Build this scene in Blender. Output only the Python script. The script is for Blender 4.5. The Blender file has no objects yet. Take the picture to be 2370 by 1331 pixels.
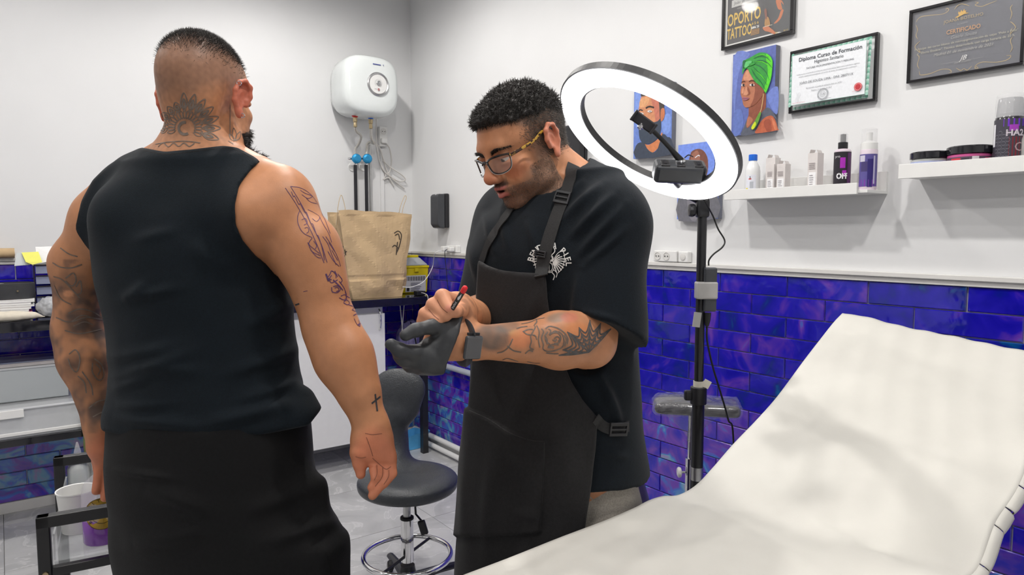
import bpy, bmesh, math, random
import numpy as np
from mathutils import Vector, Matrix, geometry
from mathutils.bvhtree import BVHTree

random.seed(7); RNG = np.random.default_rng(7)
SC = bpy.context.scene
COL = SC.collection
PI = math.pi

# ---------------------------------------------------------------- camera
F_PX, CX, CY, CAM_H = 1600.0, 1185.0, 665.5, 1.48
YAW, PITCH = math.radians(36.5), math.atan(127 / 1600)
cam_data = bpy.data.cameras.new('camera')
cam_data.sensor_width = 36.0; cam_data.lens = 36.0 * F_PX / 2370.0
cam_data.clip_start = 0.02
cam = bpy.data.objects.new('camera', cam_data); COL.objects.link(cam)
cam.location = (0, 0, CAM_H); cam.rotation_euler = (PI / 2 - PITCH, 0, -YAW)
SC.camera = cam

# ---------------------------------------------------------------- world, view
world = bpy.data.worlds.new('world'); SC.world = world; world.use_nodes = True
world.node_tree.nodes['Background'].inputs[0].default_value = (0.9, 0.95, 1.0, 1)
world.node_tree.nodes['Background'].inputs[1].default_value = 0.3
SC.view_settings.view_transform = 'Standard'; SC.view_settings.look = 'None'
SC.view_settings.gamma = 1.0; SC.view_settings.use_curve_mapping = False
SC.view_settings.exposure = 0.0
LAMP_W, LAMP_COL = 41.5, (1.0, 0.965, 0.92)          # ceiling downlights (built with their fixtures below)
LAMP_SPOTS = [(1.05, 1.85), (1.30, 3.35), (1.05, 0.45), (0.05, 3.3), (-0.15, 1.85), (-0.15, 0.45), (-1.2, 1.95), (-1.2, 0.4), (-1.2, 3.3), (0.7, -0.75)]
RING_STRENGTH = 5.0
SC.cycles.max_bounces = 5; SC.cycles.diffuse_bounces = 3; SC.cycles.glossy_bounces = 3; SC.cycles.transmission_bounces = 3; SC.cycles.transparent_max_bounces = 8
SC.cycles.adaptive_threshold = 0.08; SC.cycles.adaptive_min_samples = 16; SC.cycles.use_denoising = True

# ---------------------------------------------------------------- picking points of the room from the photograph's geometry
_fw = np.array([math.sin(YAW) * math.cos(PITCH), math.cos(YAW) * math.cos(PITCH), -math.sin(PITCH)])
_rt = np.array([math.cos(YAW), -math.sin(YAW), 0.0]); _up = np.cross(_rt, _fw)
_fh = np.array([math.sin(YAW), math.cos(YAW), 0.0]); _C = np.array([0, 0, CAM_H])
def ray(x, y): return _fw + _rt * (x - CX) / F_PX - _up * (y - CY) / F_PX
def W(x, y, d): r = ray(x, y); return _C + r * (d / (r @ _fh))
def onX(x, y, X0): r = ray(x, y); return _C + r * (X0 / r[0])
def onY(x, y, Y0): r = ray(x, y); return _C + r * (Y0 / r[1])
def onZ(x, y, z): r = ray(x, y); return _C + r * ((z - CAM_H) / r[2])

# ---------------------------------------------------------------- materials
MATS = {}
def mat(name, col, rough=0.5, metal=0.0, spec=0.5, coat=0.0, noise=0.0, nscale=30, bump=0.0, bscale=60, trans=0.0, ior=1.45,
        emit=None, estr=0.0, alpha=1.0, attr=None, sheen=0.0, sss=0.0, tfilm=0.0, crough=0.05, bdist=0.002):
    m = bpy.data.materials.new(name); m.use_nodes = True; MATS[name] = m
    nt = m.node_tree; b = nt.nodes['Principled BSDF']; L = nt.links
    b.inputs['Base Color'].default_value = (*col, 1); b.inputs['Roughness'].default_value = rough
    b.inputs['Metallic'].default_value = metal; b.inputs['Specular IOR Level'].default_value = spec
    b.inputs['Coat Weight'].default_value = coat; b.inputs['Coat Roughness'].default_value = crough
    b.inputs['Transmission Weight'].default_value = trans; b.inputs['IOR'].default_value = ior
    b.inputs['Alpha'].default_value = alpha; b.inputs['Sheen Weight'].default_value = sheen
    if sss: b.inputs['Subsurface Weight'].default_value = sss; b.inputs['Subsurface Radius'].default_value = (0.012, 0.004, 0.002); b.inputs['Subsurface Scale'].default_value = 0.5
    if emit: b.inputs['Emission Color'].default_value = (*emit, 1); b.inputs['Emission Strength'].default_value = estr
    src = None
    tc = nt.nodes.new('ShaderNodeTexCoord')
    if attr:
        a = nt.nodes.new('ShaderNodeAttribute'); a.attribute_name = attr; src = a.outputs['Color']
    if noise:
        n = nt.nodes.new('ShaderNodeTexNoise'); n.inputs['Scale'].default_value = nscale; n.inputs['Detail'].default_value = 5
        L.new(tc.outputs['Object'], n.inputs['Vector'])
        h = nt.nodes.new('ShaderNodeMapRange'); h.inputs['From Min'].default_value = 0.3; h.inputs['From Max'].default_value = 0.7
        h.inputs['To Min'].default_value = 1 - noise; h.inputs['To Max'].default_value = 1 + noise; L.new(n.outputs['Fac'], h.inputs['Value'])
        mx = nt.nodes.new('ShaderNodeMix'); mx.data_type = 'RGBA'; mx.blend_type = 'MULTIPLY'; mx.inputs[0].default_value = 1
        if src: L.new(src, mx.inputs[6])
        else: mx.inputs[6].default_value = (*col, 1)
        L.new(h.outputs[0], mx.inputs[7]); src = mx.outputs[2]
    if src: L.new(src, b.inputs['Base Color'])
    if bump:
        n = nt.nodes.new('ShaderNodeTexNoise'); n.inputs['Scale'].default_value = bscale; n.inputs['Detail'].default_value = 4
        L.new(tc.outputs['Object'], n.inputs['Vector'])
        bp = nt.nodes.new('ShaderNodeBump'); bp.inputs['Strength'].default_value = bump; bp.inputs['Distance'].default_value = bdist
        L.new(n.outputs['Fac'], bp.inputs['Height']); L.new(bp.outputs[0], b.inputs['Normal'])
    return m

mat('wall_paint', (0.76, 0.765, 0.775), 0.55, noise=0.015, nscale=3, bump=0.05, bscale=180)
mat('ceiling_paint', (0.86, 0.86, 0.85), 0.7, noise=0.01)
mat('grout', (0.52, 0.51, 0.60), 0.85, noise=0.15, nscale=25)
mat('white_trim', (0.72, 0.71, 0.69), 0.35, noise=0.03, nscale=8)
mat('white_gloss', (0.82, 0.83, 0.84), 0.16, coat=0.6, noise=0.01)
mat('white_board', (0.80, 0.80, 0.79), 0.35, noise=0.015)
mat('white_plastic', (0.80, 0.80, 0.79), 0.3, noise=0.015)
mat('grey_plastic', (0.35, 0.36, 0.38), 0.35, noise=0.03)
mat('pipe_grey', (0.42, 0.45, 0.52), 0.35, noise=0.04)
mat('black_plastic', (0.018, 0.018, 0.021), 0.35, noise=0.1)
mat('black_gloss', (0.012, 0.012, 0.016), 0.07, coat=0.5, noise=0.05)
mat('black_metal', (0.015, 0.015, 0.017), 0.28, noise=0.1, spec=0.6)
mat('charcoal_plastic', (0.045, 0.048, 0.055), 0.3, noise=0.06, coat=0.2)
mat('chrome', (0.75, 0.75, 0.76), 0.08, metal=1.0, noise=0.02)
mat('steel', (0.5, 0.5, 0.5), 0.3, metal=1.0, noise=0.06)
mat('black_rubber', (0.012, 0.012, 0.012), 0.6, noise=0.1)
def glass(name, col, rough=0.02, alpha=0.3, coat=0.5): return mat(name, col, rough, spec=0.6, alpha=alpha, coat=coat, noise=0.01)

# ---------------------------------------------------------------- mesh helpers
def tag(o, label=None, cat=None, group=None, kind=None):
    if label: o['label'] = label
    if cat: o['category'] = cat
    if group: o['group'] = group
    if kind: o['kind'] = kind
    return o
def thing(name, label, cat, loc=(0, 0, 0), rz=0.0, group=None):
    o = bpy.data.objects.new(name, None); COL.objects.link(o); o.empty_display_size = 0.05
    o.location = tuple(float(v) for v in loc); o.rotation_euler = (0, 0, rz)
    return tag(o, label, cat, group)
def mesh_obj(name, V, Fc, m, parent=None, smooth=True, colors=None, offset=None, auto=None):
    V = np.asarray(V, float)
    if len(V) == 0: return None
    me = bpy.data.meshes.new(name)
    if offset is not None: V = V - np.asarray(offset, float)
    if isinstance(Fc, np.ndarray) and Fc.ndim == 2:
        n, k = Fc.shape
        me.vertices.add(len(V)); me.vertices.foreach_set('co', V.astype(np.float32).ravel())
        me.loops.add(n * k); me.loops.foreach_set('vertex_index', Fc.astype(np.int32).ravel())
        me.polygons.add(n); me.polygons.foreach_set('loop_start', np.arange(0, n * k, k, dtype=np.int32))
        me.update(calc_edges=True)
    else:
        me.from_pydata([tuple(v) for v in V], [], [tuple(int(i) for i in f) for f in Fc]); me.update()
    me.validate()
    if smooth: me.polygons.foreach_set('use_smooth', np.ones(len(me.polygons), bool))
    if colors is not None:
        a = me.color_attributes.new('Col', 'FLOAT_COLOR', 'POINT')
        c = np.ones((len(me.vertices), 4), np.float32); c[:, :3] = colors; a.data.foreach_set('color', c.ravel())
    o = bpy.data.objects.new(name, me); COL.objects.link(o)
    me.materials.append(MATS[m] if isinstance(m, str) else m)
    if parent is not None: o.parent = parent
    if auto is not None and smooth:
        for e in me.edges: pass
        bm = bmesh.new(); bm.from_mesh(me)
        ca = math.radians(auto)
        for e in bm.edges:
            if len(e.link_faces) == 2 and e.calc_face_angle(0) > ca: e.smooth = False
        bm.to_mesh(me); bm.free()
    return o

def rotm(rx=0, ry=0, rz=0):
    return np.array((Matrix.Rotation(rz, 3, 'Z') @ Matrix.Rotation(ry, 3, 'Y') @ Matrix.Rotation(rx, 3, 'X')))
def frame_from(axis, hint=(0, 0, 1)):
    z = np.asarray(axis, float); z = z / np.linalg.norm(z); h = np.asarray(hint, float)
    if abs(z @ h) / np.linalg.norm(h) > 0.95: h = np.array((1.0, 0, 0))
    x = np.cross(h, z); x /= np.linalg.norm(x); y = np.cross(z, x)
    return np.stack([x, y, z], 1)
class MB:
    def __init__(s): s.v = []; s.f = []
    def add(s, V, Fc):
        n = len(s.v); s.v += [tuple(map(float, p)) for p in V]; s.f += [tuple(int(i) + n for i in f) for f in Fc]; return s
    def box(s, c, size, R=None):
        c = np.asarray(c, float); h = np.asarray(size, float) / 2
        V = np.array([[x, y, z] for x in (-1, 1) for y in (-1, 1) for z in (-1, 1)]) * h
        if R is not None: V = V @ np.asarray(R).T
        return s.add(V + c, [(0, 1, 3, 2), (4, 6, 7, 5), (0, 4, 5, 1), (2, 3, 7, 6), (0, 2, 6, 4), (1, 5, 7, 3)])
    def box2(s, a, b): a = np.asarray(a, float); b = np.asarray(b, float); return s.box((a + b) / 2, np.abs(b - a))
    def cyl(s, a, b, r0, r1=None, n=20, cap=True):
        r1 = r0 if r1 is None else r1
        return s.tube([a, b], [r0, r1], n, cap)
    def tube(s, path, r, n=12, cap=True, closed=False, hint=(0, 0, 1), ry=None):
        P = np.asarray(path, float); m = len(P); r = np.full(m, r, float) if np.isscalar(r) else np.asarray(r, float)
        q = r if ry is None else (np.full(m, ry, float) if np.isscalar(ry) else np.asarray(ry, float))
        T = np.zeros_like(P)
        for i in range(m):
            a = P[(i - 1) % m] if (closed or i > 0) else P[i]; b = P[(i + 1) % m] if (closed or i < m - 1) else P[i]
            t = b - a; T[i] = t / (np.linalg.norm(t) + 1e-12)
        X = frame_from(T[0], hint)[:, 0]; V = []
        th = np.arange(n) * 2 * PI / n
        for i in range(m):
            X = X - T[i] * (X @ T[i]); X /= np.linalg.norm(X) + 1e-12; Yv = np.cross(T[i], X)
            V += list(P[i] + np.outer(np.cos(th), X) * r[i] + np.outer(np.sin(th), Yv) * q[i])
        Fc = []
        for i in range(m if closed else m - 1):
            j = (i + 1) % m
            Fc += [(i * n + k, i * n + (k + 1) % n, j * n + (k + 1) % n, j * n + k) for k in range(n)]
        if cap and not closed: Fc += [tuple(range(n))[::-1], tuple(range((m - 1) * n, m * n))]
        return s.add(V, Fc)
    def lathe(s, prof, o=(0, 0, 0), n=32, R=None, sx=1.0, sy=1.0):
        th = np.arange(n) * 2 * PI / n; V = []; Fc = []
        for (r, z) in prof: V += [(r * math.cos(t) * sx, r * math.sin(t) * sy, z) for t in th]
        for i in range(len(prof) - 1): Fc += [(i * n + k, i * n + (k + 1) % n, (i + 1) * n + (k + 1) % n, (i + 1) * n + k) for k in range(n)]
        if prof[0][0] > 1e-6: Fc.append(tuple(range(n))[::-1])
        if prof[-1][0] > 1e-6: Fc.append(tuple(range((len(prof) - 1) * n, len(prof) * n)))
        V = np.array(V)
        if R is not None: V = V @ np.asarray(R).T
        return s.add(V + np.asarray(o, float), Fc)
    def torus(s, c, R0, r, ax=(0, 0, 1), n=48, k=12, sx=1.0):
        M = frame_from(ax); P = [np.asarray(c) + M[:, 0] * R0 * math.cos(t) * sx + M[:, 1] * R0 * math.sin(t) for t in np.arange(n) * 2 * PI / n]
        return s.tube(P, r, k, closed=True, hint=ax)
    def prism(s, poly, n, depth):
        """polygon of 3-D points extruded by depth along n (tessellated caps)"""
        P = np.asarray(poly, float); d = np.asarray(n, float) * depth; m = len(P)
        tri = geometry.tessellate_polygon([[Vector(p) for p in P]])
        V = list(P) + list(P + d)
        Fc = [t for t in tri] + [tuple(i + m for i in t[::-1]) for t in tri] + [(i, (i + 1) % m, (i + 1) % m + m, i + m) for i in range(m)]
        return s.add(V, Fc)
    def grid(s, P, closed_u=False):
        P = np.asarray(P, float); a, b = P.shape[:2]
        Fc = [(i * b + j, i * b + j + 1, ((i + 1) % a) * b + j + 1, ((i + 1) % a) * b + j) for i in range(a if closed_u else a - 1) for j in range(b - 1)]
        return s.add(P.reshape(-1, 3), Fc)
    def build(s, name, m, parent=None, smooth=False, off=None, bevel=0.0, seg=2, solid=0.0, sub=0, auto=35, label=None):
        o = mesh_obj(name, s.v, s.f, m, parent, smooth, offset=off, auto=auto if smooth else None)
        bm = bmesh.new(); bm.from_mesh(o.data); bmesh.ops.recalc_face_normals(bm, faces=bm.faces); bm.to_mesh(o.data); bm.free()
        if solid: d = o.modifiers.new('solid', 'SOLIDIFY'); d.thickness = solid; d.offset = 0
        if bevel: d = o.modifiers.new('bevel', 'BEVEL'); d.width = bevel; d.segments = seg; d.limit_method = 'ANGLE'; d.angle_limit = 0.6
        if sub: d = o.modifiers.new('sub', 'SUBSURF'); d.levels = sub; d.render_levels = sub
        if label: o['label'] = label
        return o
def copy_tree(o, parent=None):
    c = o.copy(); COL.objects.link(c); c.parent = parent
    for ch in o.children: copy_tree(ch, c)
    return c
def spline(P, n, closed=False):
    """Catmull-Rom through the points"""
    P = np.asarray(P, float); m = len(P); out = []
    ts = np.linspace(0, m if closed else m - 1, n, endpoint=not closed)
    for t in ts:
        i = int(min(math.floor(t), m - 1 if closed else m - 2)); u = t - i
        g = (lambda k: P[k % m]) if closed else (lambda k: P[k] if 0 <= k < m else (2 * P[0] - P[1] if k < 0 else 2 * P[-1] - P[-2]))
        a, b, c, d = g(i - 1), g(i), g(i + 1), g(i + 2)
        out.append(0.5 * (2 * b + (c - a) * u + (2 * a - 5 * b + 4 * c - d) * u * u + (3 * b - a - 3 * c + d) * u ** 3))
    return np.array(out)
def text_mesh(s, size=1.0, align='CENTER', shear=0.0, bold=0.0, res=2):
    cu = bpy.data.curves.new('t', 'FONT'); cu.body = s; cu.size = size; cu.align_x = align; cu.align_y = 'CENTER'; cu.shear = shear; cu.offset = bold
    cu.resolution_u = res; o = bpy.data.objects.new('t', cu); COL.objects.link(o)
    me = o.to_mesh(); V = np.array([v.co[:] for v in me.vertices]).reshape(-1, 3)[:, :2]; Fc = [tuple(p.vertices) for p in me.polygons]
    o.to_mesh_clear(); bpy.data.objects.remove(o); bpy.data.curves.remove(cu)
    return V, Fc
class Print:
    """flat print: coloured polygons and letters layered a hair apart on a surface; place(u, v, h) gives the 3-D point"""
    def __init__(s, place, step=0.00025): s.v = []; s.f = []; s.c = []; s.p = place; s.h = step; s.step = step
    def _add(s, uv, Fc, col):
        n = len(s.v); s.v += [tuple(s.p(u, v, s.h)) for u, v in uv]; s.f += [tuple(i + n for i in f) for f in Fc]; s.c += [col] * len(uv)
    def poly(s, uv, col, smooth=0, raise_=True):
        if smooth: uv = spline(uv, len(uv) * smooth, closed=True)
        tri = geometry.tessellate_polygon([[Vector((float(u), float(v), 0)) for u, v in uv]])
        if raise_: s.h += s.step
        s._add(uv, tri, col); return s
    def rect(s, u0, v0, u1, v1, col): return s.poly([(u0, v0), (u1, v0), (u1, v1), (u0, v1)], col)
    def disc(s, u, v, r, col, n=24, sy=1.0): return s.poly([(u + r * math.cos(t), v + r * sy * math.sin(t)) for t in np.arange(n) * 2 * PI / n], col)
    def line(s, P, w, col, n=0, raise_=True):
        P = np.asarray(P, float)
        if n: P = spline(P, n)
        T = np.gradient(P, axis=0); T /= np.linalg.norm(T, axis=1)[:, None] + 1e-12; N = np.stack([-T[:, 1], T[:, 0]], 1)
        w = np.full(len(P), w) if np.isscalar(w) else np.interp(np.linspace(0, 1, len(P)), np.linspace(0, 1, len(w)), w)
        uv = np.concatenate([P + N * w[:, None] / 2, P - N * w[:, None] / 2]); m = len(P)
        if raise_: s.h += s.step
        s._add(uv, [(i, i + 1, m + i + 1, m + i) for i in range(m - 1)], col); return s
    def text(s, t, u, v, size, col, align='CENTER', shear=0, bold=0.0, sx=1.0, down=True, rot=0.0):
        V, Fc = text_mesh(t, size, align, shear, bold)
        if len(V) == 0: return s
        V = V * np.array([sx, -1 if down else 1]); c_, s_ = math.cos(rot), math.sin(rot)
        V = V @ np.array([[c_, s_], [-s_, c_]])
        s.h += s.step; s._add([(u + a, v + b) for a, b in V], Fc, col); return s
    def build(s, name, m, parent=None, off=None):
        c = np.array(s.c)
        return mesh_obj(name, s.v, s.f, m, parent, False, colors=c, offset=off)
def srgb(r, g, b):
    f = lambda c: (c / 255 / 12.92) if c <= 10.3 else ((c / 255 + 0.055) / 1.055) ** 2.4
    return (f(r), f(g), f(b))
mat('print_ink', (1, 1, 1), 0.4, attr='Col', noise=0.04, nscale=120)
mat('paint_oil', (1, 1, 1), 0.45, attr='Col', noise=0.12, nscale=70, bump=0.15, bscale=220)
# ================================================================ THE ROOM
WX, WY, CEIL = 2.40, 4.45, 3.25          # right wall plane, back wall plane, ceiling
X_L, Y_F = -2.6, -1.9
def structure(name, mb, m, **k): return tag(mb.build(name, m, **k), kind='structure')
tile_row, tile_len, n_rows, tile_top = 0.0785, 0.3035, 16, 1.315
BASE_Z = tile_top - n_rows * tile_row
wall_right = structure('wall_right', MB().box2((WX, Y_F, 0), (WX + 0.15, WY + 0.15, CEIL)), 'wall_paint')
wall_back = structure('wall_back', MB().box2((X_L, WY, 0), (WX, WY + 0.15, CEIL)), 'wall_paint')
wall_left = structure('wall_left', MB().box2((X_L - 0.15, Y_F, 0), (X_L, WY, CEIL)), 'wall_paint')
wall_front = structure('wall_front', MB().box2((X_L, Y_F - 0.15, 0), (WX, Y_F, CEIL)), 'wall_paint')
ceiling = structure('ceiling', MB().box2((X_L, Y_F, CEIL), (WX, WY, CEIL + 0.12)), 'ceiling_paint')
for o in (wall_right, wall_back, wall_left, wall_front, ceiling): o['label'] = {'wall_right': 'white wall above glossy blue tiles, hung with pictures and shelves', 'wall_back': 'white wall with blue tiles behind the water heater'}.get(o.name, 'plain white ' + o.name.split('_')[0])

# iridescent glazed tile: deep blue glaze drifting to violet and cyan from tile to tile and in cloudy patches
def tile_material():
    m = bpy.data.materials.new('iridescent_tile'); m.use_nodes = True; MATS['iridescent_tile'] = m
    nt = m.node_tree; N = nt.nodes; L = nt.links; b = N['Principled BSDF']
    geo = N.new('ShaderNodeNewGeometry'); oi = N.new('ShaderNodeObjectInfo')
    add = N.new('ShaderNodeVectorMath'); add.operation = 'ADD'
    comb = N.new('ShaderNodeCombineXYZ'); mul = N.new('ShaderNodeMath'); mul.operation = 'MULTIPLY'; mul.inputs[1].default_value = 37.0
    L.new(oi.outputs['Random'], mul.inputs[0]); L.new(mul.outputs[0], comb.inputs[0]); L.new(comb.outputs[0], add.inputs[1]); L.new(geo.outputs['Position'], add.inputs[0])
    n1 = N.new('ShaderNodeTexNoise'); n1.inputs['Scale'].default_value = 7.0; n1.inputs['Detail'].default_value = 3; n1.inputs['Distortion'].default_value = 1.2; L.new(add.outputs[0], n1.inputs['Vector'])
    n2 = N.new('ShaderNodeTexNoise'); n2.inputs['Scale'].default_value = 1.1; n2.inputs['Detail'].default_value = 2; L.new(geo.outputs['Position'], n2.inputs['Vector'])
    # iridescent sheen painted in by height: lower tiles drift towards cyan and rose
    sep = N.new('ShaderNodeSeparateXYZ'); L.new(geo.outputs['Position'], sep.inputs[0])
    mr = N.new('ShaderNodeMapRange'); mr.inputs['From Min'].default_value = 0.85; mr.inputs['From Max'].default_value = 0.35; mr.inputs['To Min'].default_value = 0; mr.inputs['To Max'].default_value = 0.27; L.new(sep.outputs[2], mr.inputs['Value'])
    s1 = N.new('ShaderNodeMath'); s1.operation = 'MULTIPLY_ADD'; s1.inputs[1].default_value = 0.16; s1.inputs[2].default_value = -0.08; L.new(oi.outputs['Random'], s1.inputs[0])
    s2 = N.new('ShaderNodeMath'); s2.operation = 'ADD'; L.new(n1.outputs['Fac'], s2.inputs[0]); L.new(s1.outputs[0], s2.inputs[1])
    s3 = N.new('ShaderNodeMath'); s3.operation = 'ADD'; L.new(s2.outputs[0], s3.inputs[0]); L.new(mr.outputs[0], s3.inputs[1])
    s4 = N.new('ShaderNodeMath'); s4.operation = 'MULTIPLY_ADD'; s4.inputs[1].default_value = 0.22; s4.inputs[2].default_value = -0.11; L.new(n2.outputs['Fac'], s4.inputs[0])
    s5 = N.new('ShaderNodeMath'); s5.operation = 'ADD'; L.new(s3.outputs[0], s5.inputs[0]); L.new(s4.outputs[0], s5.inputs[1])
    cr = N.new('ShaderNodeValToRGB'); L.new(s5.outputs[0], cr.inputs[0]); e = cr.color_ramp.elements
    stops = [(0.20, (0.0, 0.10, 0.30)), (0.30, (0.002, 0.012, 0.24)), (0.40, (0.007, 0.005, 0.36)), (0.54, (0.015, 0.009, 0.44)), (0.63, (0.065, 0.022, 0.42)), (0.72, (0.14, 0.045, 0.42)), (0.79, (0.04, 0.14, 0.56)), (0.88, (0.14, 0.34, 0.52)), (1.0, (0.38, 0.18, 0.48))]
    e[0].position, e[0].color = stops[0][0], (*stops[0][1], 1); e[1].position, e[1].color = stops[-1][0], (*stops[-1][1], 1)
    for p, c in stops[1:-1]: k = e.new(p); k.color = (*c, 1)
    L.new(cr.outputs[0], b.inputs['Base Color'])
    b.inputs['Roughness'].default_value = 0.12; b.inputs['Coat Weight'].default_value = 0.6; b.inputs['Coat Roughness'].default_value = 0.03; b.inputs['Specular IOR Level'].default_value = 0.5
    n3 = N.new('ShaderNodeTexNoise'); n3.inputs['Scale'].default_value = 16; n3.inputs['Detail'].default_value = 2; L.new(add.outputs[0], n3.inputs['Vector'])
    bp = N.new('ShaderNodeBump'); bp.inputs['Strength'].default_value = 0.35; bp.inputs['Distance'].default_value = 0.004; L.new(n3.outputs['Fac'], bp.inputs['Height']); L.new(bp.outputs[0], b.inputs['Normal']); L.new(bp.outputs[0], b.inputs['Coat Normal'])
tile_material()
def tile_mesh(length, axis):
    g = 0.0022; l, h, t = length - g * 2, tile_row - g * 1.6, 0.009; c = 0.0025
    mb = MB(); V = []
    for (s, dz) in ((0.0, 0.0), (t - c, 0.0), (t, c)):
        for (a, z) in ((-l / 2 + dz, -h / 2 + dz), (l / 2 - dz, -h / 2 + dz), (l / 2 - dz, h / 2 - dz), (-l / 2 + dz, h / 2 - dz)):
            V.append((-s, a, z) if axis == 'Y' else (a, -s, z))
    Fc = [(8, 9, 10, 11)] + [(i * 4 + k, i * 4 + (k + 1) % 4, (i + 1) * 4 + (k + 1) % 4, (i + 1) * 4 + k) for i in range(2) for k in range(4)]
    mb.add(V, Fc); o = mb.build('tile', 'iridescent_tile'); me = o.data; bpy.data.objects.remove(o); return me
tile_cache = {}
def lay_tiles(parent, axis, fixed, end, start, joint0):
    """running bond from the corner (end) back to start; joint0 is one joint of the top row"""
    for r in range(n_rows):
        z = tile_top - (r + 0.5) * tile_row
        j = joint0 + (tile_len / 2 if r % 2 else 0)
        a = j + math.ceil((end - j) / tile_len) * tile_len
        while a > start:
            hi, lo = min(a, end), a - tile_len; a = lo
            L_ = round(hi - lo, 3)
            if L_ < 0.02: continue
            if (axis, L_) not in tile_cache: tile_cache[(axis, L_)] = tile_mesh(L_, axis)
            o = bpy.data.objects.new('tile', tile_cache[(axis, L_)]); COL.objects.link(o); o.parent = parent
            c = (hi + lo) / 2
            tilt = (random.uniform(-.012, .012), random.uniform(-.006, .006))
            if axis == 'Y': o.location = (fixed, c, z); o.rotation_euler = (0, tilt[0], tilt[1])
            else: o.location = (c, fixed, z); o.rotation_euler = (tilt[0], 0, tilt[1])
bedR = MB().box2((WX - 0.004, Y_F, 0), (WX, WY, tile_top)).build('grout', 'grout', wall_right)
bedB = MB().box2((X_L, WY - 0.004, 0), (WX - 0.004, WY, tile_top)).build('grout', 'grout', wall_back)
lay_tiles(wall_right, 'Y', WX - 0.004, WY - 0.012, -0.1, 1.781)
lay_tiles(wall_back, 'X', WY - 0.004, WX - 0.012, -0.42, 0.06)
# white ledge over the tiles: a small flat cap on a thin fascia
def ledge(name, lab, pts):
    mb = MB()
    for a, b in pts: mb.box2(a, b)
    o = structure(name, mb, 'white_trim', bevel=0.002); o['label'] = lab; return o
ledge('trim_1', 'white capping ledge along the top of the blue tiles, right wall', [((WX - 0.030, Y_F, tile_top + 0.018), (WX, WY, tile_top + 0.034)), ((WX - 0.020, Y_F, tile_top), (WX, WY, tile_top + 0.018))])
ledge('trim_2', 'white capping ledge along the top of the tiles, back wall', [((X_L, WY - 0.030, tile_top + 0.018), (WX - 0.03, WY, tile_top + 0.034)), ((X_L, WY - 0.020, tile_top), (WX - 0.02, WY, tile_top + 0.018))])
ledge('baseboard_right', 'white skirting at the foot of the right wall', [((WX - 0.016, Y_F, 0.0), (WX, WY, BASE_Z - 0.002))])
ledge('baseboard_back', 'pale skirting at the foot of the back wall', [((X_L, WY - 0.016, 0.0), (WX - 0.016, WY, BASE_Z - 0.002))])

# floor: large polished grey stone tiles
def stone_material():
    m = bpy.data.materials.new('grey_stone'); m.use_nodes = True; MATS['grey_stone'] = m
    nt = m.node_tree; N = nt.nodes; L = nt.links; b = N['Principled BSDF']
    geo = N.new('ShaderNodeNewGeometry'); oi = N.new('ShaderNodeObjectInfo')
    mp = N.new('ShaderNodeVectorMath'); mp.operation = 'ADD'; cmb = N.new('ShaderNodeCombineXYZ'); mu = N.new('ShaderNodeMath'); mu.operation = 'MULTIPLY'; mu.inputs[1].default_value = 23
    L.new(oi.outputs['Random'], mu.inputs[0]); L.new(mu.outputs[0], cmb.inputs[2]); L.new(geo.outputs['Position'], mp.inputs[0]); L.new(cmb.outputs[0], mp.inputs[1])
    n = N.new('ShaderNodeTexNoise'); n.inputs['Scale'].default_value = 3.2; n.inputs['Detail'].default_value = 7; n.inputs['Distortion'].default_value = 1.6; L.new(mp.outputs[0], n.inputs['Vector'])
    cr = N.new('ShaderNodeValToRGB'); L.new(n.outputs['Fac'], cr.inputs[0]); e = cr.color_ramp.elements
    e[0].position = 0.30; e[0].color = (0.44, 0.44, 0.445, 1); e[1].position = 0.72; e[1].color = (0.62, 0.62, 0.62, 1)
    k = e.new(0.5); k.color = (0.52, 0.52, 0.525, 1); k = e.new(0.515); k.color = (0.66, 0.66, 0.66, 1); k = e.new(0.53); k.color = (0.54, 0.54, 0.545, 1)
    L.new(cr.outputs[0], b.inputs['Base Color']); b.inputs['Roughness'].default_value = 0.22
stone_material()
mat('floor_grout', (0.20, 0.20, 0.20), 0.9, noise=0.1)
floor = structure('floor', MB().box2((X_L, Y_F, -0.12), (WX, WY, -0.004)), 'floor_grout'); floor['label'] = 'floor of large polished grey stone tiles'
S = 0.60; fx0, fy0 = 1.15, 3.06        # one crossing of the joints seen behind the stool
fm = None
for i in range(-7, 4):
    for j in range(-9, 4):
        x0, x1 = max(X_L, fx0 + i * S), min(WX, fx0 + (i + 1) * S); y0, y1 = max(Y_F, fy0 + j * S), min(WY, fy0 + (j + 1) * S)
        if x1 - x0 < 0.03 or y1 - y0 < 0.03: continue
        g = 0.0013
        full = abs(x1 - x0 - S) < 1e-6 and abs(y1 - y0 - S) < 1e-6
        if full and fm: me = fm
        else:
            o = MB().box2((-(x1 - x0) / 2 + g, -(y1 - y0) / 2 + g, -0.004), ((x1 - x0) / 2 - g, (y1 - y0) / 2 - g, 0)).build('floor_tile', 'grey_stone'); me = o.data; bpy.data.objects.remove(o)
            if full: fm = me
        o = bpy.data.objects.new('floor_tile', me); COL.objects.link(o); o.parent = floor; o.location = ((x0 + x1) / 2, (y0 + y1) / 2, 0)

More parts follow.
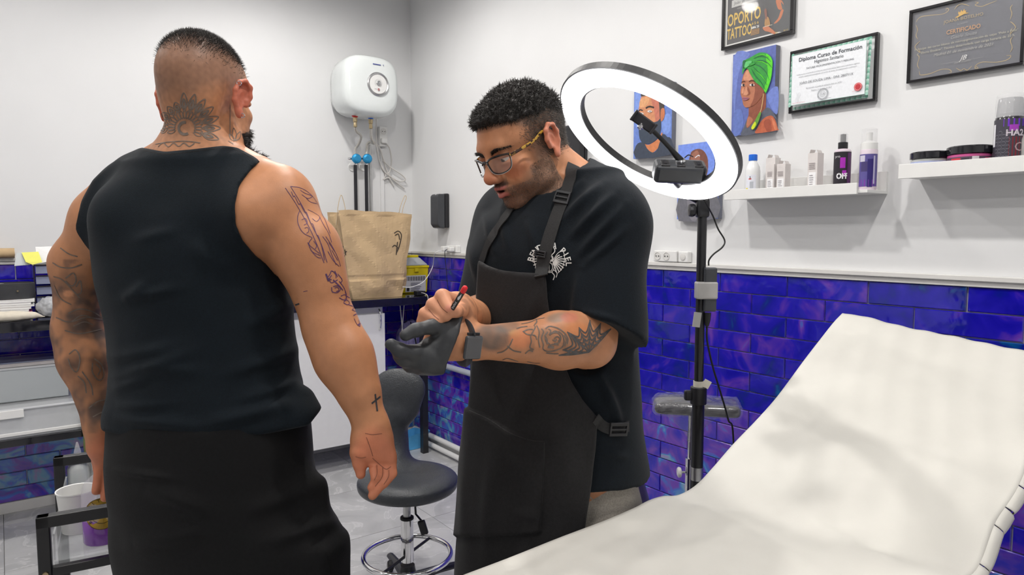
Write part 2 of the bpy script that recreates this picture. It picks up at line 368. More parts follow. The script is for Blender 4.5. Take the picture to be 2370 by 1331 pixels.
# ceiling downlights, each with its own light
mat('lamp_lens', (1, 1, 1), 0.4, emit=LAMP_COL, estr=12.0)
LAMP_AT = ['in front of the portrait paintings', 'near the room corner', 'over the head of the treatment bed', 'in front of the back wall, left of the heater', 'over the standing client', 'over the foot of the treatment bed', 'over the left side of the room', 'over the front left of the room', 'over the far left corner', 'nearest the front wall']
trim_me = lens_me = None
for i, (x, y) in enumerate(LAMP_SPOTS):
    t = thing('downlight', 'round white recessed ceiling downlight ' + LAMP_AT[i], 'lamp', (x, y, CEIL), group='recessed ceiling downlights')
    if trim_me is None:
        a = MB().lathe([(0.062, -0.012), (0.085, -0.008), (0.088, 0.0), (0.062, 0.0), (0.062, -0.012)]).build('trim_ring', 'white_plastic', t, smooth=True); trim_me = a.data
        b = MB().lathe([(0.062, -0.004), (0.0, -0.004)]).build('lens', 'lamp_lens', t); lens_me = b.data
    else:
        for nm, me in (('trim_ring', trim_me), ('lens', lens_me)):
            o = bpy.data.objects.new(nm, me); COL.objects.link(o); o.parent = t
    ld = bpy.data.lights.new('downlight_lamp', 'SPOT'); ld.energy = LAMP_W * (1.9 if i < 3 else 0.75); ld.color = LAMP_COL; ld.spot_size = math.radians(168); ld.spot_blend = 0.5; ld.shadow_soft_size = 0.055
    lo = bpy.data.objects.new('downlight_lamp', ld); COL.objects.link(lo); lo.parent = t; lo.location = (0, 0, -0.03)
# ================================================================ BODIES: smooth implicit volumes meshed into one continuous surface
def rc(a, b, ra, rb):
    a = np.asarray(a, float); b = np.asarray(b, float); ba = b - a; l2 = ba @ ba + 1e-12
    def f(P):
        w = P - a; t = np.clip((w @ ba) / l2, 0, 1); w = w - t[:, None] * ba
        return np.sqrt(np.einsum('ij,ij->i', w, w)) - (ra + (rb - ra) * t)
    return f
def el(c, r, R=None):
    c = np.asarray(c, float); r = np.asarray(r, float); R = np.eye(3) if R is None else np.asarray(R)
    def f(P):
        q = ((P - c) @ R) / r; k0 = np.sqrt(np.einsum('ij,ij->i', q, q)); q = q / r; k1 = np.sqrt(np.einsum('ij,ij->i', q, q)) + 1e-9
        return np.where(k0 < 1e-4, -r.min(), k0 * (k0 - 1) / k1)
    return f
def rbox(c, h, rad, R=None):
    c = np.asarray(c, float); h = np.asarray(h, float) - rad; R = np.eye(3) if R is None else np.asarray(R)
    def f(P):
        q = np.abs((P - c) @ R) - h
        return np.linalg.norm(np.maximum(q, 0), axis=1) + np.minimum(q.max(1), 0) - rad
    return f
def loft(sec, yaw, off=0.0, pw=2.0):
    """sec rows: z, x, y, half width, half depth (along the body's right and front); yaw: front direction (cos, sin)"""
    sec = np.array(sorted(map(tuple, sec))); zs = np.linspace(sec[0, 0], sec[-1, 0], 200)
    t = np.interp(zs, sec[:, 0], np.arange(len(sec)))
    tab = np.stack([np.interp(zs, zs, np.convolve(np.pad(np.interp(zs, sec[:, 0], sec[:, k]), 8, mode='edge'), np.hanning(19)[1:-1] / np.hanning(19)[1:-1].sum(), mode='same')[8:-8]) for k in range(1, 5)], 1)
    fr = np.asarray(yaw, float); rg = np.array([fr[1], -fr[0]]); z0, z1 = sec[0, 0], sec[-1, 0]
    def f(P):
        v = np.stack([np.interp(P[:, 2], zs, tab[:, k]) for k in range(4)], 1)
        q = P[:, :2] - v[:, :2]; u = q @ rg; w = q @ fr; a = v[:, 2] + off; b = v[:, 3] + off
        if pw == 2.0:
            k0 = np.sqrt((u / a) ** 2 + (w / b) ** 2); k1 = np.sqrt((u / a ** 2) ** 2 + (w / b ** 2) ** 2) + 1e-9
            d = np.where(k0 < 1e-3, -np.minimum(a, b), k0 * (k0 - 1) / k1)
        else:
            k0 = ((np.abs(u) / a) ** pw + (np.abs(w) / b) ** pw) ** (1 / pw); d = (k0 - 1) * np.minimum(a, b)
        return np.maximum(d, np.maximum(P[:, 2] - z1 - off, z0 - P[:, 2]))
    return f
def smin(a, b, k):
    h = np.maximum(k - np.abs(a - b), 0) / k; return np.minimum(a, b) - h * h * k * 0.25
def smax(a, b, k): return -smin(-a, -b, k)
def to_px(P):
    q = np.asarray(P) - _C; z = q @ _fw
    return CX + F_PX * (q @ _rt) / z, CY - F_PX * (q @ _up) / z, z
def poly_sd(poly, step=3.0, pad=260):
    """signed distance (metres) to the outline seen along the camera's rays, from a fine table"""
    A = np.asarray(poly, float); B = np.roll(A, -1, 0); x0, y0 = A.min(0) - pad; x1, y1 = A.max(0) + pad
    gx = np.arange(x0, x1 + step, step); gy = np.arange(y0, y1 + step, step); X_, Y_ = np.meshgrid(gx, gy, indexing='ij')
    best = np.full(X_.shape, 1e9); ins = np.zeros(X_.shape, bool)
    for a, b in zip(A, B):
        e = b - a; t = np.clip(((X_ - a[0]) * e[0] + (Y_ - a[1]) * e[1]) / (e @ e), 0, 1)
        best = np.minimum(best, (X_ - a[0] - t * e[0]) ** 2 + (Y_ - a[1] - t * e[1]) ** 2)
        ins ^= ((a[1] > Y_) != (b[1] > Y_)) & (X_ < a[0] + (Y_ - a[1]) / (e[1] if abs(e[1]) > 1e-9 else 1e-9) * e[0])
    T = np.where(ins, -1, 1) * np.sqrt(best)
    def f(P):
        x, y, z = to_px(P); u = np.clip((x - x0) / step, 0, len(gx) - 1.001); v = np.clip((y - y0) / step, 0, len(gy) - 1.001)
        i = u.astype(int); j = v.astype(int); u = u - i; v = v - j
        return (T[i, j] * (1 - u) * (1 - v) + T[i + 1, j] * u * (1 - v) + T[i, j + 1] * (1 - u) * v + T[i + 1, j + 1] * u * v) * z / F_PX
    return f
class SDF:
    def __init__(s): s.p = []; s.disp = None
    def add(s, f, k=0.02): s.p.append(('+', f, k)); return s
    def sub(s, f, k=0.01): s.p.append(('-', f, k)); return s
    def cut(s, f, k=0.004): s.p.append(('&', f, k)); return s
    def eval(s, P, use=None):
        d = np.full(len(P), 10.0)
        for i, (op, f, k) in enumerate(s.p):
            if use is not None and not use[i]: continue
            v = f(P)
            d = smin(d, v, k) if op == '+' else smax(d, -v if op == '-' else v, k)
        return d
    def mesh(s, lo, hi, h, B=10, smooth=2):
        lo = np.asarray(lo, float); hi = np.asarray(hi, float); n = np.ceil((hi - lo) / h / B).astype(int); N = n * B + 1
        val = np.ones(N, np.float32)
        g = np.stack(np.meshgrid(*[np.arange(k) for k in n], indexing='ij'), -1).reshape(-1, 3)
        cen = lo + (g + 0.5) * B * h; rad = B * h * 0.5 * math.sqrt(3)
        D = np.stack([f(cen) for _, f, _ in s.p], 1)
        pos = [i for i, q in enumerate(s.p) if q[0] == '+']
        dmin = D[:, pos].min(1); tot = s.eval(cen)
        o = np.arange(B + 1); loc = np.stack(np.meshgrid(o, o, o, indexing='ij'), -1).reshape(-1, 3) * h
        for bi in range(len(g)):
            i0 = g[bi] * B; sl = tuple(slice(a, a + B + 1) for a in i0)
            if abs(tot[bi]) > rad * 1.4 + 0.012:
                if tot[bi] < 0: val[sl] = -1
                continue
            use = [(q[0] == '&') or (q[0] == '-' and D[bi, i] < rad * 1.5 + q[2]) or (q[0] == '+' and D[bi, i] < dmin[bi] + 2.3 * rad + q[2]) for i, q in enumerate(s.p)]
            val[sl] = s.eval(lo + i0 * h + loc, use).reshape((B + 1,) * 3)
        V, Q = surface_nets(val, lo, h, smooth)
        if s.disp is not None: V = V - vnormals(V, Q) * s.disp(V)[:, None]
        return V, Q
def mesh_fine(S, lo, hi, h, boxes, hf):
    """one surface, sampled finer inside the boxes (face, hands)"""
    V, Q = S.mesh(lo, hi, h); Vs, Qs, n = [V], [], len(V); keep = np.ones(len(Q), bool)
    for a, b in boxes:
        a = np.asarray(a, float); b = np.asarray(b, float); ins = ((V > a + h * 1.3) & (V < b - h * 1.3)).all(1); keep &= ~ins[Q].all(1)
    Qs.append(Q[keep])
    for a, b in boxes:
        v, q = S.mesh(a, np.asarray(a) + np.ceil((np.asarray(b) - a) / (hf * 10)) * hf * 10, hf, smooth=3); ok = (v < np.asarray(b) + 1e-6).all(1); q = q[ok[q].all(1)]
        Vs.append(v); Qs.append(q + n); n += len(v)
    V, Q = np.concatenate(Vs), np.concatenate(Qs); used = np.zeros(len(V), bool); used[Q.ravel()] = True; m = np.cumsum(used) - 1
    return V[used], m[Q]
def surface_nets(val, lo, h, smooth=2):
    S = val < 0; N = np.array(val.shape); C = N - 1
    cnt = np.zeros(C, np.int8); offs = [(a, b, c) for a in (0, 1) for b in (0, 1) for c in (0, 1)]
    for a, b, c in offs: cnt += S[a:a + C[0], b:b + C[1], c:c + C[2]]
    act = np.argwhere((cnt > 0) & (cnt < 8)); idx = np.full(C, -1, np.int64); idx[tuple(act.T)] = np.arange(len(act))
    cv = np.stack([val[act[:, 0] + a, act[:, 1] + b, act[:, 2] + c] for a, b, c in offs], 1)
    acc = np.zeros((len(act), 3)); m = np.zeros(len(act)); O = np.array(offs, float)
    for i in range(8):
        for j in range(i + 1, 8):
            if np.abs(O[i] - O[j]).sum() != 1: continue
            x = (cv[:, i] < 0) != (cv[:, j] < 0); t = np.where(x, cv[:, i] / (cv[:, i] - cv[:, j] + 1e-20), 0)
            acc += np.where(x[:, None], O[i] + t[:, None] * (O[j] - O[i]), 0); m += x
    V = lo + (act + acc / m[:, None]) * h; Q = []
    for ax in range(3):
        sl0 = [slice(None)] * 3; sl1 = [slice(None)] * 3; sl0[ax] = slice(0, -1); sl1[ax] = slice(1, None)
        a0 = S[tuple(sl0)]; a1 = S[tuple(sl1)]; e = np.argwhere(a0 != a1); u, v = [(1, 2), (2, 0), (0, 1)][ax]
        e = e[(e[:, u] > 0) & (e[:, v] > 0) & (e[:, u] < C[u]) & (e[:, v] < C[v])]
        fl = a0[tuple(e.T)]
        def cell(du, dv): k = e.copy(); k[:, u] -= du; k[:, v] -= dv; return idx[tuple(k.T)]
        q = np.stack([cell(1, 1), cell(0, 1), cell(0, 0), cell(1, 0)], 1); q[~fl] = q[~fl][:, ::-1]; Q.append(q)
    Q = np.concatenate(Q); Q = Q[(Q >= 0).all(1)]
    for _ in range(smooth):
        A = np.zeros_like(V); n = np.zeros(len(V))
        for i in range(4):
            j = (i + 1) % 4
            for k in range(3): A[:, k] += np.bincount(Q[:, i], V[Q[:, j], k], len(V)) + np.bincount(Q[:, j], V[Q[:, i], k], len(V))
            n += np.bincount(Q[:, i], minlength=len(V)) + np.bincount(Q[:, j], minlength=len(V))
        V = V * 0.4 + (A / np.maximum(n, 1)[:, None]) * 0.6
    return V, Q
def vnormals(V, Q):
    fn = np.cross(V[Q[:, 2]] - V[Q[:, 0]], V[Q[:, 3]] - V[Q[:, 1]]); n = np.zeros_like(V)
    for i in range(4):
        for k in range(3): n[:, k] += np.bincount(Q[:, i], fn[:, k], len(V))
    return n / (np.linalg.norm(n, axis=1)[:, None] + 1e-12)
def wob(P, s, seed=0.0):
    """cheap smooth noise, about -1..1"""
    x, y, z = (P * s).T
    return (np.sin(x * 1.7 + 2.1 * np.sin(y * 1.3 + seed) + seed) + np.sin(y * 1.9 + 1.7 * np.sin(z * 1.1 + seed * 2) + 1.3 * seed) + np.sin(z * 1.6 + 1.9 * np.sin(x * 1.2 - seed) + 2.7 * seed)) / 3
class Surf:
    """hit points on a finished surface, for things that lie on it"""
    def __init__(s, V, Q): s.t = BVHTree.FromPolygons(V.tolist(), Q.tolist())
    def hit(s, x, y, off=0.0):
        r = ray(x, y); r = r / np.linalg.norm(r); l, n, i, d = s.t.ray_cast(Vector(_C), Vector(r))
        if l is None: return None
        n = np.array(n)
        if n @ r > 0: n = -n
        return np.array(l) + n * off, n
    def strokes(s, lines, w, off=0.0008, step=3.0):
        """ribbons laid on the surface along outlines given as seen; each line: points [, width]"""
        V, Fc = [], []
        for ln in lines:
            pts, ww = (ln if isinstance(ln, tuple) else (ln, w)); P = np.asarray(pts, float)
            if len(P) > 2: P = spline(P, max(3, int(np.linalg.norm(np.diff(P, axis=0), axis=1).sum() / step)))
            else: P = np.array([P[0] + (P[1] - P[0]) * t for t in np.linspace(0, 1, max(2, int(np.linalg.norm(P[1] - P[0]) / step)))])
            H = [s.hit(x, y, off) for x, y in P]; run = []
            def flush():
                if len(run) > 1:
                    C = np.array([h[0] for h in run]); Nn = np.array([h[1] for h in run]); T = np.gradient(C, axis=0); B_ = np.cross(T, Nn); B_ /= np.linalg.norm(B_, axis=1)[:, None] + 1e-12
                    n0 = len(V); V.extend(C + B_ * ww / 2); V.extend(C - B_ * ww / 2); m = len(C)
                    Fc.extend([(n0 + i, n0 + i + 1, n0 + m + i + 1, n0 + m + i) for i in range(m - 1)])
            for h in H:
                if h is None or (run and np.linalg.norm(h[0] - run[-1][0]) > 0.03): flush(); run = []
                if h is not None: run.append(h)
            flush()
        return V, Fc

def head_prims(S, o, R, s=1.0, ears=True, jaw=1.0, flare=0.42, earx=0.0755, earz=-0.004, wx=1.0, wz=1.0):
    """head about the point between the ears; R columns: right, front, up"""
    o = np.asarray(o); sv = np.array([s, s, s])
    wv = np.array([wx, 1.0, 1.0]); L = lambda p: o + R @ (np.asarray(p, float) * s * np.array([wx, 1.0, wz if p[2] < 0 else 1.0]))
    E = lambda c, r, k, extra=None: S.add(el(L(c), np.array(r) * s * wv, R if extra is None else R @ extra), k)
    E((0, -0.014, 0.036), (0.076, 0.098, 0.086), 0.02)
    E((0, 0.022, 0.026), (0.068, 0.070, 0.074), 0.010)
    E((0, 0.030, -0.035), (0.056, 0.060, 0.072), 0.014)
    for sx in (-1, 1):
        S.add(rc(L((sx * 0.052, -0.004, -0.050)), L((sx * 0.049 * jaw, 0.014, -0.078)), 0.016 * s, 0.016 * s), 0.016)
        S.add(rc(L((sx * 0.049 * jaw, 0.014, -0.078)), L((sx * 0.018, 0.066, -0.104)), 0.015 * s, 0.014 * s), 0.016)
        E((sx * 0.041, 0.060, -0.022), (0.022, 0.021, 0.017), 0.018)
        E((sx * 0.034, 0.052, -0.058), (0.024, 0.024, 0.028), 0.018)
    E((0, 0.072, -0.106), (0.022, 0.019, 0.016), 0.016)
    S.add(rc(L((-0.032, 0.078, 0.026)), L((0.032, 0.078, 0.026)), 0.011 * s, 0.011 * s), 0.016)
    E((0, 0.074, -0.068), (0.029, 0.020, 0.026), 0.016)
    for sx in (-1, 1): S.sub(el(L((sx * 0.032, 0.097, 0.002)), np.array((0.019, 0.0155, 0.0125)) * s, R), 0.014)
    for sx in (-1, 1):
        E((sx * 0.032, 0.0795, 0.0085), (0.0165, 0.0115, 0.0075), 0.006)
        E((sx * 0.032, 0.0785, -0.0095), (0.015, 0.010, 0.0055), 0.008)
    S.add(rc(L((0, 0.086, 0.014)), L((0, 0.110, -0.028)), 0.0075 * s, 0.0105 * s), 0.014)
    E((0, 0.109, -0.034), (0.0125, 0.011, 0.0105), 0.010)
    for sx in (-1, 1):
        E((sx * 0.0135, 0.100, -0.038), (0.0088, 0.0125, 0.009), 0.007)
        S.sub(el(L((sx * 0.0075, 0.106, -0.0475)), np.array((0.0042, 0.006, 0.004)) * s, R), 0.003)
    # lips, a little parted
    for a, b in (((-0.023, 0.0865, -0.0655), (-0.008, 0.0965, -0.0600)), ((-0.008, 0.0965, -0.0600), (0.008, 0.0965, -0.0600)), ((0.008, 0.0965, -0.0600), (0.023, 0.0865, -0.0655))): S.add(rc(L(a), L(b), 0.0048 * s, 0.0056 * s if a[0] < 0 else 0.0048 * s), 0.005)
    for a, b in (((-0.021, 0.0855, -0.0735), (0, 0.0965, -0.0785)), ((0, 0.0965, -0.0785), (0.021, 0.0855, -0.0735))): S.add(rc(L(a), L(b), 0.0055 * s if a[0] < 0 else 0.0072 * s, 0.0072 * s if a[0] < 0 else 0.0055 * s), 0.006)
    S.sub(el(L((0, 0.101, -0.0685)), np.array((0.0145, 0.012, 0.0030)) * s, R), 0.002)
    S.sub(el(L((0, 0.094, -0.0895)), np.array((0.018, 0.008, 0.0045)) * s, R), 0.008)
    if ears:
        for sx in (-1, 1):
            RE = R @ rotm(-0.22, 0, -sx * flare)
            oe = L((sx * earx, -0.008, earz)); le = lambda p: oe + RE @ (np.asarray(p, float) * np.array([sx, 1, 1]) * s)
            S.add(el(le((0.006, -0.004, 0.004)), np.array((0.0055, 0.0150, 0.027)) * s, RE), 0.006)
            pts = [(0.006, 0.012, -0.008), (0.009, 0.015, 0.010), (0.012, 0.009, 0.027), (0.014, -0.005, 0.033), (0.015, -0.018, 0.025), (0.014, -0.022, 0.008), (0.011, -0.017, -0.010), (0.008, -0.006, -0.024)]
            for a, b in zip(pts, pts[1:]): S.add(rc(le(a), le(b), 0.0046 * s, 0.0046 * s), 0.004)
            S.add(el(le((0.007, 0.001, -0.029)), np.array((0.0055, 0.0085, 0.0095)) * s, RE), 0.006)
            S.sub(el(le((0.0125, 0.000, 0.001)), np.array((0.0065, 0.0085, 0.0145)) * s, RE), 0.004)
            S.sub(el(le((0.0150, -0.006, 0.019)), np.array((0.005, 0.0095, 0.0075)) * s, RE), 0.004)
            S.add(rc(le((0.007, 0.011, -0.006)), le((0.008, 0.009, 0.000)), 0.0042 * s, 0.0035 * s), 0.003)
    return L
def chain(S, pts, k=0.012):
    """pts: ((x, y, z), r) joints"""
    for (a, ra), (b, rb) in zip(pts, pts[1:]): S.add(rc(a, b, ra, rb), k)
# ================================================================ THE CLIENT (seen from behind, tank top)
VOX = 0.0042; VOXF = 0.0019; VOXC = 0.0044
def dirv(ad): return _rt[:2] * ad[0] + _fh[:2] * ad[1]                 # (image-right, away) -> world xy
def skin_material(name, sss=0.0, rough=0.46):
    return mat(name, (0.5, 0.28, 0.17), rough, attr='Col', noise=0.06, nscale=55, bump=0.10, bscale=420, sss=sss, spec=0.4)
skin_material('skin')
mat('tank_cloth', (0.0042, 0.0085, 0.0130), 0.85, noise=0.22, nscale=300, bump=0.35, bscale=700, sheen=0.05, spec=0.25)
mat('black_trousers', (0.0055, 0.0056, 0.0062), 0.8, noise=0.2, nscale=200, bump=0.3, bscale=600, sheen=0.04, spec=0.25)
mat('hair_dark', (0.018, 0.015, 0.013), 0.55, noise=0.3, nscale=60)
mat('tattoo_ink', (0.042, 0.044, 0.05), 0.6, noise=0.25, nscale=90)
mat('stencil_ink', (0.085, 0.035, 0.115), 0.6, noise=0.25, nscale=150)
mat('tattoo_shade', (0.17, 0.13, 0.105), 0.55, noise=0.25, nscale=90)
ya = math.radians(15); FA = dirv((math.sin(ya), math.cos(ya)))
DA = 1.35
def sec(y, cx, rx, ry, d): p = W(cx, y, d); return (p[2], p[0], p[1], rx, ry)
tA = [sec(400, 452, .120, .080, DA), sec(440, 448, .158, .100, DA), sec(500, 444, .180, .122, DA), sec(570, 442, .188, .134, DA), sec(650, 449, .186, .134, DA), sec(750, 466, .180, .128, DA),
      sec(850, 476, .182, .132, DA), sec(950, 484, .192, .138, DA), sec(1050, 488, .196, .142, DA), sec(1160, 490, .195, .142, DA)]
SA = SDF()
torsoA = loft(tA, FA); SA.add(torsoA, 0.03)
shR, shL = W(652, 480, 1.30), W(236, 512, 1.415)
elR, wrR = W(768, 765, 1.27), W(860, 985, 1.235)
elL, wrL = W(182, 765, 1.45), W(232, 985, 1.42)
nkA = W(462, 372, 1.345)
def shouldersA(S, o=0.0, arms=True):
    S.add(rc(W(520, 372, 1.33), W(632, 445, 1.31), .043 + o, .046 + o), 0.05)
    S.add(rc(W(400, 366, 1.36), W(275, 440, 1.40), .042 + o, .044 + o), 0.05)
    S.add(rc(W(470, 420, 1.33), W(590, 500, 1.255), .06 + o, .055 + o), 0.05)      # shoulder blade
    S.add(rc(W(430, 420, 1.33), W(300, 500, 1.30), .06 + o, .055 + o), 0.05)
    if arms:
        S.add(el(shR, np.array((.058, .058, .068)) + o), 0.045); S.add(el(shL, np.array((.054, .056, .064)) + o), 0.045)
shouldersA(SA)
SA.add(rc(shR, W(710, 590, 1.285), .058, .055), 0.03); SA.add(rc(W(710, 590, 1.285), elR, .055, .046), 0.03)
SA.add(rc(W(728, 560, 1.27), W(755, 650, 1.265), .033, .026), 0.04)                  # outer arm muscle
SA.add(rc(shL, W(184, 610, 1.43), .052, .050), 0.03); SA.add(rc(W(184, 610, 1.43), elL, .050, .044), 0.03)
fR = elR + (wrR - elR) * .3; fL = elL + (wrL - elL) * .3
SA.add(rc(elR, fR, .045, .048), 0.03); SA.add(rc(fR, wrR, .048, .0285), 0.03)
SA.add(rc(W(806, 815, 1.25), W(835, 900, 1.24), .030, .025), 0.035)
SA.add(rc(elL, fL, .045, .047), 0.03); SA.add(rc(fL, wrL, .046, .0285), 0.03)
# neck and head
SA.add(rc(nkA, W(474, 300, 1.35), .070, .062), 0.03)
SA.add(rc(W(440, 385, 1.33), W(455, 320, 1.325), .048, .045), 0.04)
th = math.radians(14); fA = dirv((math.sin(th), math.cos(th))); fA3 = np.array([*fA, -0.06]); fA3 /= np.linalg.norm(fA3)
rA3 = np.cross(fA3, (0, 0, 1)); rA3 /= np.linalg.norm(rA3); RA = np.stack([rA3, fA3, np.cross(rA3, fA3)], 1)
oA = W(478, 230, 1.345); hsA = 0.98
LA = head_prims(SA, oA, RA, hsA, jaw=1.06, flare=0.30, earx=0.089, earz=-0.006, wx=0.89)
SA.add(el(LA((0, -0.045, -0.01)), np.array((.056, .044, .060)), RA), 0.02)
# right hand, palm to the back, fingers relaxed
SA.add(rc(wrR, W(862, 1012, 1.232), .028, .030), 0.02)
SA.add(rc(W(852, 1018, 1.228), W(877, 1022, 1.228), .024, .024), 0.02)
SA.add(rc(W(868, 1060, 1.222), W(897, 1062, 1.226), .0175, .0165), 0.025)
SA.add(rc(W(843, 1020, 1.225), W(833, 1048, 1.212), .019, .0165), 0.018)
chain(SA, [(W(833, 1050, 1.212), .0155), (W(832, 1073, 1.208), .0108), (W(835, 1098, 1.204), .0088)], .008)
for pts in ([(867, 1062, 1.222, .0105), (866, 1088, 1.203, .0086), (868, 1108, 1.192, .0075)],
            [(880, 1065, 1.222, .0108), (878, 1100, 1.203, .0090), (860, 1128, 1.188, .0078)],
            [(893, 1068, 1.224, .0108), (895, 1106, 1.205, .0092), (862, 1147, 1.183, .0082)],
            [(905, 1068, 1.228, .0102), (908, 1096, 1.213, .0086), (889, 1121, 1.195, .0074)]):
    chain(SA, [(W(x, y, d), r) for x, y, d, r in pts], .003)
# left hand half hidden by the trousers
SA.add(rc(wrL, W(236, 1030, 1.425), .028, .027), 0.02)
SA.add(rc(W(238, 1035, 1.425), W(240, 1065, 1.43), .024, .020), 0.02)
for pts in ([(234, 1066, 1.425, .0125), (230, 1100, 1.42, .0108), (223, 1136, 1.41, .0092)], [(250, 1070, 1.43, .012), (249, 1112, 1.425, .0105), (243, 1152, 1.415, .0092)],
            [(266, 1070, 1.44, .012), (266, 1115, 1.435, .0105), (262, 1150, 1.43, .0092)], [(230, 1040, 1.45, .014), (226, 1065, 1.455, .0115), (229, 1098, 1.455, .010)]):
    chain(SA, [(W(x, y, d), r) for x, y, d, r in pts], .003)
hcR = W(868, 1078, 1.205); hcL = W(238, 1095, 1.425)
vA, qA = mesh_fine(SA, np.array([-0.12, 1.00, 0.86]), np.array([0.80, 1.80, 1.90]), VOX, [(oA - np.array([.15, .15, .125]), oA + np.array([.15, .15, .17])), (hcR - np.array([.075, .075, .075]), hcR + np.array([.075, .075, .075])), (hcL - np.array([.06, .06, .08]), hcL + np.array([.06, .06, .07]))], VOXF)
nA = vnormals(vA, qA)

def blend(c, col, m): return c * (1 - m[:, None]) + np.asarray(col) * m[:, None]
def sstep(x, a, b): t = np.clip((x - a) / (b - a), 0, 1); return t * t * (3 - 2 * t)
def patch(x, y, cx, cy, rx, ry, rot=0.0, soft=0.35):
    c, s_ = math.cos(rot), math.sin(rot); u = ((x - cx) * c + (y - cy) * s_) / rx; v = (-(x - cx) * s_ + (y - cy) * c) / ry
    return 1 - sstep(np.sqrt(u * u + v * v), 1 - soft, 1 + soft)
def paint_client(V, N):
    x, y, z = to_px(V); fc = ((V - _C) * N).sum(1) < 0
    skin = np.array(srgb(188, 131, 94)); c = np.tile(skin, (len(V), 1)).astype(float)
    c *= (1 + 0.05 * wob(V, 25, 1.0))[:, None]
    q = (V - oA) @ RA / hsA
    on_head = (np.linalg.norm(q - np.array([0, 0, 0.02]), axis=1) < 0.16) & (q[:, 2] > -0.14)
    ear = on_head & (np.abs(q[:, 0]) > 0.0735) & (np.abs(q[:, 2]) < 0.05) & (q[:, 1] > -0.045) & (q[:, 1] < .03)
    c[ear] = srgb(196, 112, 88)
    # shaved sides fading up into the darker crop on top
    hz = q[:, 2] + 0.004 * wob(V, 120, 2)
    low = -0.045 + 0.03 * sstep(np.abs(q[:, 0]), 0.03, 0.07)
    g = 1 + 0.14 * wob(V, 260, 5)
    fade = sstep(hz, low, low + 0.05) * (1 - sstep(q[:, 1], 0.030, 0.055)) * on_head * (~ear)
    c = blend(c, np.array(srgb(128, 98, 82)), fade * 0.75)
    top = sstep(hz + 0.10 * np.abs(q[:, 0]), 0.055, 0.110) * (1 - sstep(q[:, 1], 0.075, 0.095)) * on_head
    c = blend(c, np.array(srgb(58, 50, 46)), top * 0.85)
    c[on_head] *= g[on_head][:, None]
    # beard along the jaw
    brd = on_head * sstep(-q[:, 2] + 0.35 * (q[:, 1] - 0.03), 0.055, 0.075) * sstep(q[:, 1], 0.012, 0.03)
    c = blend(c, np.array(srgb(40, 32, 28)), brd * 0.85)
    # hands redder
    hand = np.maximum(patch(x, y, 868, 1080, 60, 85), patch(x, y, 235, 1090, 40, 90)); c = blend(c, np.array(srgb(205, 122, 92)), hand * 0.75 * fc)
    # left sleeve: old shaded tattoo work over most of the arm
    arm = (x < 262) & (y > 600) & (y < 1002) & fc
    n1 = wob(V, 34, 3.3) + 0.7 * wob(V, 75, 7.1) + 0.45 * wob(V, 160, 1.7)
    c = blend(c, np.array(srgb(126, 94, 76)), arm * sstep(n1, -0.9, 0.4) * sstep(y, 605, 660) * 0.75)
    c = blend(c, np.array(srgb(92, 74, 66)), arm * sstep(n1, 0.1, 0.8) * 0.6)
    for a in ((168, 665, 40, 32, .5), (205, 690, 30, 22, 0), (165, 850, 20, 32, .2), (225, 855, 22, 36, 0), (190, 900, 26, 26, .6), (225, 950, 22, 26, 0), (205, 770, 52, 14, .1), (175, 745, 30, 26, 0), (220, 740, 24, 34, 0)):
        c = blend(c, np.array(srgb(84, 70, 64)), patch(x, y, *a) * fc * (0.45 + 0.4 * sstep(n1, -0.4, 0.4)))
    c = blend(c, np.array(srgb(214, 150, 110)), patch(x, y, 158, 680, 12, 8) * fc)
    # nape mandala, soft grey body
    c = blend(c, np.array(srgb(122, 104, 92)), patch(x, y, 428, 288, 50, 48, 0, .4) * fc * 0.28)
    # cubital shade and cross
    return np.clip(c, 0.004, 1)
client = thing('person', 'person seen from behind in black tank top and black trousers, arms hanging, tattooed nape', 'person', (*W(480, 900, 1.35)[:2], 0))
cl0 = np.array(client.location)
bodyA = mesh_obj('body', vA, qA, 'skin', client, True, paint_client(vA, nA), cl0)
surfA = Surf(vA, qA)

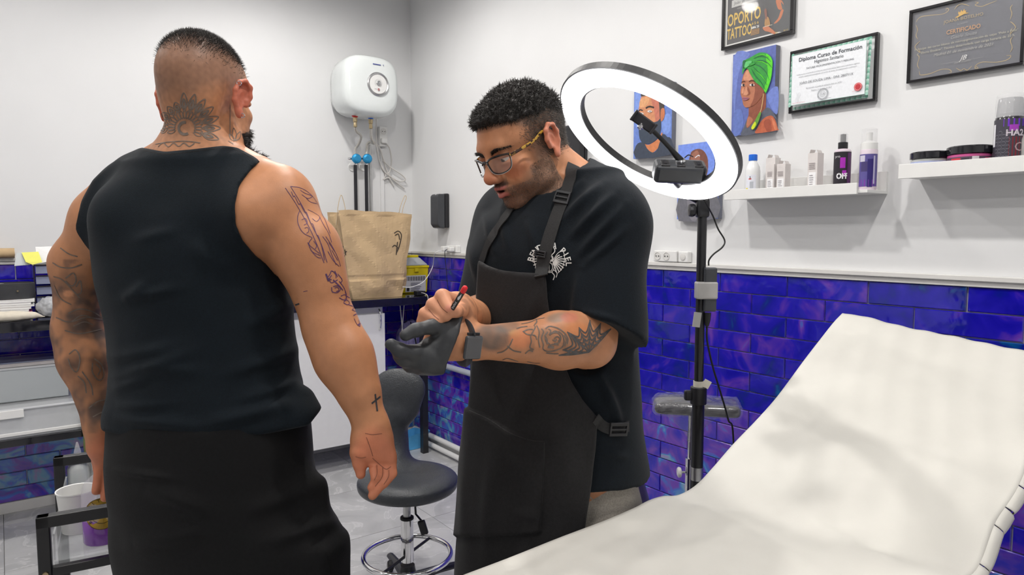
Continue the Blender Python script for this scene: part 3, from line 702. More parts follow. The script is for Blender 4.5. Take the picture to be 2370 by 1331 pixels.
# tank top
TA = SDF(); TA.add(loft(tA, FA, 0.008), 0.03); shouldersA(TA, 0.007); TA.add(rc(nkA, W(474, 300, 1.345), .080, .070), 0.04)
TA.add(rc(W(300, 985, 1.30), W(700, 975, 1.27), .030, .032), 0.06)
TA.add(rc(W(700, 925, 1.30), W(722, 955, 1.29), .022, .014), 0.03)
tank_poly = [(326, 341), (381, 351), (449, 345), (516, 337), (548, 341), (586, 361), (603, 373), (580, 394), (554, 430), (544, 475), (546, 520), (562, 556), (592, 592), (625, 616), (660, 632), (700, 660),
             (760, 800), (770, 930), (742, 948), (716, 985), (600, 1008), (420, 1020), (300, 1012), (246, 1000), (200, 990), (150, 850), (190, 690), (207, 641), (181, 594), (170, 566), (172, 520), (188, 464), (214, 417), (251, 380), (285, 358)]
TA.cut(poly_sd(tank_poly), 0.006)
def tank_folds(P):
    x, y, z = to_px(P); d = np.zeros(len(P))
    for (x0, y0, x1, y1, w, a) in ((250, 830, 420, 800, 16, .004), (250, 880, 460, 810, 14, .004), (255, 905, 380, 860, 12, .003), (280, 700, 350, 650, 14, .003), (300, 690, 420, 665, 12, .003), (560, 760, 690, 690, 18, .004),
                                   (520, 870, 700, 800, 16, .004), (540, 930, 705, 880, 14, .004), (250, 965, 480, 990, 14, .004), (460, 985, 700, 930, 16, .005), (300, 560, 420, 530, 14, .002), (430, 560, 560, 640, 22, .003), (260, 940, 400, 935, 12, .003), (330, 850, 470, 860, 16, .003)):
        ex, ey = x1 - x0, y1 - y0; t = np.clip(((x - x0) * ex + (y - y0) * ey) / (ex * ex + ey * ey), 0, 1)
        r = np.hypot(x - x0 - t * ex, y - y0 - t * ey); d -= 2.4 * a * np.exp(-(r / w) ** 2) * np.sin(PI * np.clip(t, .05, .95))
    return d + 0.0013 * wob(P, 30, 4) * sstep(y, 500, 800)
TA.disp = tank_folds
v, q = TA.mesh([-0.12, 1.00, 1.02], [0.80, 1.72, 1.76], VOXC); tankA = mesh_obj('tank_top', v, q, 'tank_cloth', client, True, None, cl0)
# bound edges of neck and armholes
tank_surf = Surf(v, q)
V_, F_ = tank_surf.strokes([[(556, 428), (549, 475), (551, 520), (566, 553), (595, 588), (628, 612)]], 0.0022, 0.0002)
mesh_obj('armhole_hem', V_, F_, 'black_trousers', tankA, False, offset=cl0)
for pts in ([(330, 347), (381, 357), (449, 351), (516, 343), (548, 348), (588, 369)], [(254, 386), (219, 420), (194, 466), (178, 520), (176, 564), (186, 592)]):
    V_, F_ = tank_surf.strokes([pts], 0.0022, 0.0002); mesh_obj('neckline_hem' if pts[0][0] == 330 else 'armhole_hem', V_, F_, 'black_trousers', tankA, False, offset=cl0)

# trousers: waist, loose seat and two baggy legs
TR = SDF(); tT = [sec(900, 485, .200, .146, DA), sec(1000, 487, .208, .152, DA), sec(1060, 488, .211, .156, DA), sec(1130, 494, .214, .158, DA), sec(1210, 512, .220, .158, DA), sec(1300, 528, .222, .156, DA), sec(1345, 532, .212, .150, DA)]
TR.add(loft(tT, FA), 0.03)
rgA = np.array([FA[1], -FA[0]]); cA = W(531, 1300, DA)[:2]
for sx in (-1, 1):
    hip = np.array([*(cA + rgA * .115 * sx), 0.86]); knee = np.array([*(cA + rgA * .130 * sx + FA * .02), 0.50]); ank = np.array([*(cA + rgA * .125 * sx), 0.09])
    TR.add(rc(hip, knee, .112, .095), 0.05); TR.add(rc(knee, ank, .095, .085), 0.05)
TR.add(rc(W(715, 1130, 1.29), W(742, 1270, 1.28), .024, .034), 0.05); TR.add(rbox(W(758, 1315, 1.27), (.026, .05, .06), .015, np.stack([np.array([*rgA, 0]), np.array([*FA, 0]), np.array([0, 0, 1.0])], 1)), 0.03)
TR.cut(lambda P, zt=W(487, 985, 1.22)[2]: P[:, 2] - zt, 0.004); TR.cut(lambda P: 0.06 - P[:, 2], 0.004)
def tr_folds(P):
    x, y, z = to_px(P); d = 0.0025 * wob(P, 17, 2.2) * sstep(y, 1030, 1150)
    for (x0, y0, x1, y1, w, a) in ((250, 1085, 420, 1110, 8, .003), (330, 1125, 500, 1190, 20, .004), (560, 1190, 740, 1120, 20, .004), (600, 1260, 800, 1200, 18, .005), (300, 1260, 480, 1230, 20, .004), (735, 1010, 760, 1180, 7, .003)):
        ex, ey = x1 - x0, y1 - y0; t = np.clip(((x - x0) * ex + (y - y0) * ey) / (ex * ex + ey * ey), 0, 1)
        r = np.hypot(x - x0 - t * ex, y - y0 - t * ey); d -= 2.4 * a * np.exp(-(r / w) ** 2) * np.sin(PI * np.clip(t, .05, .95))
    return d
TR.disp = tr_folds
v, q = TR.mesh([-0.15, 0.95, 0.03], [0.80, 1.80, 1.20], 0.0050); trA = mesh_obj('trousers', v, q, 'black_trousers', client, True, None, cl0)
trs = Surf(v, q)
zp = [trs.hit(738, yy, 0.002)[0] for yy in (985, 1000, 1015, 1030)] if trs.hit(738, 1000) else None
for sx in (-1, 1):
    S2 = SDF(); f0 = np.array([*(cA + rgA * .125 * sx), 0.045]); toe = f0 + np.array([*FA, 0]) * .17 - np.array([0, 0, .008])
    S2.add(rc(f0 - np.array([*FA, 0]) * .05, toe, .047, .040), 0.02); S2.add(rc(f0, f0 + np.array([0, 0, .05]), .045, .042), 0.03); S2.cut(lambda P: 0.001 - P[:, 2], 0.004)
    v, q = S2.mesh(np.minimum(f0, toe) - .1, np.maximum(f0, toe) + .12, 0.006); mesh_obj('shoe', v, q, 'black_rubber', client, True, None, cl0)
# zip pull on the side pocket
hz = trs.hit(733, 1000, 0.004)
if hz is not None:
    p = hz[0]; mb = MB(); mb.tube([p + np.array([0, 0, .012]), p, p - np.array([0, 0, .004])], .0025, 8); mb.box(p - np.array([0, 0, .016]), (.004, .004, .018)); mb.build('zip_pull', 'chrome', client, off=cl0)

# cropped hair: short strands standing on the crown, beard at the jaw
def strands(name, roots, dirs, length, rad, m, parent, off, bend=0.3, seed=3):
    rg = np.random.default_rng(seed); n = len(roots); D = dirs + rg.normal(0, bend, dirs.shape); D /= np.linalg.norm(D, axis=1)[:, None]
    Ls = length * rg.uniform(.6, 1.2, n); up_ = rg.normal(size=(n, 3)); A = np.cross(D, up_); A /= np.linalg.norm(A, axis=1)[:, None]; B_ = np.cross(D, A)
    mid = roots + D * (Ls * .55)[:, None]; D2 = D + rg.normal(0, bend * 1.2, D.shape); D2 /= np.linalg.norm(D2, axis=1)[:, None]; tip = mid + D2 * (Ls * .5)[:, None]
    V = np.concatenate([np.stack([roots + A * rad, roots - A * rad * .5 + B_ * rad * .87, roots - A * rad * .5 - B_ * rad * .87, mid + A * rad * .8, mid - A * rad * .4 + B_ * rad * .7, mid - A * rad * .4 - B_ * rad * .7, tip], 1).reshape(-1, 3)])
    b = np.arange(n)[:, None] * 7
    T = np.concatenate([b + np.array(t) for t in ((0, 1, 4), (0, 4, 3), (1, 2, 5), (1, 5, 4), (2, 0, 3), (2, 3, 5), (3, 4, 6), (4, 5, 6), (5, 3, 6))])
    return mesh_obj(name, V, T, m, parent, True, offset=off)
qh = (vA - oA) @ RA / hsA
cr_ = np.where((qh[:, 2] + 0.10 * np.abs(qh[:, 0]) + RNG.normal(0, 0.014, len(qh)) > 0.088) & (qh[:, 1] < 0.085) & (np.linalg.norm(qh, axis=1) < 0.16))[0]
pick = RNG.choice(cr_, min(8000, len(cr_)), replace=False)
strands('hair', vA[pick], nA[pick], 0.0075, 0.00032, 'hair_dark', client, cl0, 0.35)
bd = np.where((-qh[:, 2] + 0.35 * (qh[:, 1] - 0.03) > 0.062) & (qh[:, 1] > 0.02) & (qh[:, 2] > -0.135) & (np.linalg.norm(qh, axis=1) < 0.16))[0]
pick = RNG.choice(bd, min(4500, len(bd)), replace=False)
dd = nA[pick] * 0.8 + np.array([0, 0, -0.5])
strands('beard', vA[pick], dd / np.linalg.norm(dd, axis=1)[:, None], 0.013, 0.00042, 'hair_dark', client, cl0, 0.35, 5)
# ear studs and ring
for (x, y) in ((553, 193), (570, 268), (560, 267)):
    h = surfA.hit(x, y, 0.001)
    if h is not None and h[0] @ _fh < 1.36: MB().torus(h[0], 0.004, 0.0008, (0.3, 0.6, 0.2), 16, 6).build('earring', 'chrome', client, True, cl0)
# ================================================================ THE TATTOO ARTIST (glasses, black T-shirt, apron)
mat('shirt_cloth', (0.0040, 0.0072, 0.0112), 0.88, noise=0.22, nscale=260, bump=0.35, bscale=600, sheen=0.06, spec=0.25)
mat('apron_cloth', (0.017, 0.0165, 0.0175), 0.8, noise=0.16, nscale=180, bump=0.3, bscale=500, sheen=0.05, spec=0.3)
mat('strap_web', (0.020, 0.020, 0.021), 0.75, noise=0.2, nscale=300, bump=0.5, bscale=900)
mat('sweat_cloth', (0.36, 0.33, 0.29), 0.95, noise=0.2, nscale=350, bump=0.4, bscale=700, sheen=0.2)
mat('glove_nitrile', (0.042, 0.044, 0.048), 0.48, noise=0.12, nscale=60, bump=0.18, bscale=160, spec=0.45)
KB = 1.06
def WB(x, y, d): return W(x, y, d * KB)
def rcB(a, b, ra, rb): return rc(a, b, ra * KB, rb * KB)
def elB(c, r, R=None): return el(c, np.asarray(r, float) * KB, R)
def secB(y, cx, rx, ry, d): return sec(y, cx, rx * KB, ry * KB, d * KB)
def zk(z): return CAM_H + (z - CAM_H) * KB
DB = 1.45; pb = math.radians(40); FB = dirv((-math.sin(pb), -math.cos(pb))); rgB = np.array([FB[1], -FB[0]]); lfB = -rgB
tB = [secB(425, 1318, .095, .065, DB), secB(460, 1306, .150, .090, DB), secB(510, 1292, .182, .115, DB), secB(580, 1281, .192, .128, DB), secB(680, 1276, .184, .130, DB), secB(780, 1272, .174, .128, DB), secB(880, 1272, .172, .130, DB),
      secB(980, 1276, .176, .134, DB), secB(1080, 1282, .184, .140, DB), secB(1180, 1284, .186, .142, DB)]
SB = SDF(); SB.add(loft(tB, FB), 0.03)
sL, eL, wL = WB(1412, 524, 1.345), WB(1366, 792, 1.275), WB(1092, 792, 1.135)
sR, eR, wR = WB(1172, 522, 1.555), WB(1112, 745, 1.50), WB(1074, 728, 1.21)
def shouldersB(S, o=0.0):
    S.add(rcB(WB(1340, 425, 1.43), WB(1405, 482, 1.36), .044 + o, .050 + o), 0.05); S.add(rcB(WB(1270, 425, 1.48), WB(1185, 482, 1.55), .042 + o, .046 + o), 0.05)
    S.add(elB(sL, np.array((.057, .057, .066)) + o), 0.04); S.add(elB(sR, np.array((.056, .056, .066)) + o), 0.04)
shouldersB(SB)
SB.add(rcB(sL, eL, .057, .044), 0.03); SB.add(rcB(sR, eR, .055, .044), 0.03)
mL = eL + (wL - eL) * .28
SB.add(rcB(eL, mL, .042, .046), 0.03); SB.add(rcB(mL, wL, .045, .0265), 0.025)
SB.add(rcB(WB(1348, 772, 1.265), WB(1290, 765, 1.225), .030, .030), 0.03)
mR = eR + (wR - eR) * .3
SB.add(rcB(eR, mR, .042, .043), 0.03); SB.add(rcB(mR, wR, .042, .028), 0.03)
# neck and bowed head
SB.add(rcB(WB(1300, 455, 1.44), WB(1250, 350, 1.415), .062, .054), 0.03)
SB.add(rcB(WB(1328, 458, 1.45), WB(1300, 400, 1.45), .042, .038), 0.04)
ph, be, ro = math.radians(53), math.radians(26), math.radians(-2)
f2 = dirv((-math.sin(ph), -math.cos(ph))); fB3 = np.array([*(f2 * math.cos(be)), -math.sin(be)]); rB3 = np.cross(fB3, (0, 0, 1)); rB3 /= np.linalg.norm(rB3)
uB3 = np.cross(rB3, fB3); rB3, uB3 = rB3 * math.cos(ro) + uB3 * math.sin(ro), uB3 * math.cos(ro) - rB3 * math.sin(ro)
RB = np.stack([rB3, fB3, uB3], 1); oB = WB(1210, 338, 1.405); sB = 1.005
LB0 = head_prims(SB, oB, RB, sB, earz=-0.004, flare=0.3, wz=0.90)
LB = lambda p: LB0(p)
# bare right hand closed round the pen
SB.add(rcB(wR, WB(1060, 722, 1.17), .028, .030), 0.02); SB.add(elB(WB(1052, 722, 1.155), (.034, .036, .032)), 0.02)
for pts in ([(1058, 700, 1.15, .014), (1024, 686, 1.108, .0125), (1041, 716, 1.085, .0100)], [(1048, 714, 1.15, .014), (1003, 706, 1.108, .0122), (1032, 731, 1.088, .0102)],
            [(1040, 728, 1.15, .014), (985, 727, 1.11, .0118), (1014, 744, 1.09, .010)], [(1035, 742, 1.15, .013), (980, 744, 1.112, .011), (1004, 757, 1.095, .0095)],
            [(1070, 722, 1.17, .016), (1066, 718, 1.12, .013), (1054, 722, 1.092, .0105)]):
    chain(SB, [(WB(x, y, d), r) for x, y, d, r in pts], .005)
# left hand inside the glove (kept slim, the glove covers it)
SB.add(rcB(wL, WB(1050, 790, 1.118), .027, .028), 0.02); SB.add(rcB(WB(1050, 790, 1.118), WB(1010, 800, 1.11), .027, .024), 0.02)
lo_ = np.array([0.47, 0.78, 0.86]); hi_ = np.array([1.27, 1.50, 1.92])
hB = WB(1028, 718, 1.13)
vB, qB = mesh_fine(SB, lo_, hi_, VOX, [(oB - np.array([.16, .16, .165]), oB + np.array([.16, .16, .16])), (hB - .07, hB + .07)], VOXF); nB = vnormals(vB, qB)
def paint_artist(V, N):
    x, y, z = to_px(V); fc = ((V - _C) * N).sum(1) < 0; q = (V - oB) @ RB / sB; q[:, 2] = np.where(q[:, 2] < 0, q[:, 2] / .9, q[:, 2])
    c = np.tile(np.array(srgb(192, 134, 98)), (len(V), 1)).astype(float) * (1 + 0.05 * wob(V, 30, 1.0))[:, None]
    head = (np.linalg.norm(q - np.array([0, 0.01, 0.0]), axis=1) < 0.17)
    ear = head & (np.abs(q[:, 0]) > 0.0775) & (np.abs(q[:, 2]) < 0.05); c[ear] = srgb(206, 130, 102)
    def near(p, r, soft=0.5): return (1 - sstep(np.linalg.norm((q - np.array(p)) / np.array(r), axis=1), 1 - soft, 1 + soft)) * head
    c = blend(c, srgb(196, 118, 90), near((0, 0.112, -0.034), (.022, .022, .020)) * .5)
    for sx in (-1, 1):
        c = blend(c, srgb(178, 118, 88), near((sx * .032, .085, 0), (.024, .02, .02)) * .6); c = blend(c, srgb(202, 120, 90), near((sx * .045, .07, -.03), (.02, .03, .02)) * .5)
    # stubble: jaw, chin, upper lip, greying on the cheeks; sideburn up to the hair
    st = sstep(-q[:, 2] - 0.30 * (0.055 - q[:, 1]) * 0, 0.030, 0.052) * sstep(0.075 - np.abs(q[:, 0]) * 0, 0, .01)
    cheek = sstep(q[:, 1], 0.045, 0.075) * sstep(q[:, 2], -0.072, -0.048) * (np.abs(q[:, 0]) > 0.024)
    side = sstep(0.036 - q[:, 1], 0.0, 0.022) * sstep(q[:, 1], -0.012, 0.002) * (q[:, 2] > -0.09) * (q[:, 2] < 0.03)
    stub = np.clip(np.maximum(st * (1 - cheek), side) , 0, 1) * head * (q[:, 1] > -0.005) * (~ear)
    neck_cut = sstep(q[:, 2], -0.150, -0.128); stub = stub * neck_cut
    g = 1 + 0.22 * wob(V, 330, 5)
    sm_ = sstep(q[:, 1], .02, .075)[:, None]; scol = np.array(srgb(142, 120, 106)) * (1 - sm_) + np.array(srgb(98, 78, 68)) * sm_
    c = blend(c, 0, stub * 0.0); m_ = (stub * 0.62)[:, None]; c = c * (1 - m_) + scol * g[:, None] * m_
    mus = near((0, .096, -.0535), (.026, .02, .009), .4); c = blend(c, srgb(84, 66, 58), mus * .75)
    lip = np.maximum(near((0, .095, -.0605), (.021, .016, .0058), .25), near((0, .095, -.0775), (.020, .016, .0075), .25)); c = blend(c, srgb(190, 112, 104), lip * .9)
    c = blend(c, srgb(60, 22, 20), near((0, .092, -.0685), (.016, .012, .0034), .3))
    # hair bed: dark top, grey-brown fade at the sides
    hb = sstep(q[:, 2] - 0.55 * np.maximum(q[:, 1] - 0.02, 0), 0.018, 0.050) * head * (~ear) * (1 - sstep(q[:, 1], .03, .06) * (q[:, 2] < .06)) * (q[:, 1] < 0.088)
    back = sstep(-q[:, 1], -0.010, 0.01) * sstep(q[:, 2], -0.045, -0.015) * head * (~ear)
    c = blend(c, np.array(srgb(104, 88, 78)), np.maximum(hb, back) * .80)
    c = blend(c, np.array(srgb(44, 40, 38)), sstep(q[:, 2], 0.055, 0.085) * hb * .8)
    # hands and knuckles
    hand = patch(x, y, 1020, 715, 60, 50) * fc * (z < 1.34); c = blend(c, srgb(214, 150, 118), hand * .7)
    c = blend(c, srgb(205, 132, 112), patch(x, y, 1039, 713, 9, 8) * fc * .8)
    hairy = patch(x, y, 1085, 715, 26, 38) * fc; c = blend(c, srgb(120, 84, 64), hairy * sstep(wob(V, 160, 2), -.3, .5) * .5)
    # tattooed forearm: solid dark cuff by the watch, coloured haze above
    arm = (x > 1070) & (x < 1460) & (y > 690) & (y < 870) & fc & (z < 1.5)
    n1 = wob(V, 60, 3.3) + 0.6 * wob(V, 150, 7.1)
    for pp_ in ((1285, 790, 34, 26, 0), (1262, 775, 20, 14, .4), (1228, 790, 10, 30, 0), (1340, 800, 40, 26, 0), (1375, 785, 26, 24, 0)): c = blend(c, srgb(150, 112, 88), patch(x, y, *pp_) * arm * (.35 + .35 * sstep(n1, -.4, .5)))
    c = blend(c, srgb(92, 84, 78), patch(x, y, 1140, 780, 42, 32, .1, .22) * arm * (.75 + .12 * n1))
    c = blend(c, srgb(104, 94, 86), patch(x, y, 1175, 757, 28, 12, -.2) * arm * .6); c = blend(c, srgb(128, 116, 104), patch(x, y, 1290, 735, 26, 11, -.2) * arm * .7)
    c = blend(c, srgb(206, 122, 104), patch(x, y, 1318, 735, 20, 12) * arm * .6); c = blend(c, srgb(176, 150, 96), patch(x, y, 1192, 772, 12, 9) * arm * .5)
    c = blend(c, srgb(206, 124, 84), patch(x, y, 1205, 785, 26, 22) * arm * .6); c = blend(c, srgb(208, 130, 80), patch(x, y, 1335, 765, 30, 18) * arm * .6)
    return np.clip(c, .004, 1)
artist = thing('person', 'person in glasses, black T-shirt and long dark apron, drawing with a pen over gloved hand', 'person', (*WB(1280, 900, 1.45)[:2], 0))
ar0 = np.array(artist.location)
bodyB = mesh_obj('body', vB, qB, 'skin', artist, True, paint_artist(vB, nB), ar0); surfB = Surf(vB, qB)

# eyes
mat('eye', (0.8, 0.78, 0.75), 0.1, attr='Col', coat=0.5)
for sx in (-1, 1):
    mb = MB(); c0 = LB((sx * .032, .0745, .0)); r = .0125 * sB; look = RB @ np.array([0.0, .94, -.34]); M = frame_from(look)
    V = []; Fc = []; cols = []; n, m = 20, 24
    for i in range(n + 1):
        t = PI * i / n
        for k in range(m): V.append(c0 + r * (M[:, 2] * math.cos(t) + math.sin(t) * (M[:, 0] * math.cos(2 * PI * k / m) + M[:, 1] * math.sin(2 * PI * k / m)))); cols.append((.01, .008, .007) if t < .2 else ((.05, .028, .018) if t < .48 else (.72, .68, .64)))
    Fc = [(i * m + k, i * m + (k + 1) % m, (i + 1) * m + (k + 1) % m, (i + 1) * m + k) for i in range(n) for k in range(m)]
    mesh_obj('eye', V, np.array(Fc), 'eye', artist, True, np.array(cols), ar0)
# eyebrows
def brow(sx):
    rg = np.random.default_rng(11 + sx); pts = []; dirs = []
    for i in range(300):
        t = rg.uniform(0, 1); u = .012 + .040 * t; p = LB((sx * u, 0.06, 0.0165 + .007 * math.sin(t * 2.6) + rg.uniform(-.0038, .0038) * (1.1 - .6 * t)))
        l, n, i_, d = surfB.t.ray_cast(Vector(p + RB[:, 1] * .08), Vector(-RB[:, 1]))
        if l is None: continue
        pts.append(np.array(l)); dd = np.array(n) * .35 + RB @ np.array([sx * .8, .1, .35 - .6 * t]); dirs.append(dd / np.linalg.norm(dd))
    strands('eyebrow', np.array(pts), np.array(dirs), .008, .0004, 'hair_dark', artist, ar0, .18, 3)
brow(-1); brow(1)
# hair: dense short curls on top, clipped grizzled sides
mat('hair_stubble', (0.14, 0.12, 0.105), 0.6, noise=0.5, nscale=120)
mat('hair_grizzled', (0.105, 0.095, 0.085), 0.6, noise=0.4, nscale=80)
qh = (vB - oB) @ RB / sB; qh[:, 2] = np.where(qh[:, 2] < 0, qh[:, 2] / .9, qh[:, 2]); ok = np.linalg.norm(qh, axis=1) < 0.16
HB = SDF()
hc = el(LB((0, -0.013, 0.037)), np.array((.0795, .1025, .0915)) * sB, RB); hc2 = el(LB((0, 0.030, 0.040)), np.array((.068, .074, .074)) * sB, RB)
HB.add(hc, .02).add(hc2, .010)
def hair_region(P):
    q = (P - oB) @ RB / sB
    line = 0.058 + 0.30 * np.maximum(q[:, 1] - 0.02, 0) - 0.30 * np.maximum(-q[:, 1] - .02, 0) + 0.012 * wob(P, 60, 1) * 0.4 + 0.10 * np.maximum(np.abs(q[:, 0]) - .05, 0) * 0
    return (line - q[:, 2]) * sB
HB.cut(hair_region, .012); HB.disp = lambda P: 0.0032 * wob(P, 230, 2) + 0.0030 * wob(P, 110, 5) - 0.001
v, q = HB.mesh(oB - .19, oB + .19, 0.0028); mesh_obj('hair', v, q, 'hair_dark', artist, True, None, ar0)
hn = vnormals(v, q); pick = RNG.choice(len(v), 9000, replace=len(v) < 9000)
dd = hn[pick] * .55 + RB[:, 1] * .25 + RNG.normal(0, .35, (len(pick), 3)); strands('hair', v[pick], dd / np.linalg.norm(dd, axis=1)[:, None], .0105, .0006, 'hair_dark', artist, ar0, .35, 8)
jt_ = RNG.normal(0, .008, (len(qh), 3)); qj = qh + jt_
sd = np.where(ok & (qj[:, 2] > -.030) & (qh[:, 2] < .080) & (qj[:, 1] < .040 - .25 * np.abs(qh[:, 2])) & ((qj[:, 1] < .0) | (qj[:, 2] > .012)) & ~((np.abs(qh[:, 0]) > .0765) & (np.abs(qh[:, 2]) < .042) & (qh[:, 1] > -.035)))[0]
pick = RNG.choice(sd, min(12000, len(sd)), replace=False); dd = nB[pick] * .6 - RB[:, 2] * .45 - RB[:, 1] * .3
strands('sideburn_hair', vB[pick], dd / np.linalg.norm(dd, axis=1)[:, None], .0068, .00036, 'hair_grizzled', artist, ar0, .3, 9)

# T-shirt with loose sleeves
TB = SDF(); TB.add(loft(tB, FB, .014), .03); shouldersB(TB, .012)
hemz = WB(1420, 1120, 1.33)[2]
TB.add(loft([(hemz - .03, *WB(1300, 1100, DB)[:2], .210, .162), (hemz + .1, *WB(1290, 1000, DB)[:2], .200, .155), (hemz + .3, *WB(1280, 850, DB)[:2], .19, .148)], FB), .03)
def sleeve(a, b, r0, r1, cutpt, cutn):
    f = rcB(a, b, r0, r1); cutpt = np.asarray(cutpt); cutn = np.asarray(cutn) / np.linalg.norm(cutn)
    return lambda P: np.maximum(f(P), (P - cutpt) @ cutn)
dL = eL - sL; dL /= np.linalg.norm(dL); dR = eR - sR; dR /= np.linalg.norm(dR)
TB.add(sleeve(sL, WB(1404, 780, 1.285), .068, .076, WB(1395, 758, 1.285), dL + np.array([*(_rt[:2] * -.25), 0])), .03)
TB.add(sleeve(sR, eR, .066, .064, sR + (eR - sR) * .80, dR), .03)
TB.sub(rcB(WB(1302, 455, 1.44), WB(1262, 350, 1.415), .074, .080), .006)
TB.sub(rcB(eL + dL * .02, mL, .050, .055), .006)
TB.cut(lambda P: hemz + .012 * wob(P, 12, 1) - P[:, 2], .004)
def shirt_folds(P):
    x, y, z = to_px(P); d = .0016 * wob(P, 26, 3)
    for (x0, y0, x1, y1, w, a) in ((1290, 520, 1400, 420, 10, .005), (1310, 560, 1430, 440, 10, .005), (1330, 600, 1450, 470, 10, .005), (1350, 620, 1470, 510, 9, .004), (1275, 480, 1360, 410, 8, .003), (1330, 760, 1345, 620, 12, .005),
                                   (1400, 880, 1440, 1000, 10, .005), (1380, 850, 1420, 960, 9, .004), (1340, 720, 1440, 745, 8, .003), (1120, 480, 1150, 600, 10, .004), (1085, 560, 1110, 660, 9, .004), (1160, 480, 1180, 590, 9, .003), (1220, 500, 1250, 600, 10, .003), (1380, 1040, 1460, 1060, 9, .003)):
        ex, ey = x1 - x0, y1 - y0; t = np.clip(((x - x0) * ex + (y - y0) * ey) / (ex * ex + ey * ey), 0, 1)
        r = np.hypot(x - x0 - t * ex, y - y0 - t * ey); d -= 2.0 * a * np.exp(-(r / w) ** 2) * np.sin(PI * np.clip(t, .05, .95))
    return d
TB.disp = shirt_folds
v, q = TB.mesh([0.45, 0.78, 0.80], [1.33, 1.56, 1.76], VOXC); shirtB = mesh_obj('t_shirt', v, q, 'shirt_cloth', artist, True, None, ar0); vS, qS = v, q; surfS = Surf(v, q)
# ribbed collar ring
# apron: bib and long skirt hanging in front
AP = SDF(); zt = WB(1200, 600, 1.36)[2]
aS = [(zk(z_), *(WB(x_, y_, DB)[:2] + FB * o_), a_ * KB, b_ * KB) for z_, x_, y_, o_, a_, b_ in ((.42, 1285, 1200, .03, .235, .200), (.70, 1285, 1200, .02, .225, .190), (.95, 1284, 1050, 0, .218, .180), (1.10, 1279, 930, 0, .212, .172), (1.25, 1274, 800, 0, .208, .166), (1.40, 1276, 680, 0, .214, .164), (1.52, 1281, 570, 0, .218, .156))]
AP.add(loft(aS, FB), .02)
AP.cut(poly_sd([(1107, 602), (1128, 614), (1160, 624), (1200, 630), (1262, 634), (1266, 690), (1274, 740), (1290, 800), (1307, 848), (1322, 884), (1350, 928), (1382, 966), (1378, 1040), (1370, 1110), (1358, 1190), (1350, 1270), (1340, 1600), (1030, 1600), (1050, 1331), (1058, 1200), (1070, 1080), (1083, 950), (1090, 860), (1097, 760), (1102, 680)]), .004)
c2 = WB(1284, 1000, DB)[:2]
AP.cut(lambda P: -(P[:, :2] - c2) @ FB - .0, .004)
pocket = poly_sd([(1060, 935), (1086, 946), (1130, 966), (1180, 998), (1228, 1015), (1264, 1018), (1260, 1120), (1252, 1232), (1150, 1240), (1040, 1240)])
def apron_disp(P):
    x, y, z = to_px(P); d = -.008 * (1 - sstep(pocket(P), -.0015, .0015)) + .0014 * wob(P, 22, 6)
    for (x0, y0, x1, y1, w, a) in ((1300, 870, 1320, 1160, 26, .008), (1150, 1000, 1120, 1330, 16, .006), (1120, 700, 1110, 860, 12, .005), (1180, 1050, 1230, 1110, 12, .005), (1190, 1180, 1250, 1200, 12, .004), (1250, 660, 1220, 760, 14, .004), (1090, 960, 1075, 1300, 12, .005), (1220, 1240, 1210, 1400, 18, .006)):
        ex, ey = x1 - x0, y1 - y0; t = np.clip(((x - x0) * ex + (y - y0) * ey) / (ex * ex + ey * ey), 0, 1)
        r = np.hypot(x - x0 - t * ex, y - y0 - t * ey); d -= a * np.exp(-(r / w) ** 2) * np.sin(PI * np.clip(t, .05, .95))
    return d
AP.disp = apron_disp
v, q = AP.mesh([0.47, 0.72, 0.35], [1.30, 1.42, 1.54], VOXC); apron = mesh_obj('apron', v, q, 'apron_cloth', artist, True, None, ar0); surfP = Surf(v, q)
for pts in ([(1086, 950), (1130, 970), (1180, 1002), (1228, 1019), (1262, 1022)], [(1260, 1024), (1257, 1120), (1250, 1228)]):
    V_, F_ = surfP.strokes([pts], .0022, .0004); mesh_obj('pocket_seam', V_, F_, 'strap_web', apron, False, offset=ar0)
class Multi:
    def __init__(s, *S): s.S = S
    def hit(s, x, y, off=0.0):
        H = [h for h in (k.hit(x, y, off) for k in s.S) if h is not None]
        return min(H, key=lambda h: np.linalg.norm(h[0] - _C)) if H else None
    strokes = Surf.strokes
over = Multi(surfP, surfS); allB = Multi(surfP, surfS, surfB)
def strap(name, pts, w, th=.0022, surf=allB, off=.003, m='strap_web', n=40, parent=None):
    P = spline(pts, n); H = [surf.hit(x, y, off) for x, y in P]; H = [h for h in H if h is not None]
    C = np.array([h[0] for h in H]); Nn = np.array([h[1] for h in H])
    for _ in range(4): C[1:-1] = (C[:-2] + C[1:-1] * 2 + C[2:]) / 4; Nn[1:-1] = (Nn[:-2] + Nn[1:-1] * 2 + Nn[2:]) / 4
    T = np.gradient(C, axis=0); B_ = np.cross(T, Nn); B_ /= np.linalg.norm(B_, axis=1)[:, None]; N2 = np.cross(B_, T); N2 /= np.linalg.norm(N2, axis=1)[:, None]
    if (N2 * Nn).sum() < 0: N2 = -N2
    k = len(C); V = np.concatenate([C + B_ * w / 2, C - B_ * w / 2, C + B_ * w / 2 + N2 * th, C - B_ * w / 2 + N2 * th])
    Fc = []
    for i in range(k - 1): Fc += [(i, i + 1, k + i + 1, k + i), (2 * k + i, 3 * k + i, 3 * k + i + 1, 2 * k + i + 1), (i, 2 * k + i, 2 * k + i + 1, i + 1), (k + i, k + i + 1, 3 * k + i + 1, 3 * k + i)]
    Fc += [(0, k, 3 * k, 2 * k), (k - 1, 3 * k - 1, 4 * k - 1, 2 * k - 1)]
    mb = MB(); mb.add(V, Fc); return mb.build(name, m, parent or artist, True, ar0)
strap('neck_strap', [(1118, 606), (1135, 560), (1160, 520), (1185, 485), (1200, 470)], .020, parent=apron, surf=over)
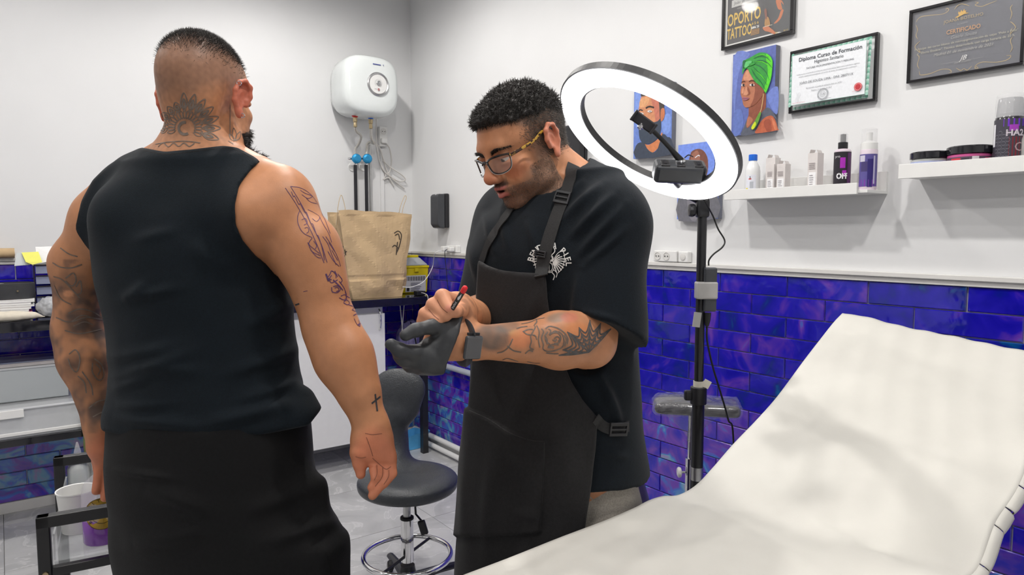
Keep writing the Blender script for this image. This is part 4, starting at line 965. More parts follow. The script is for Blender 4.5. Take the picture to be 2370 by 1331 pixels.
strap('neck_strap', [(1253, 640), (1262, 590), (1276, 540), (1294, 490), (1308, 455), (1322, 415), (1326, 384)], .027, parent=apron)
def buckle(x, y, w, h, ang, name='buckle', off=.006):
    hh = allB.hit(x, y, off); p, n = hh; u = _up * math.cos(ang) + _rt * math.sin(ang); u = u - n * (u @ n); u /= np.linalg.norm(u); r = np.cross(u, n); M = np.stack([r, u, n], 1)
    mb = MB()
    for sgn in (-1, 1): mb.box(p + u * h / 2 * sgn, (w, h * .3, .006), M); mb.box(p + r * (w / 2 - .002) * sgn, (.004, h, .006), M)
    mb.box(p, (w, h * .2, .005), M); mb.build(name, 'black_plastic', apron, off=ar0, bevel=.0012)
buckle(1303, 459, .033, .021, .25); buckle(1252, 588, .024, .010, .2)
strap('waist_strap', [(1376, 968), (1392, 984), (1410, 992), (1432, 990), (1452, 986)], .022, parent=apron)
buckle(1428, 990, .040, .022, .05 + PI / 2 * 0, 'clip_buckle', .008)

# grey sweat trousers
GB = SDF(); tt = [secB(1000, 1280, .172, .128, DB), secB(1100, 1284, .186, .140, DB), secB(1200, 1288, .190, .145, DB)]
GB.add(loft(tt, FB), .03); cB = WB(1288, 1180, DB)[:2]
for sx in (-1, 1):
    hip = np.array([*(cB + rgB * .095 * sx), .86]); kn = np.array([*(cB + rgB * .105 * sx + FB * .02), .49]); an = np.array([*(cB + rgB * .11 * sx), .09])
    GB.add(rcB(hip, kn, .098, .075), .04); GB.add(rcB(kn, an, .075, .055), .04)
GB.cut(lambda P: .06 - P[:, 2], .004); GB.disp = lambda P: .0025 * wob(P, 20, 1)
v, q = GB.mesh([0.50, 0.72, 0.03], [1.34, 1.54, 1.10], .0055); mesh_obj('trousers', v, q, 'sweat_cloth', artist, True, None, ar0); surfG = Surf(v, q)
V_, F_ = surfG.strokes([[(1352, 1128), (1365, 1150), (1382, 1162), (1398, 1158)]], .0025, .0012); mesh_obj('pocket_seam', V_, F_, 'sweat_cloth', artist, False, offset=ar0) if len(V_) else None
for sx in (-1, 1):
    S2 = SDF(); f0 = np.array([*(cB + rgB * .11 * sx), .045]); toe = f0 + np.array([*FB, 0]) * .17 - np.array([0, 0, .008])
    S2.add(rcB(f0 - np.array([*FB, 0]) * .05, toe, .047, .040), .02); S2.add(rcB(f0, f0 + np.array([0, 0, .05]), .045, .042), .03); S2.cut(lambda P: .001 - P[:, 2], .004)
    v, q = S2.mesh(np.minimum(f0, toe) - .1, np.maximum(f0, toe) + .12, .006); mesh_obj('shoe', v, q, 'black_rubber', artist, True, None, ar0)

# nitrile glove on the left hand: thumb above, fingers below, opening to the left
GL = SDF()
GL.add(rcB(WB(1056, 772, 1.118), WB(1040, 818, 1.115), .030, .030), .02); GL.add(rcB(WB(1040, 790, 1.112), WB(1000, 822, 1.10), .033, .028), .02)
GL.add(rcB(WB(1055, 748, 1.115), WB(1062, 733, 1.115), .017, .0095), .015); GL.add(elB(WB(1066, 725, 1.115), (.0065, .0065, .0065)), .008)
GL.add(rcB(WB(1035, 835, 1.105), WB(985, 838, 1.09), .016, .017), .02)
for pts in ([(1045, 755, 1.108, .017), (1000, 756, 1.085, .0125), (962, 764, 1.07, .0115), (938, 776, 1.06, .0098)],
            [(1000, 812, 1.098, .018), (958, 817, 1.075, .0128), (925, 812, 1.06, .0118), (905, 797, 1.055, .0102)],
            [(1000, 832, 1.10, .016), (962, 838, 1.085, .0125), (935, 834, 1.075, .0112), (922, 824, 1.07, .010)],
            [(1005, 846, 1.105, .014), (972, 851, 1.095, .0115), (948, 848, 1.09, .010), (938, 840, 1.088, .009)]):
    chain(GL, [(WB(x, y, d), r) for x, y, d, r in pts], .006)
GL.cut(poly_sd([(860, 700), (1040, 700), (1078, 716), (1068, 745), (1062, 775), (1034, 842), (1020, 900), (860, 900)]), .003)
GL.disp = lambda P: .0006 * wob(P, 150, 3)
v, q = GL.mesh([0.42, 0.80, 1.18], [1.02, 1.30, 1.50], .0024); glove = mesh_obj('glove', v, q, 'glove_nitrile', artist, True, None, ar0)

stb = np.where(ok & (qh[:, 2] < -.034) & (qh[:, 2] > -.128) & (qh[:, 1] > -.004) & ~((np.abs(qh[:, 0]) > .020) & (qh[:, 1] > .050) & (qh[:, 2] > -.062)) & ~((np.abs(qh[:, 0]) < .021) & (qh[:, 2] > -.0835) & (qh[:, 2] < -.0565)) & ~((qh[:, 1] > .085) & (qh[:, 2] > -.050)))[0]
pick = RNG.choice(stb, min(6500, len(stb)), replace=False); dd = nB[pick] * .6 - RB[:, 2] * .6
strands('beard_stubble', vB[pick], dd / np.linalg.norm(dd, axis=1)[:, None], .0028, .00030, 'hair_stubble', artist, ar0, .3, 21)
# ================================================================ worn things and skin drawing
# glasses: dark squarish front, tortoiseshell temples
mat('spectacle_front', (0.012, 0.012, 0.014), 0.18, coat=.5, noise=.1)
mat('spectacle_rim', (0.55, 0.55, 0.55), 0.2, noise=.05)
glass('spectacle_lens', (0.80, 0.84, 0.86), 0.03, 0.12)
def tortoise():
    m = mat('tortoiseshell', (0.5, 0.3, 0.05), 0.2, coat=.5); nt = m.node_tree; N = nt.nodes; L = nt.links
    tc = N.new('ShaderNodeTexCoord'); n = N.new('ShaderNodeTexVoronoi'); n.inputs['Scale'].default_value = 170; L.new(tc.outputs['Object'], n.inputs['Vector'])
    cr = N.new('ShaderNodeValToRGB'); e = cr.color_ramp.elements; e[0].position = .42; e[0].color = (.52, .30, .045, 1); e[1].position = .55; e[1].color = (.045, .016, .006, 1)
    L.new(n.outputs['Color'], cr.inputs[0]); L.new(cr.outputs[0], N['Principled BSDF'].inputs['Base Color'])
tortoise()
gl = thing('eyeglasses', 'dark rectangular eyeglasses with tortoiseshell temples on the bowed face', 'glasses', LB((0, .1, 0)))
g0 = np.array(gl.location); GY, GZ = .1065, -.006
def lens_outline(sx, grow=0.0):
    pts = [(.0085, .011), (.022, .0165), (.042, .0175), (.058, .0150), (.0595, .004), (.0555, -.0120), (.044, -.0190), (.026, -.0185), (.0125, -.0095)]
    P = spline(pts, 54, closed=True); c = P.mean(0); P = c + (P - c) * (1 + grow)
    return [LB((sx * u, GY - .55 * max(u - .012, 0) ** 2 / .06 - .0012, GZ + v)) for u, v in P]
for sx in (-1, 1):
    o_ = np.array(lens_outline(sx)); mb = MB(); mb.tube(o_, .00165, 8, closed=True, hint=RB[:, 1]); rim = mb.build('rim', 'spectacle_front', gl, True, g0)
    mb = MB(); mb.tube(np.array(lens_outline(sx, .055)) + RB[:, 1] * .0012, .0007, 6, closed=True, hint=RB[:, 1]); mb.build('rim_edge', 'spectacle_rim', rim, True, g0, label='pale bevelled edge')
    c = o_.mean(0); mb = MB(); n = len(o_); mb.add(list(o_ - RB[:, 1] * .0004) + [c + RB[:, 1] * .0004], [(i, (i + 1) % n, n) for i in range(n)]); mb.build('lens', 'spectacle_lens', gl, True, g0)
    up_ = np.array([LB((sx * u, GY - .55 * max(u - .012, 0) ** 2 / .06 - .0012, GZ + v)) for u, v in spline([(.008, .0115), (.022, .0170), (.042, .0180), (.0605, .0155)], 14)])
    mb = MB(); mb.tube(up_, .0022, 8, hint=RB[:, 1], ry=.0026); mb.build('brow_bar', 'spectacle_front', rim, True, g0)
    tp = spline([(.0605, GY - .022, GZ + .012), (.070, .070, .008), (.0785, .030, .012), (.0815, .006, .021), (.0805, -.012, .020), (.0785, -.026, .006)], 24)
    mb = MB(); mb.tube([LB((sx * a, b, c)) for a, b, c in tp], .0013, 8, hint=RB[:, 2], ry=np.linspace(.0034, .0022, 24)); mb.build('temple', 'tortoiseshell', gl, True, g0)
mb = MB(); mb.tube([LB((u, GY + .0005, GZ + v)) for u, v in spline([(-.0095, .0075), (-.004, .0125), (.004, .0125), (.0095, .0075)], 14)], .0021, 8, hint=RB[:, 1]); mb.build('bridge', 'spectacle_front', gl, True, g0)

# smart watch on the left wrist
mat('watch_glass', (0.10, 0.10, 0.105), 0.12, coat=.6, noise=.03)
mat('watch_band', (0.075, 0.08, 0.09), 0.55, noise=.06)
axw = (eL - wL) / np.linalg.norm(eL - wL)
pw_, nw_ = surfB.hit(1090, 802, .004)
wt = thing('smart_watch', 'dark square smartwatch with grey band on the wrist above the black glove', 'watch', pw_)
w0 = np.array(pw_); yv = np.cross(nw_, axw); yv /= np.linalg.norm(yv); xv = np.cross(yv, nw_); Mw = np.stack([xv, yv, nw_], 1)
if (yv @ np.array([0, 0, 1])) < 0: Mw = np.stack([-xv, -yv, nw_], 1)
mb = MB(); mb.box(pw_ + nw_ * .003, (.0335, .041, .0085), Mw); mb.build('case', 'charcoal_plastic', wt, off=w0, bevel=.0055, seg=4)
mb = MB(); mb.box(pw_ + nw_ * .0068, (.0295, .037, .0022), Mw); mb.build('screen', 'watch_glass', wt, off=w0, bevel=.001)
bc = pw_ - nw_ * .030; ring = [bc + Mw[:, 1] * math.cos(t) * .0305 + nw_ * math.sin(t) * .0325 for t in np.linspace(PI / 2 + .55, 2.5 * PI - .55, 40)]
mb = MB(); mb.tube(ring, .0115, 10, hint=axw, ry=.0017); mb.build('band', 'watch_band', wt, True, w0)
pw2 = pw_ + Mw[:, 1] * .0225 - nw_ * .001; mb = MB(); mb.box(pw2, (.024, .005, .004), Mw); mb.build('lug', 'black_plastic', wt, off=w0, bevel=.001)

# red-capped marker pen
pa, pb_ = WB(1046, 716, 1.082), WB(1076, 667, 1.055); ax = (pb_ - pa) / np.linalg.norm(pb_ - pa)
mat('pen_black', (0.012, 0.012, 0.013), 0.3, coat=.4, noise=.05); mat('pen_red', (0.75, 0.02, 0.03), 0.3, noise=.04)
pn = thing('marker_pen', 'slim black marker pen with red end held in the bare fist', 'pen', pa); p0 = np.array(pa)
mb = MB(); mb.cyl(pa - ax * .05, pb_ - ax * .006, .0045, n=20); mb.cyl(pa - ax * .062, pa - ax * .05, .0012, .0040, n=16); barrel = mb.build('barrel', 'pen_black', pn, True, p0)
mb = MB(); mb.lathe([(.0046, -.007), (.0048, 0), (.0042, .004), (.0025, .0058), (0, .0064)], pb_ - ax * .002, 20, frame_from(ax)); mb.build('cap', 'pen_red', pn, True, p0)
def on_pen(u, v, h):
    c = pa + (pb_ - pa) * u; n = -ray(1060, 690) / np.linalg.norm(ray(1060, 690)); s_ = np.cross(ax, n); s_ /= np.linalg.norm(s_); n = np.cross(s_, ax)
    return c + s_ * (.0046 * math.sin(v)) * 1.0 + n * (.0047 * math.cos(v) + h * .3)
pr = Print(on_pen, .0002); pr.poly([(.52, 0), (.60, -.45), (.72, -.1), (.80, .1), (.66, .42), (.56, .35)], (.7, .7, .7), 4)
for k in range(7): pr.rect(.12 + k * .045, -.5 + .1 * (k % 3), .145 + k * .045, .35 - .12 * (k % 2), (.55, .55, .55))
pr.build('pen_print', 'print_ink', barrel, p0)

# shirt print: arc of letters and a winged scarab
class ShirtPlace:
    def __init__(s, surf): s.s = surf
    def __call__(s, u, v, h): r = s.s.hit(u, v, .0012 + h * .3); return r[0] if r else np.array(WB(u, v, 1.33))
pr = Print(ShirtPlace(surfS), .0001); wcol = (.78, .78, .76); lc = (1272, 612)
def arc_text(pr, t, c, r, a0, a1, size, col, bold=0.0, ry=1.0):
    for ch, a in zip(t, np.linspace(a0, a1, len(t))):
        if ch != ' ': pr.text(ch, c[0] + r * math.sin(a), c[1] - r * ry * math.cos(a), size, col, rot=a, bold=bold)
arc_text(pr, 'BENDITA PIEL', lc, 44, -1.30, 1.55, 19, wcol, .35)
def wing(sx):
    for k in range(9):
        a = -.9 + k * .26; x0, y0 = lc[0] + sx * 8, lc[1] - 2; L_ = 30 - abs(k - 3) * 1.5
        pr.line([(x0, y0), (x0 + sx * L_ * .55 * math.cos(a), y0 + L_ * .55 * math.sin(a) - 4), (x0 + sx * L_ * math.cos(a), y0 + L_ * math.sin(a))], 2.2, wcol, 8)
    pr.line([(x0, y0 - 6), (x0 + sx * 12, y0 - 24), (x0 + sx * 24, y0 - 27), (x0 + sx * 27, y0 - 10), (x0 + sx * 22, y0 + 10), (x0 + sx * 12, y0 + 22)], 1.4, wcol, 26)
wing(1); wing(-1)
for (rx, ry, cy) in ((9, 8, -14), (12, 15, 4), (7, 6, -14), (8, 10, 6)): pr.line([(lc[0] + rx * math.cos(t), lc[1] + cy + ry * math.sin(t)) for t in np.linspace(0, 2 * PI, 24)], 1.6, wcol)
pr.line([(lc[0], lc[1] - 10), (lc[0], lc[1] + 18)], 1.5, wcol)
for sx in (-1, 1):
    pr.line([(lc[0] + sx * 4, lc[1] - 20), (lc[0] + sx * 13, lc[1] - 30), (lc[0] + sx * 10, lc[1] - 40)], 2, wcol, 10); pr.line([(lc[0] + sx * 6, lc[1] + 18), (lc[0] + sx * 12, lc[1] + 26), (lc[0] + sx * 9, lc[1] + 36)], 2, wcol, 10); pr.line([(lc[0] + sx * 10, lc[1] + 12), (lc[0] + sx * 18, lc[1] + 20), (lc[0] + sx * 16, lc[1] + 30)], 1.6, wcol, 10)
pr.build('chest_print', 'print_ink', shirtB, ar0)

mat('tattoo_web', (.085, .082, .082), .6, noise=.25, nscale=90)
# --- tattoos as fine lines on the skin
def zpts(z, pts): ox, oy, sc = z; return [(ox + x / sc, oy + y / sc) for x, y in pts]
ZN, ZS, ZF = (300, 40, 3.698), (560, 340, 2.893), (1080, 660, 5.545)
def leaf(c, a, r0, r1, w):
    ca, sa = math.cos(a), math.sin(a); f = lambda r, s_: (c[0] + ca * r - sa * s_, c[1] + sa * r + ca * s_)
    return [f(r0, 0), f((r0 * .55 + r1 * .45), w), f(r1, 0), f((r0 * .55 + r1 * .45), -w), f(r0, 0)]
# nape: crescent inside a ring of petals, sunflower points above
L1 = []; nc = (428, 297)
cres = [(nc[0] + 14 * math.cos(t), nc[1] + 14 * math.sin(t)) for t in np.linspace(1.0, 4.9, 22)]
petals = []
for k in range(18):
    a = -PI * 1.08 + k * (PI * 1.22 / 17); petals.append((leaf(nc, a, 22, 42, 4.2), .0016))
for k in range(12):
    a = -PI * 1.02 + k * (PI * 1.12 / 11); petals.append((leaf(nc, a, 40, 64 if k < 5 else 82, 8), .0020)); petals.append((leaf(nc, a, 46, 56 if k < 5 else 68, 3.5), .0034))
L1 = [(cres, .0050)] + petals
V_, F_ = surfA.strokes([[(360, 334), (390, 329), (430, 327), (464, 331)], [(366, 340), (378, 331), (390, 340), (402, 331), (414, 339), (426, 331), (438, 339), (450, 332)]], .0018, .0006); mesh_obj('collar_tattoo', V_, F_, 'tattoo_shade', bodyA, False, offset=cl0)
V_, F_ = surfA.strokes(L1, .0018, .0006); mesh_obj('nape_tattoo', V_, F_, 'tattoo_shade', bodyA, False, offset=cl0)
V_, F_ = surfA.strokes([[(532, 242), (532, 320)], leaf((544, 330), -PI / 2 - .1, 4, 34, 5), leaf((544, 330), -PI / 2 + .45, 4, 28, 5), leaf((544, 330), -PI / 2 - .6, 4, 24, 4), [(528, 326), (540, 334)]], .0016, .0006)
mesh_obj('neck_tattoo', V_, F_, 'tattoo_shade', bodyA, False, offset=cl0)
# upper right arm stencil
Z = lambda *p: zpts(ZS, p)
L2 = [Z((290, 275), (360, 380), (440, 520), (500, 650), (550, 778)), Z((325, 265), (400, 390), (470, 530), (530, 650), (570, 775)), Z((330, 300), (345, 335), (352, 330), (380, 385), (390, 382), (420, 440), (432, 440), (460, 510), (475, 520), (500, 590), (512, 600), (540, 690), (552, 760)),
      Z((325, 265), (390, 275), (450, 310), (500, 370), (545, 470)), Z((385, 430), (373, 470), (378, 520), (410, 575), (470, 608)), Z((400, 490), (425, 480), (437, 510), (415, 525)), Z((420, 545), (440, 540), (448, 565), (432, 580)), Z((440, 640), (470, 700), (525, 728)), Z((470, 610), (448, 650), (490, 690), (520, 715)), Z((480, 630), (500, 660), (490, 685)),
      Z((390, 290), (420, 310), (470, 330), (440, 345), (400, 320)), Z((430, 345), (460, 370), (500, 380)), Z((440, 420), (480, 440), (520, 470), (500, 500), (470, 480)), Z((520, 470), (545, 520), (580, 580), (600, 640)), Z((530, 440), (560, 500), (590, 580)), Z((540, 600), (575, 650), (600, 720), (630, 790)), Z((560, 600), (600, 660), (640, 740), (660, 800)), Z((575, 700), (610, 760), (650, 800)), Z((580, 640), (620, 700)), Z((600, 690), (640, 760)), Z((460, 690), (500, 735), (530, 745))]
V_, F_ = surfA.strokes(L2, .0011, .0006, 2.5); mesh_obj('shoulder_stencil', V_, F_, 'stencil_ink', bodyA, False, offset=cl0)
L3 = [(Z((562, 850), (580, 900)), .003), Z((575, 880), (600, 890)), Z((590, 850), (600, 830), (625, 850), (630, 880)), Z((600, 860), (585, 885), (600, 910), (640, 890)), Z((620, 830), (640, 870)), Z((640, 850), (670, 890), (660, 910)), Z((600, 940), (605, 970), (640, 975), (660, 950), (640, 930), (610, 935)), Z((620, 945), (640, 940), (650, 960), (630, 968)), (Z((610, 890), (650, 930), (675, 960)), .0022), Z((650, 900), (680, 940), (700, 990)), Z((660, 1000), (690, 990), (700, 1020), (680, 1025), (650, 1010)),
      Z((680, 1040), (700, 1025), (720, 1045), (705, 1058), (680, 1045)), Z((690, 970), (700, 1000), (690, 1020)), Z((700, 1000), (730, 1020), (745, 1060)), Z((715, 1060), (745, 1070), (740, 1095)), Z((735, 1090), (770, 1110), (790, 1140)), Z((745, 1130), (770, 1120), (790, 1150)), Z((750, 1150), (770, 1190), (790, 1200), (780, 1160)), (Z((775, 1195), (815, 1165)), .003), Z((800, 1150), (820, 1200), (840, 1225)), Z((810, 1190), (830, 1205)), Z((560, 850), (575, 870), (590, 850))]
V_, F_ = surfA.strokes(L3, .0015, .0006, 2.5); mesh_obj('arm_stencil', V_, F_, 'stencil_ink', bodyA, False, offset=cl0)
V_, F_ = surfA.strokes([([(868, 912), (873, 952)], .0036), ([(860, 934), (880, 918)], .0034)], .003, .0006); mesh_obj('cross_tattoo', V_, F_, 'tattoo_ink', bodyA, False, offset=cl0)
V_, F_ = surfA.strokes([([(684, 706), (693, 703)], .0028)], .002, .0006); mesh_obj('arm_mark', V_, F_, 'tattoo_ink', bodyA, False, offset=cl0) if len(V_) else None
V_, F_ = surfA.strokes([[(702, 675), (712, 673)]], .001, .0006); mesh_obj('arm_scratch', V_, F_, 'stencil_ink', bodyA, False, offset=cl0) if len(V_) else None
# left sleeve line work
LL = [[(122, 608), (140, 618), (165, 620), (190, 612)], [(140, 574), (160, 588), (180, 594)], [(152, 644), (170, 632), (176, 650), (166, 662), (152, 650)], [(176, 664), (186, 650), (188, 676), (178, 682)], [(124, 640), (145, 648), (165, 668), (185, 690)], [(125, 660), (140, 690), (165, 705)], [(130, 735), (160, 745), (200, 735), (238, 740)], [(150, 765), (185, 772), (235, 762)], [(158, 725), (185, 715), (215, 722), (235, 735)], [(165, 745), (190, 730), (220, 738)], [(170, 755), (195, 745), (215, 752)], [(160, 820), (175, 810), (185, 830), (178, 860), (165, 850), (158, 830)], [(218, 830), (235, 845), (240, 870), (228, 880), (214, 862), (214, 840)], [(222, 842), (232, 855), (226, 868)], [(180, 870), (195, 885), (200, 910)], [(190, 860), (210, 890), (215, 915)], [(205, 945), (225, 930), (245, 925)], [(215, 965), (235, 955), (250, 955)]]
V_, F_ = surfA.strokes(LL, .0024, .0006); mesh_obj('sleeve_tattoo', V_, F_, 'tattoo_shade', bodyA, False, offset=cl0)
# artist's forearm: rose, leaves and a spider web at the elbow
Z = lambda *p: zpts(ZF, p)
LR = [Z((860, 515), (880, 540), (850, 600), (820, 660), (830, 720), (810, 800), (860, 830)), Z((720, 600), (790, 570), (850, 570)), Z((730, 600), (770, 630), (820, 640)), Z((960, 560), (985, 600), (960, 680), (985, 760), (980, 820), (1040, 850), (1130, 840), (1220, 800), (1250, 730), (1230, 640), (1180, 590)), Z((1010, 560), (1060, 530), (1130, 540), (1200, 570), (1270, 630), (1300, 690), (1290, 760)), Z((1040, 600), (1010, 650), (1020, 720), (1070, 760)), Z((1060, 640), (1120, 610), (1180, 620), (1210, 680), (1180, 740), (1120, 750)), Z((1120, 690), (1160, 660), (1200, 690), (1170, 720)), Z((1050, 560), (1080, 590), (1060, 640)), (Z((1040, 790), (1120, 800)), .005), Z((750, 880), (800, 840), (850, 850)), Z((1020, 870), (1100, 880), (1180, 880)), Z((590, 690), (540, 790), (470, 850), (390, 870)), Z((460, 960), (520, 940), (600, 960), (660, 980)), Z((780, 980), (860, 1000), (940, 1000)), Z((520, 780), (600, 840), (700, 860)), Z((880, 420), (900, 470), (870, 510))]
hub = (1570, 860); rad_ = [(1290, 600), (1440, 540), (1580, 450), (1720, 490), (1850, 560), (1180, 900), (1230, 830)]
web = [Z(hub, ((hub[0] + a) / 2, (hub[1] + b) / 2 + 10), (a, b)) for a, b in rad_]; web = [(w_, .0026) for w_ in web]
order = [(1180, 900), (1230, 830), (1290, 600), (1440, 540), (1580, 450), (1720, 490), (1850, 560)]
for t in (.35, .55, .75, .95):
    for a, b in zip(order, order[1:]):
        p = (hub[0] + (a[0] - hub[0]) * t, hub[1] + (a[1] - hub[1]) * t); q_ = (hub[0] + (b[0] - hub[0]) * t, hub[1] + (b[1] - hub[1]) * t); m_ = ((p[0] + q_[0]) / 2, (p[1] + q_[1]) / 2); m_ = (m_[0] + (hub[0] - m_[0]) * .28, m_[1] + (hub[1] - m_[1]) * .28)
        web.append((Z(p, m_, q_), .0030))
LR += [Z((1090, 620), (1130, 590), (1170, 600)), Z((1000, 640), (1030, 700), (1030, 760)), Z((1250, 640), (1280, 700), (1260, 780)), Z((900, 520), (930, 600), (920, 700), (940, 800)), Z((840, 640), (880, 650), (900, 700)), Z((1100, 700), (1140, 720), (1150, 690)), Z((640, 560), (700, 540), (780, 530)), Z((1060, 780), (1110, 760), (1180, 770)), Z((700, 500), (800, 480), (900, 440), (1000, 420))]
V_, F_ = surfB.strokes(LR, .0024, .0006, 2.5); mesh_obj('rose_tattoo', V_, F_, 'tattoo_shade', bodyB, False, offset=ar0)
V_, F_ = surfB.strokes(web, .0026, .0006, 2.5); mesh_obj('web_tattoo', V_, F_, 'tattoo_web', bodyB, False, offset=ar0)

# palm lines, and dark strokes painting the shade between curled fingers
mat('skin_crease', (.24, .085, .05), .6, noise=.1)
V_, F_ = surfA.strokes([[(845, 1003), (862, 1006), (884, 1004)], [(848, 1012), (856, 1034), (863, 1056)], [(862, 1060), (875, 1072), (893, 1086), (905, 1080)], [(872, 1076), (872, 1098), (866, 1112)], [(886, 1080), (884, 1104), (868, 1126)], [(823, 1057), (835, 1060), (847, 1058)], [(900, 1088), (899, 1104), (888, 1122)]], .0011, .0004, 2.0)
mesh_obj('palm_lines', V_, F_, 'skin_crease', bodyA, False, offset=cl0)
V_, F_ = surfB.strokes([[(1012, 694), (1022, 712), (1036, 724)], [(992, 716), (1004, 730), (1016, 740)], [(1050, 690), (1046, 704), (1047, 716)]], .0012, .0004, 2.0)
mesh_obj('knuckle_lines', V_, F_, 'skin_crease', bodyB, False, offset=ar0)
# ================================================================ RIGHT WALL: pictures, shelves, dispensers
def wall_print(Xp): return Print(lambda u, v, h: np.array([Xp - h, -u, -v]), .00022)
def Qx(Xp, z=None):
    """(photo point) -> wall coordinates u to the right, v down on the plane x = Xp"""
    def f(*p):
        out = []
        for x, y in p:
            if z: x, y = z[0] + x / z[2], z[1] + y / z[2]
            q = onX(x, y, Xp); out.append((-q[1], -q[2]))
        return out
    return f
glass('picture_glass', (0.9, 0.9, 0.9), 0.03, 0.06, 1.0)
mat('frame_black', (0.012, 0.011, 0.013), 0.18, coat=.4, noise=.05); mat('picture_back', (0.03, 0.028, 0.026), .6)
def framed(name, label, Y0, Y1, z0, z1, bar, depth, bg, mat_w=0.0):
    """Y0 left (far) edge, Y1 right (near) edge"""
    t = thing(name, label, 'picture', (WX - .002, (Y0 + Y1) / 2, z0)); o = np.array(t.location); xf = WX - depth
    for a, b in (((xf, Y1, z0), (WX - .002, Y0, z0 + bar)), ((xf, Y1, z1 - bar), (WX - .002, Y0, z1)), ((xf, Y0 - bar, z0 + bar), (WX - .002, Y0, z1 - bar)), ((xf, Y1, z0 + bar), (WX - .002, Y1 + bar, z1 - bar))):
        MB().box2(a, b).build('frame_bar', 'frame_black', t, off=o, bevel=.0015)
    xp = WX - depth * .45
    MB().box2((xp, Y1 + bar * .6, z0 + bar * .6), (WX - .004, Y0 - bar * .6, z1 - bar * .6)).build('backing', 'picture_back', t, off=o)
    pr = wall_print(xp - .0004); pr.rect(-(Y0 - bar), -(z1 - bar), -(Y1 + bar), -(z0 + bar), bg)
    def done():
        sheet = pr.build('printed_sheet', 'print_ink', t, o)
        MB().box2((xf + depth * .18, Y1 + bar * .7, z0 + bar * .7), (xf + depth * .18 + .0012, Y0 - bar * .7, z1 - bar * .7)).build('glazing', 'picture_glass', t, off=o)
    return t, pr, xp - .0004, done
# --- convention poster
gold, gold2 = srgb(214, 176, 62), srgb(168, 118, 44)
t, pr, xp, done = framed('poster_frame', 'framed black convention poster with gold letters above the green turban painting', 1.796, 1.482, 2.212, 2.632, .012, .022, (.75, .75, .73))
pr.rect(-1.776, -2.612, -1.502, -2.232, srgb(52, 50, 54))
u0 = -1.765
pr.rect(u0 + .008, -2.400, u0 + .16, -2.372, srgb(190, 190, 188)); pr.text('João de Souza Lima', u0 + .084, -2.386, .0165, srgb(40, 40, 42), shear=.2)
pr.text('POR SUSCRIPCIÓN', u0 + .07, -2.362, .0085, srgb(150, 150, 148))
pr.text('OPORTO', u0 + .066, -2.322, .066, gold, bold=.0012, sx=.55); pr.text('TATTOO', u0 + .047, -2.269, .058, gold, bold=.0010, sx=.48)
pr.text('4·5·6', u0 + .118, -2.287, .016, gold); pr.text("ABRIL '25", u0 + .118, -2.272, .011, srgb(230, 230, 226), bold=.0004, sx=.8); pr.rect(u0 + .100, -2.264, u0 + .137, -2.244, gold2); [pr.rect(u0 + .102, -2.2615 + k * .006, u0 + .135, -2.2590 + k * .006, srgb(70, 52, 30)) for k in range(3)]
q = Qx(xp, (1660, 0, 4.0325)); cop, cop2, dk = srgb(190, 104, 52), srgb(122, 62, 36), srgb(70, 74, 76)
pr.poly(q((500, 0), (690, 0), (700, 260), (600, 300), (520, 240), (540, 120)), srgb(60, 62, 66), 4); pr.poly(q((555, 0), (600, 0), (625, 45), (615, 85), (580, 90), (560, 50)), cop, 5); pr.poly(q((600, 20), (640, 70), (660, 110), (620, 100)), dk, 4)
pr.poly(q((600, 100), (625, 95), (600, 170), (560, 215), (535, 218), (575, 170)), cop, 4); pr.poly(q((455, 170), (485, 165), (498, 240), (450, 250)), gold2, 3); pr.poly(q((445, 100), (465, 85), (470, 170), (458, 180)), cop2, 3)
pr.poly(q((430, 260), (470, 245), (500, 260), (545, 300), (540, 322), (490, 300), (450, 290)), cop, 4); pr.line(q((436, 255), (520, 232)), .002, srgb(200, 190, 170)); pr.text('ba', q((560, 305))[0][0], q((560, 305))[0][1], .012, gold); pr.text('N I O', q((648, 283))[0][0], q((648, 283))[0][1], .008, gold)
done()
# --- hygiene diploma
t, pr, xp, done = framed('diploma_frame', 'framed white diploma with green border and red seal', 1.490, 1.172, 1.920, 2.146, .0095, .020, srgb(236, 238, 240))
gr = [srgb(150, 196, 180), srgb(110, 172, 150), srgb(186, 214, 204)]
ua, ub, va, vb = -1.478, -1.184, -2.134, -1.932; k = 0
for i in range(44):
    s_ = i / 44; x_ = ua + .006 + (ub - ua - .012) * s_
    for v_ in (va + .006, vb - .006): pr.disc(x_, v_, .0055, gr[i % 3], 10); 
for i in range(30):
    y_ = va + .006 + (vb - va - .012) * i / 30
    for u_ in (ua + .006, ub - .006): pr.disc(u_, y_, .0055, gr[(i + 1) % 3], 10)
pr.rect(ua + .0115, va + .0115, ub - .0115, vb - .0115, srgb(232, 235, 240))
for a, b, c, d in ((ua + .0115, va + .0115, ub - .0115, va + .0125), (ua + .0115, vb - .0125, ub - .0115, vb - .0115), (ua + .0115, va, ua + .0125, vb), (ub - .0125, va, ub - .0115, vb)): pr.rect(a, max(b, va + .011), c, min(d, vb - .011), gr[1])
uc = (ua + ub) / 2; ink = srgb(70, 74, 82)
pr.text('Diploma Curso de Formación', uc + .006, va + .032, .0190, ink, bold=.0003); pr.text('Higiénico Sanitario', uc + .004, va + .049, .0165, ink, sx=.85)
pr.text('TATUAJE MICROPIGMENTACIÓN Y PIERCING', uc + .008, va + .067, .0085, ink)
for k, s_ in enumerate(('Conforme con lo establecido en el Decreto de la Comunidad de Madrid sobre la formación higiénico', 'sanitaria exigida al personal aplicador de técnicas de tatuaje, micropigmentación y perforación')): pr.text(s_, uc, va + .084 + k * .0085, .0056, srgb(130, 132, 138))
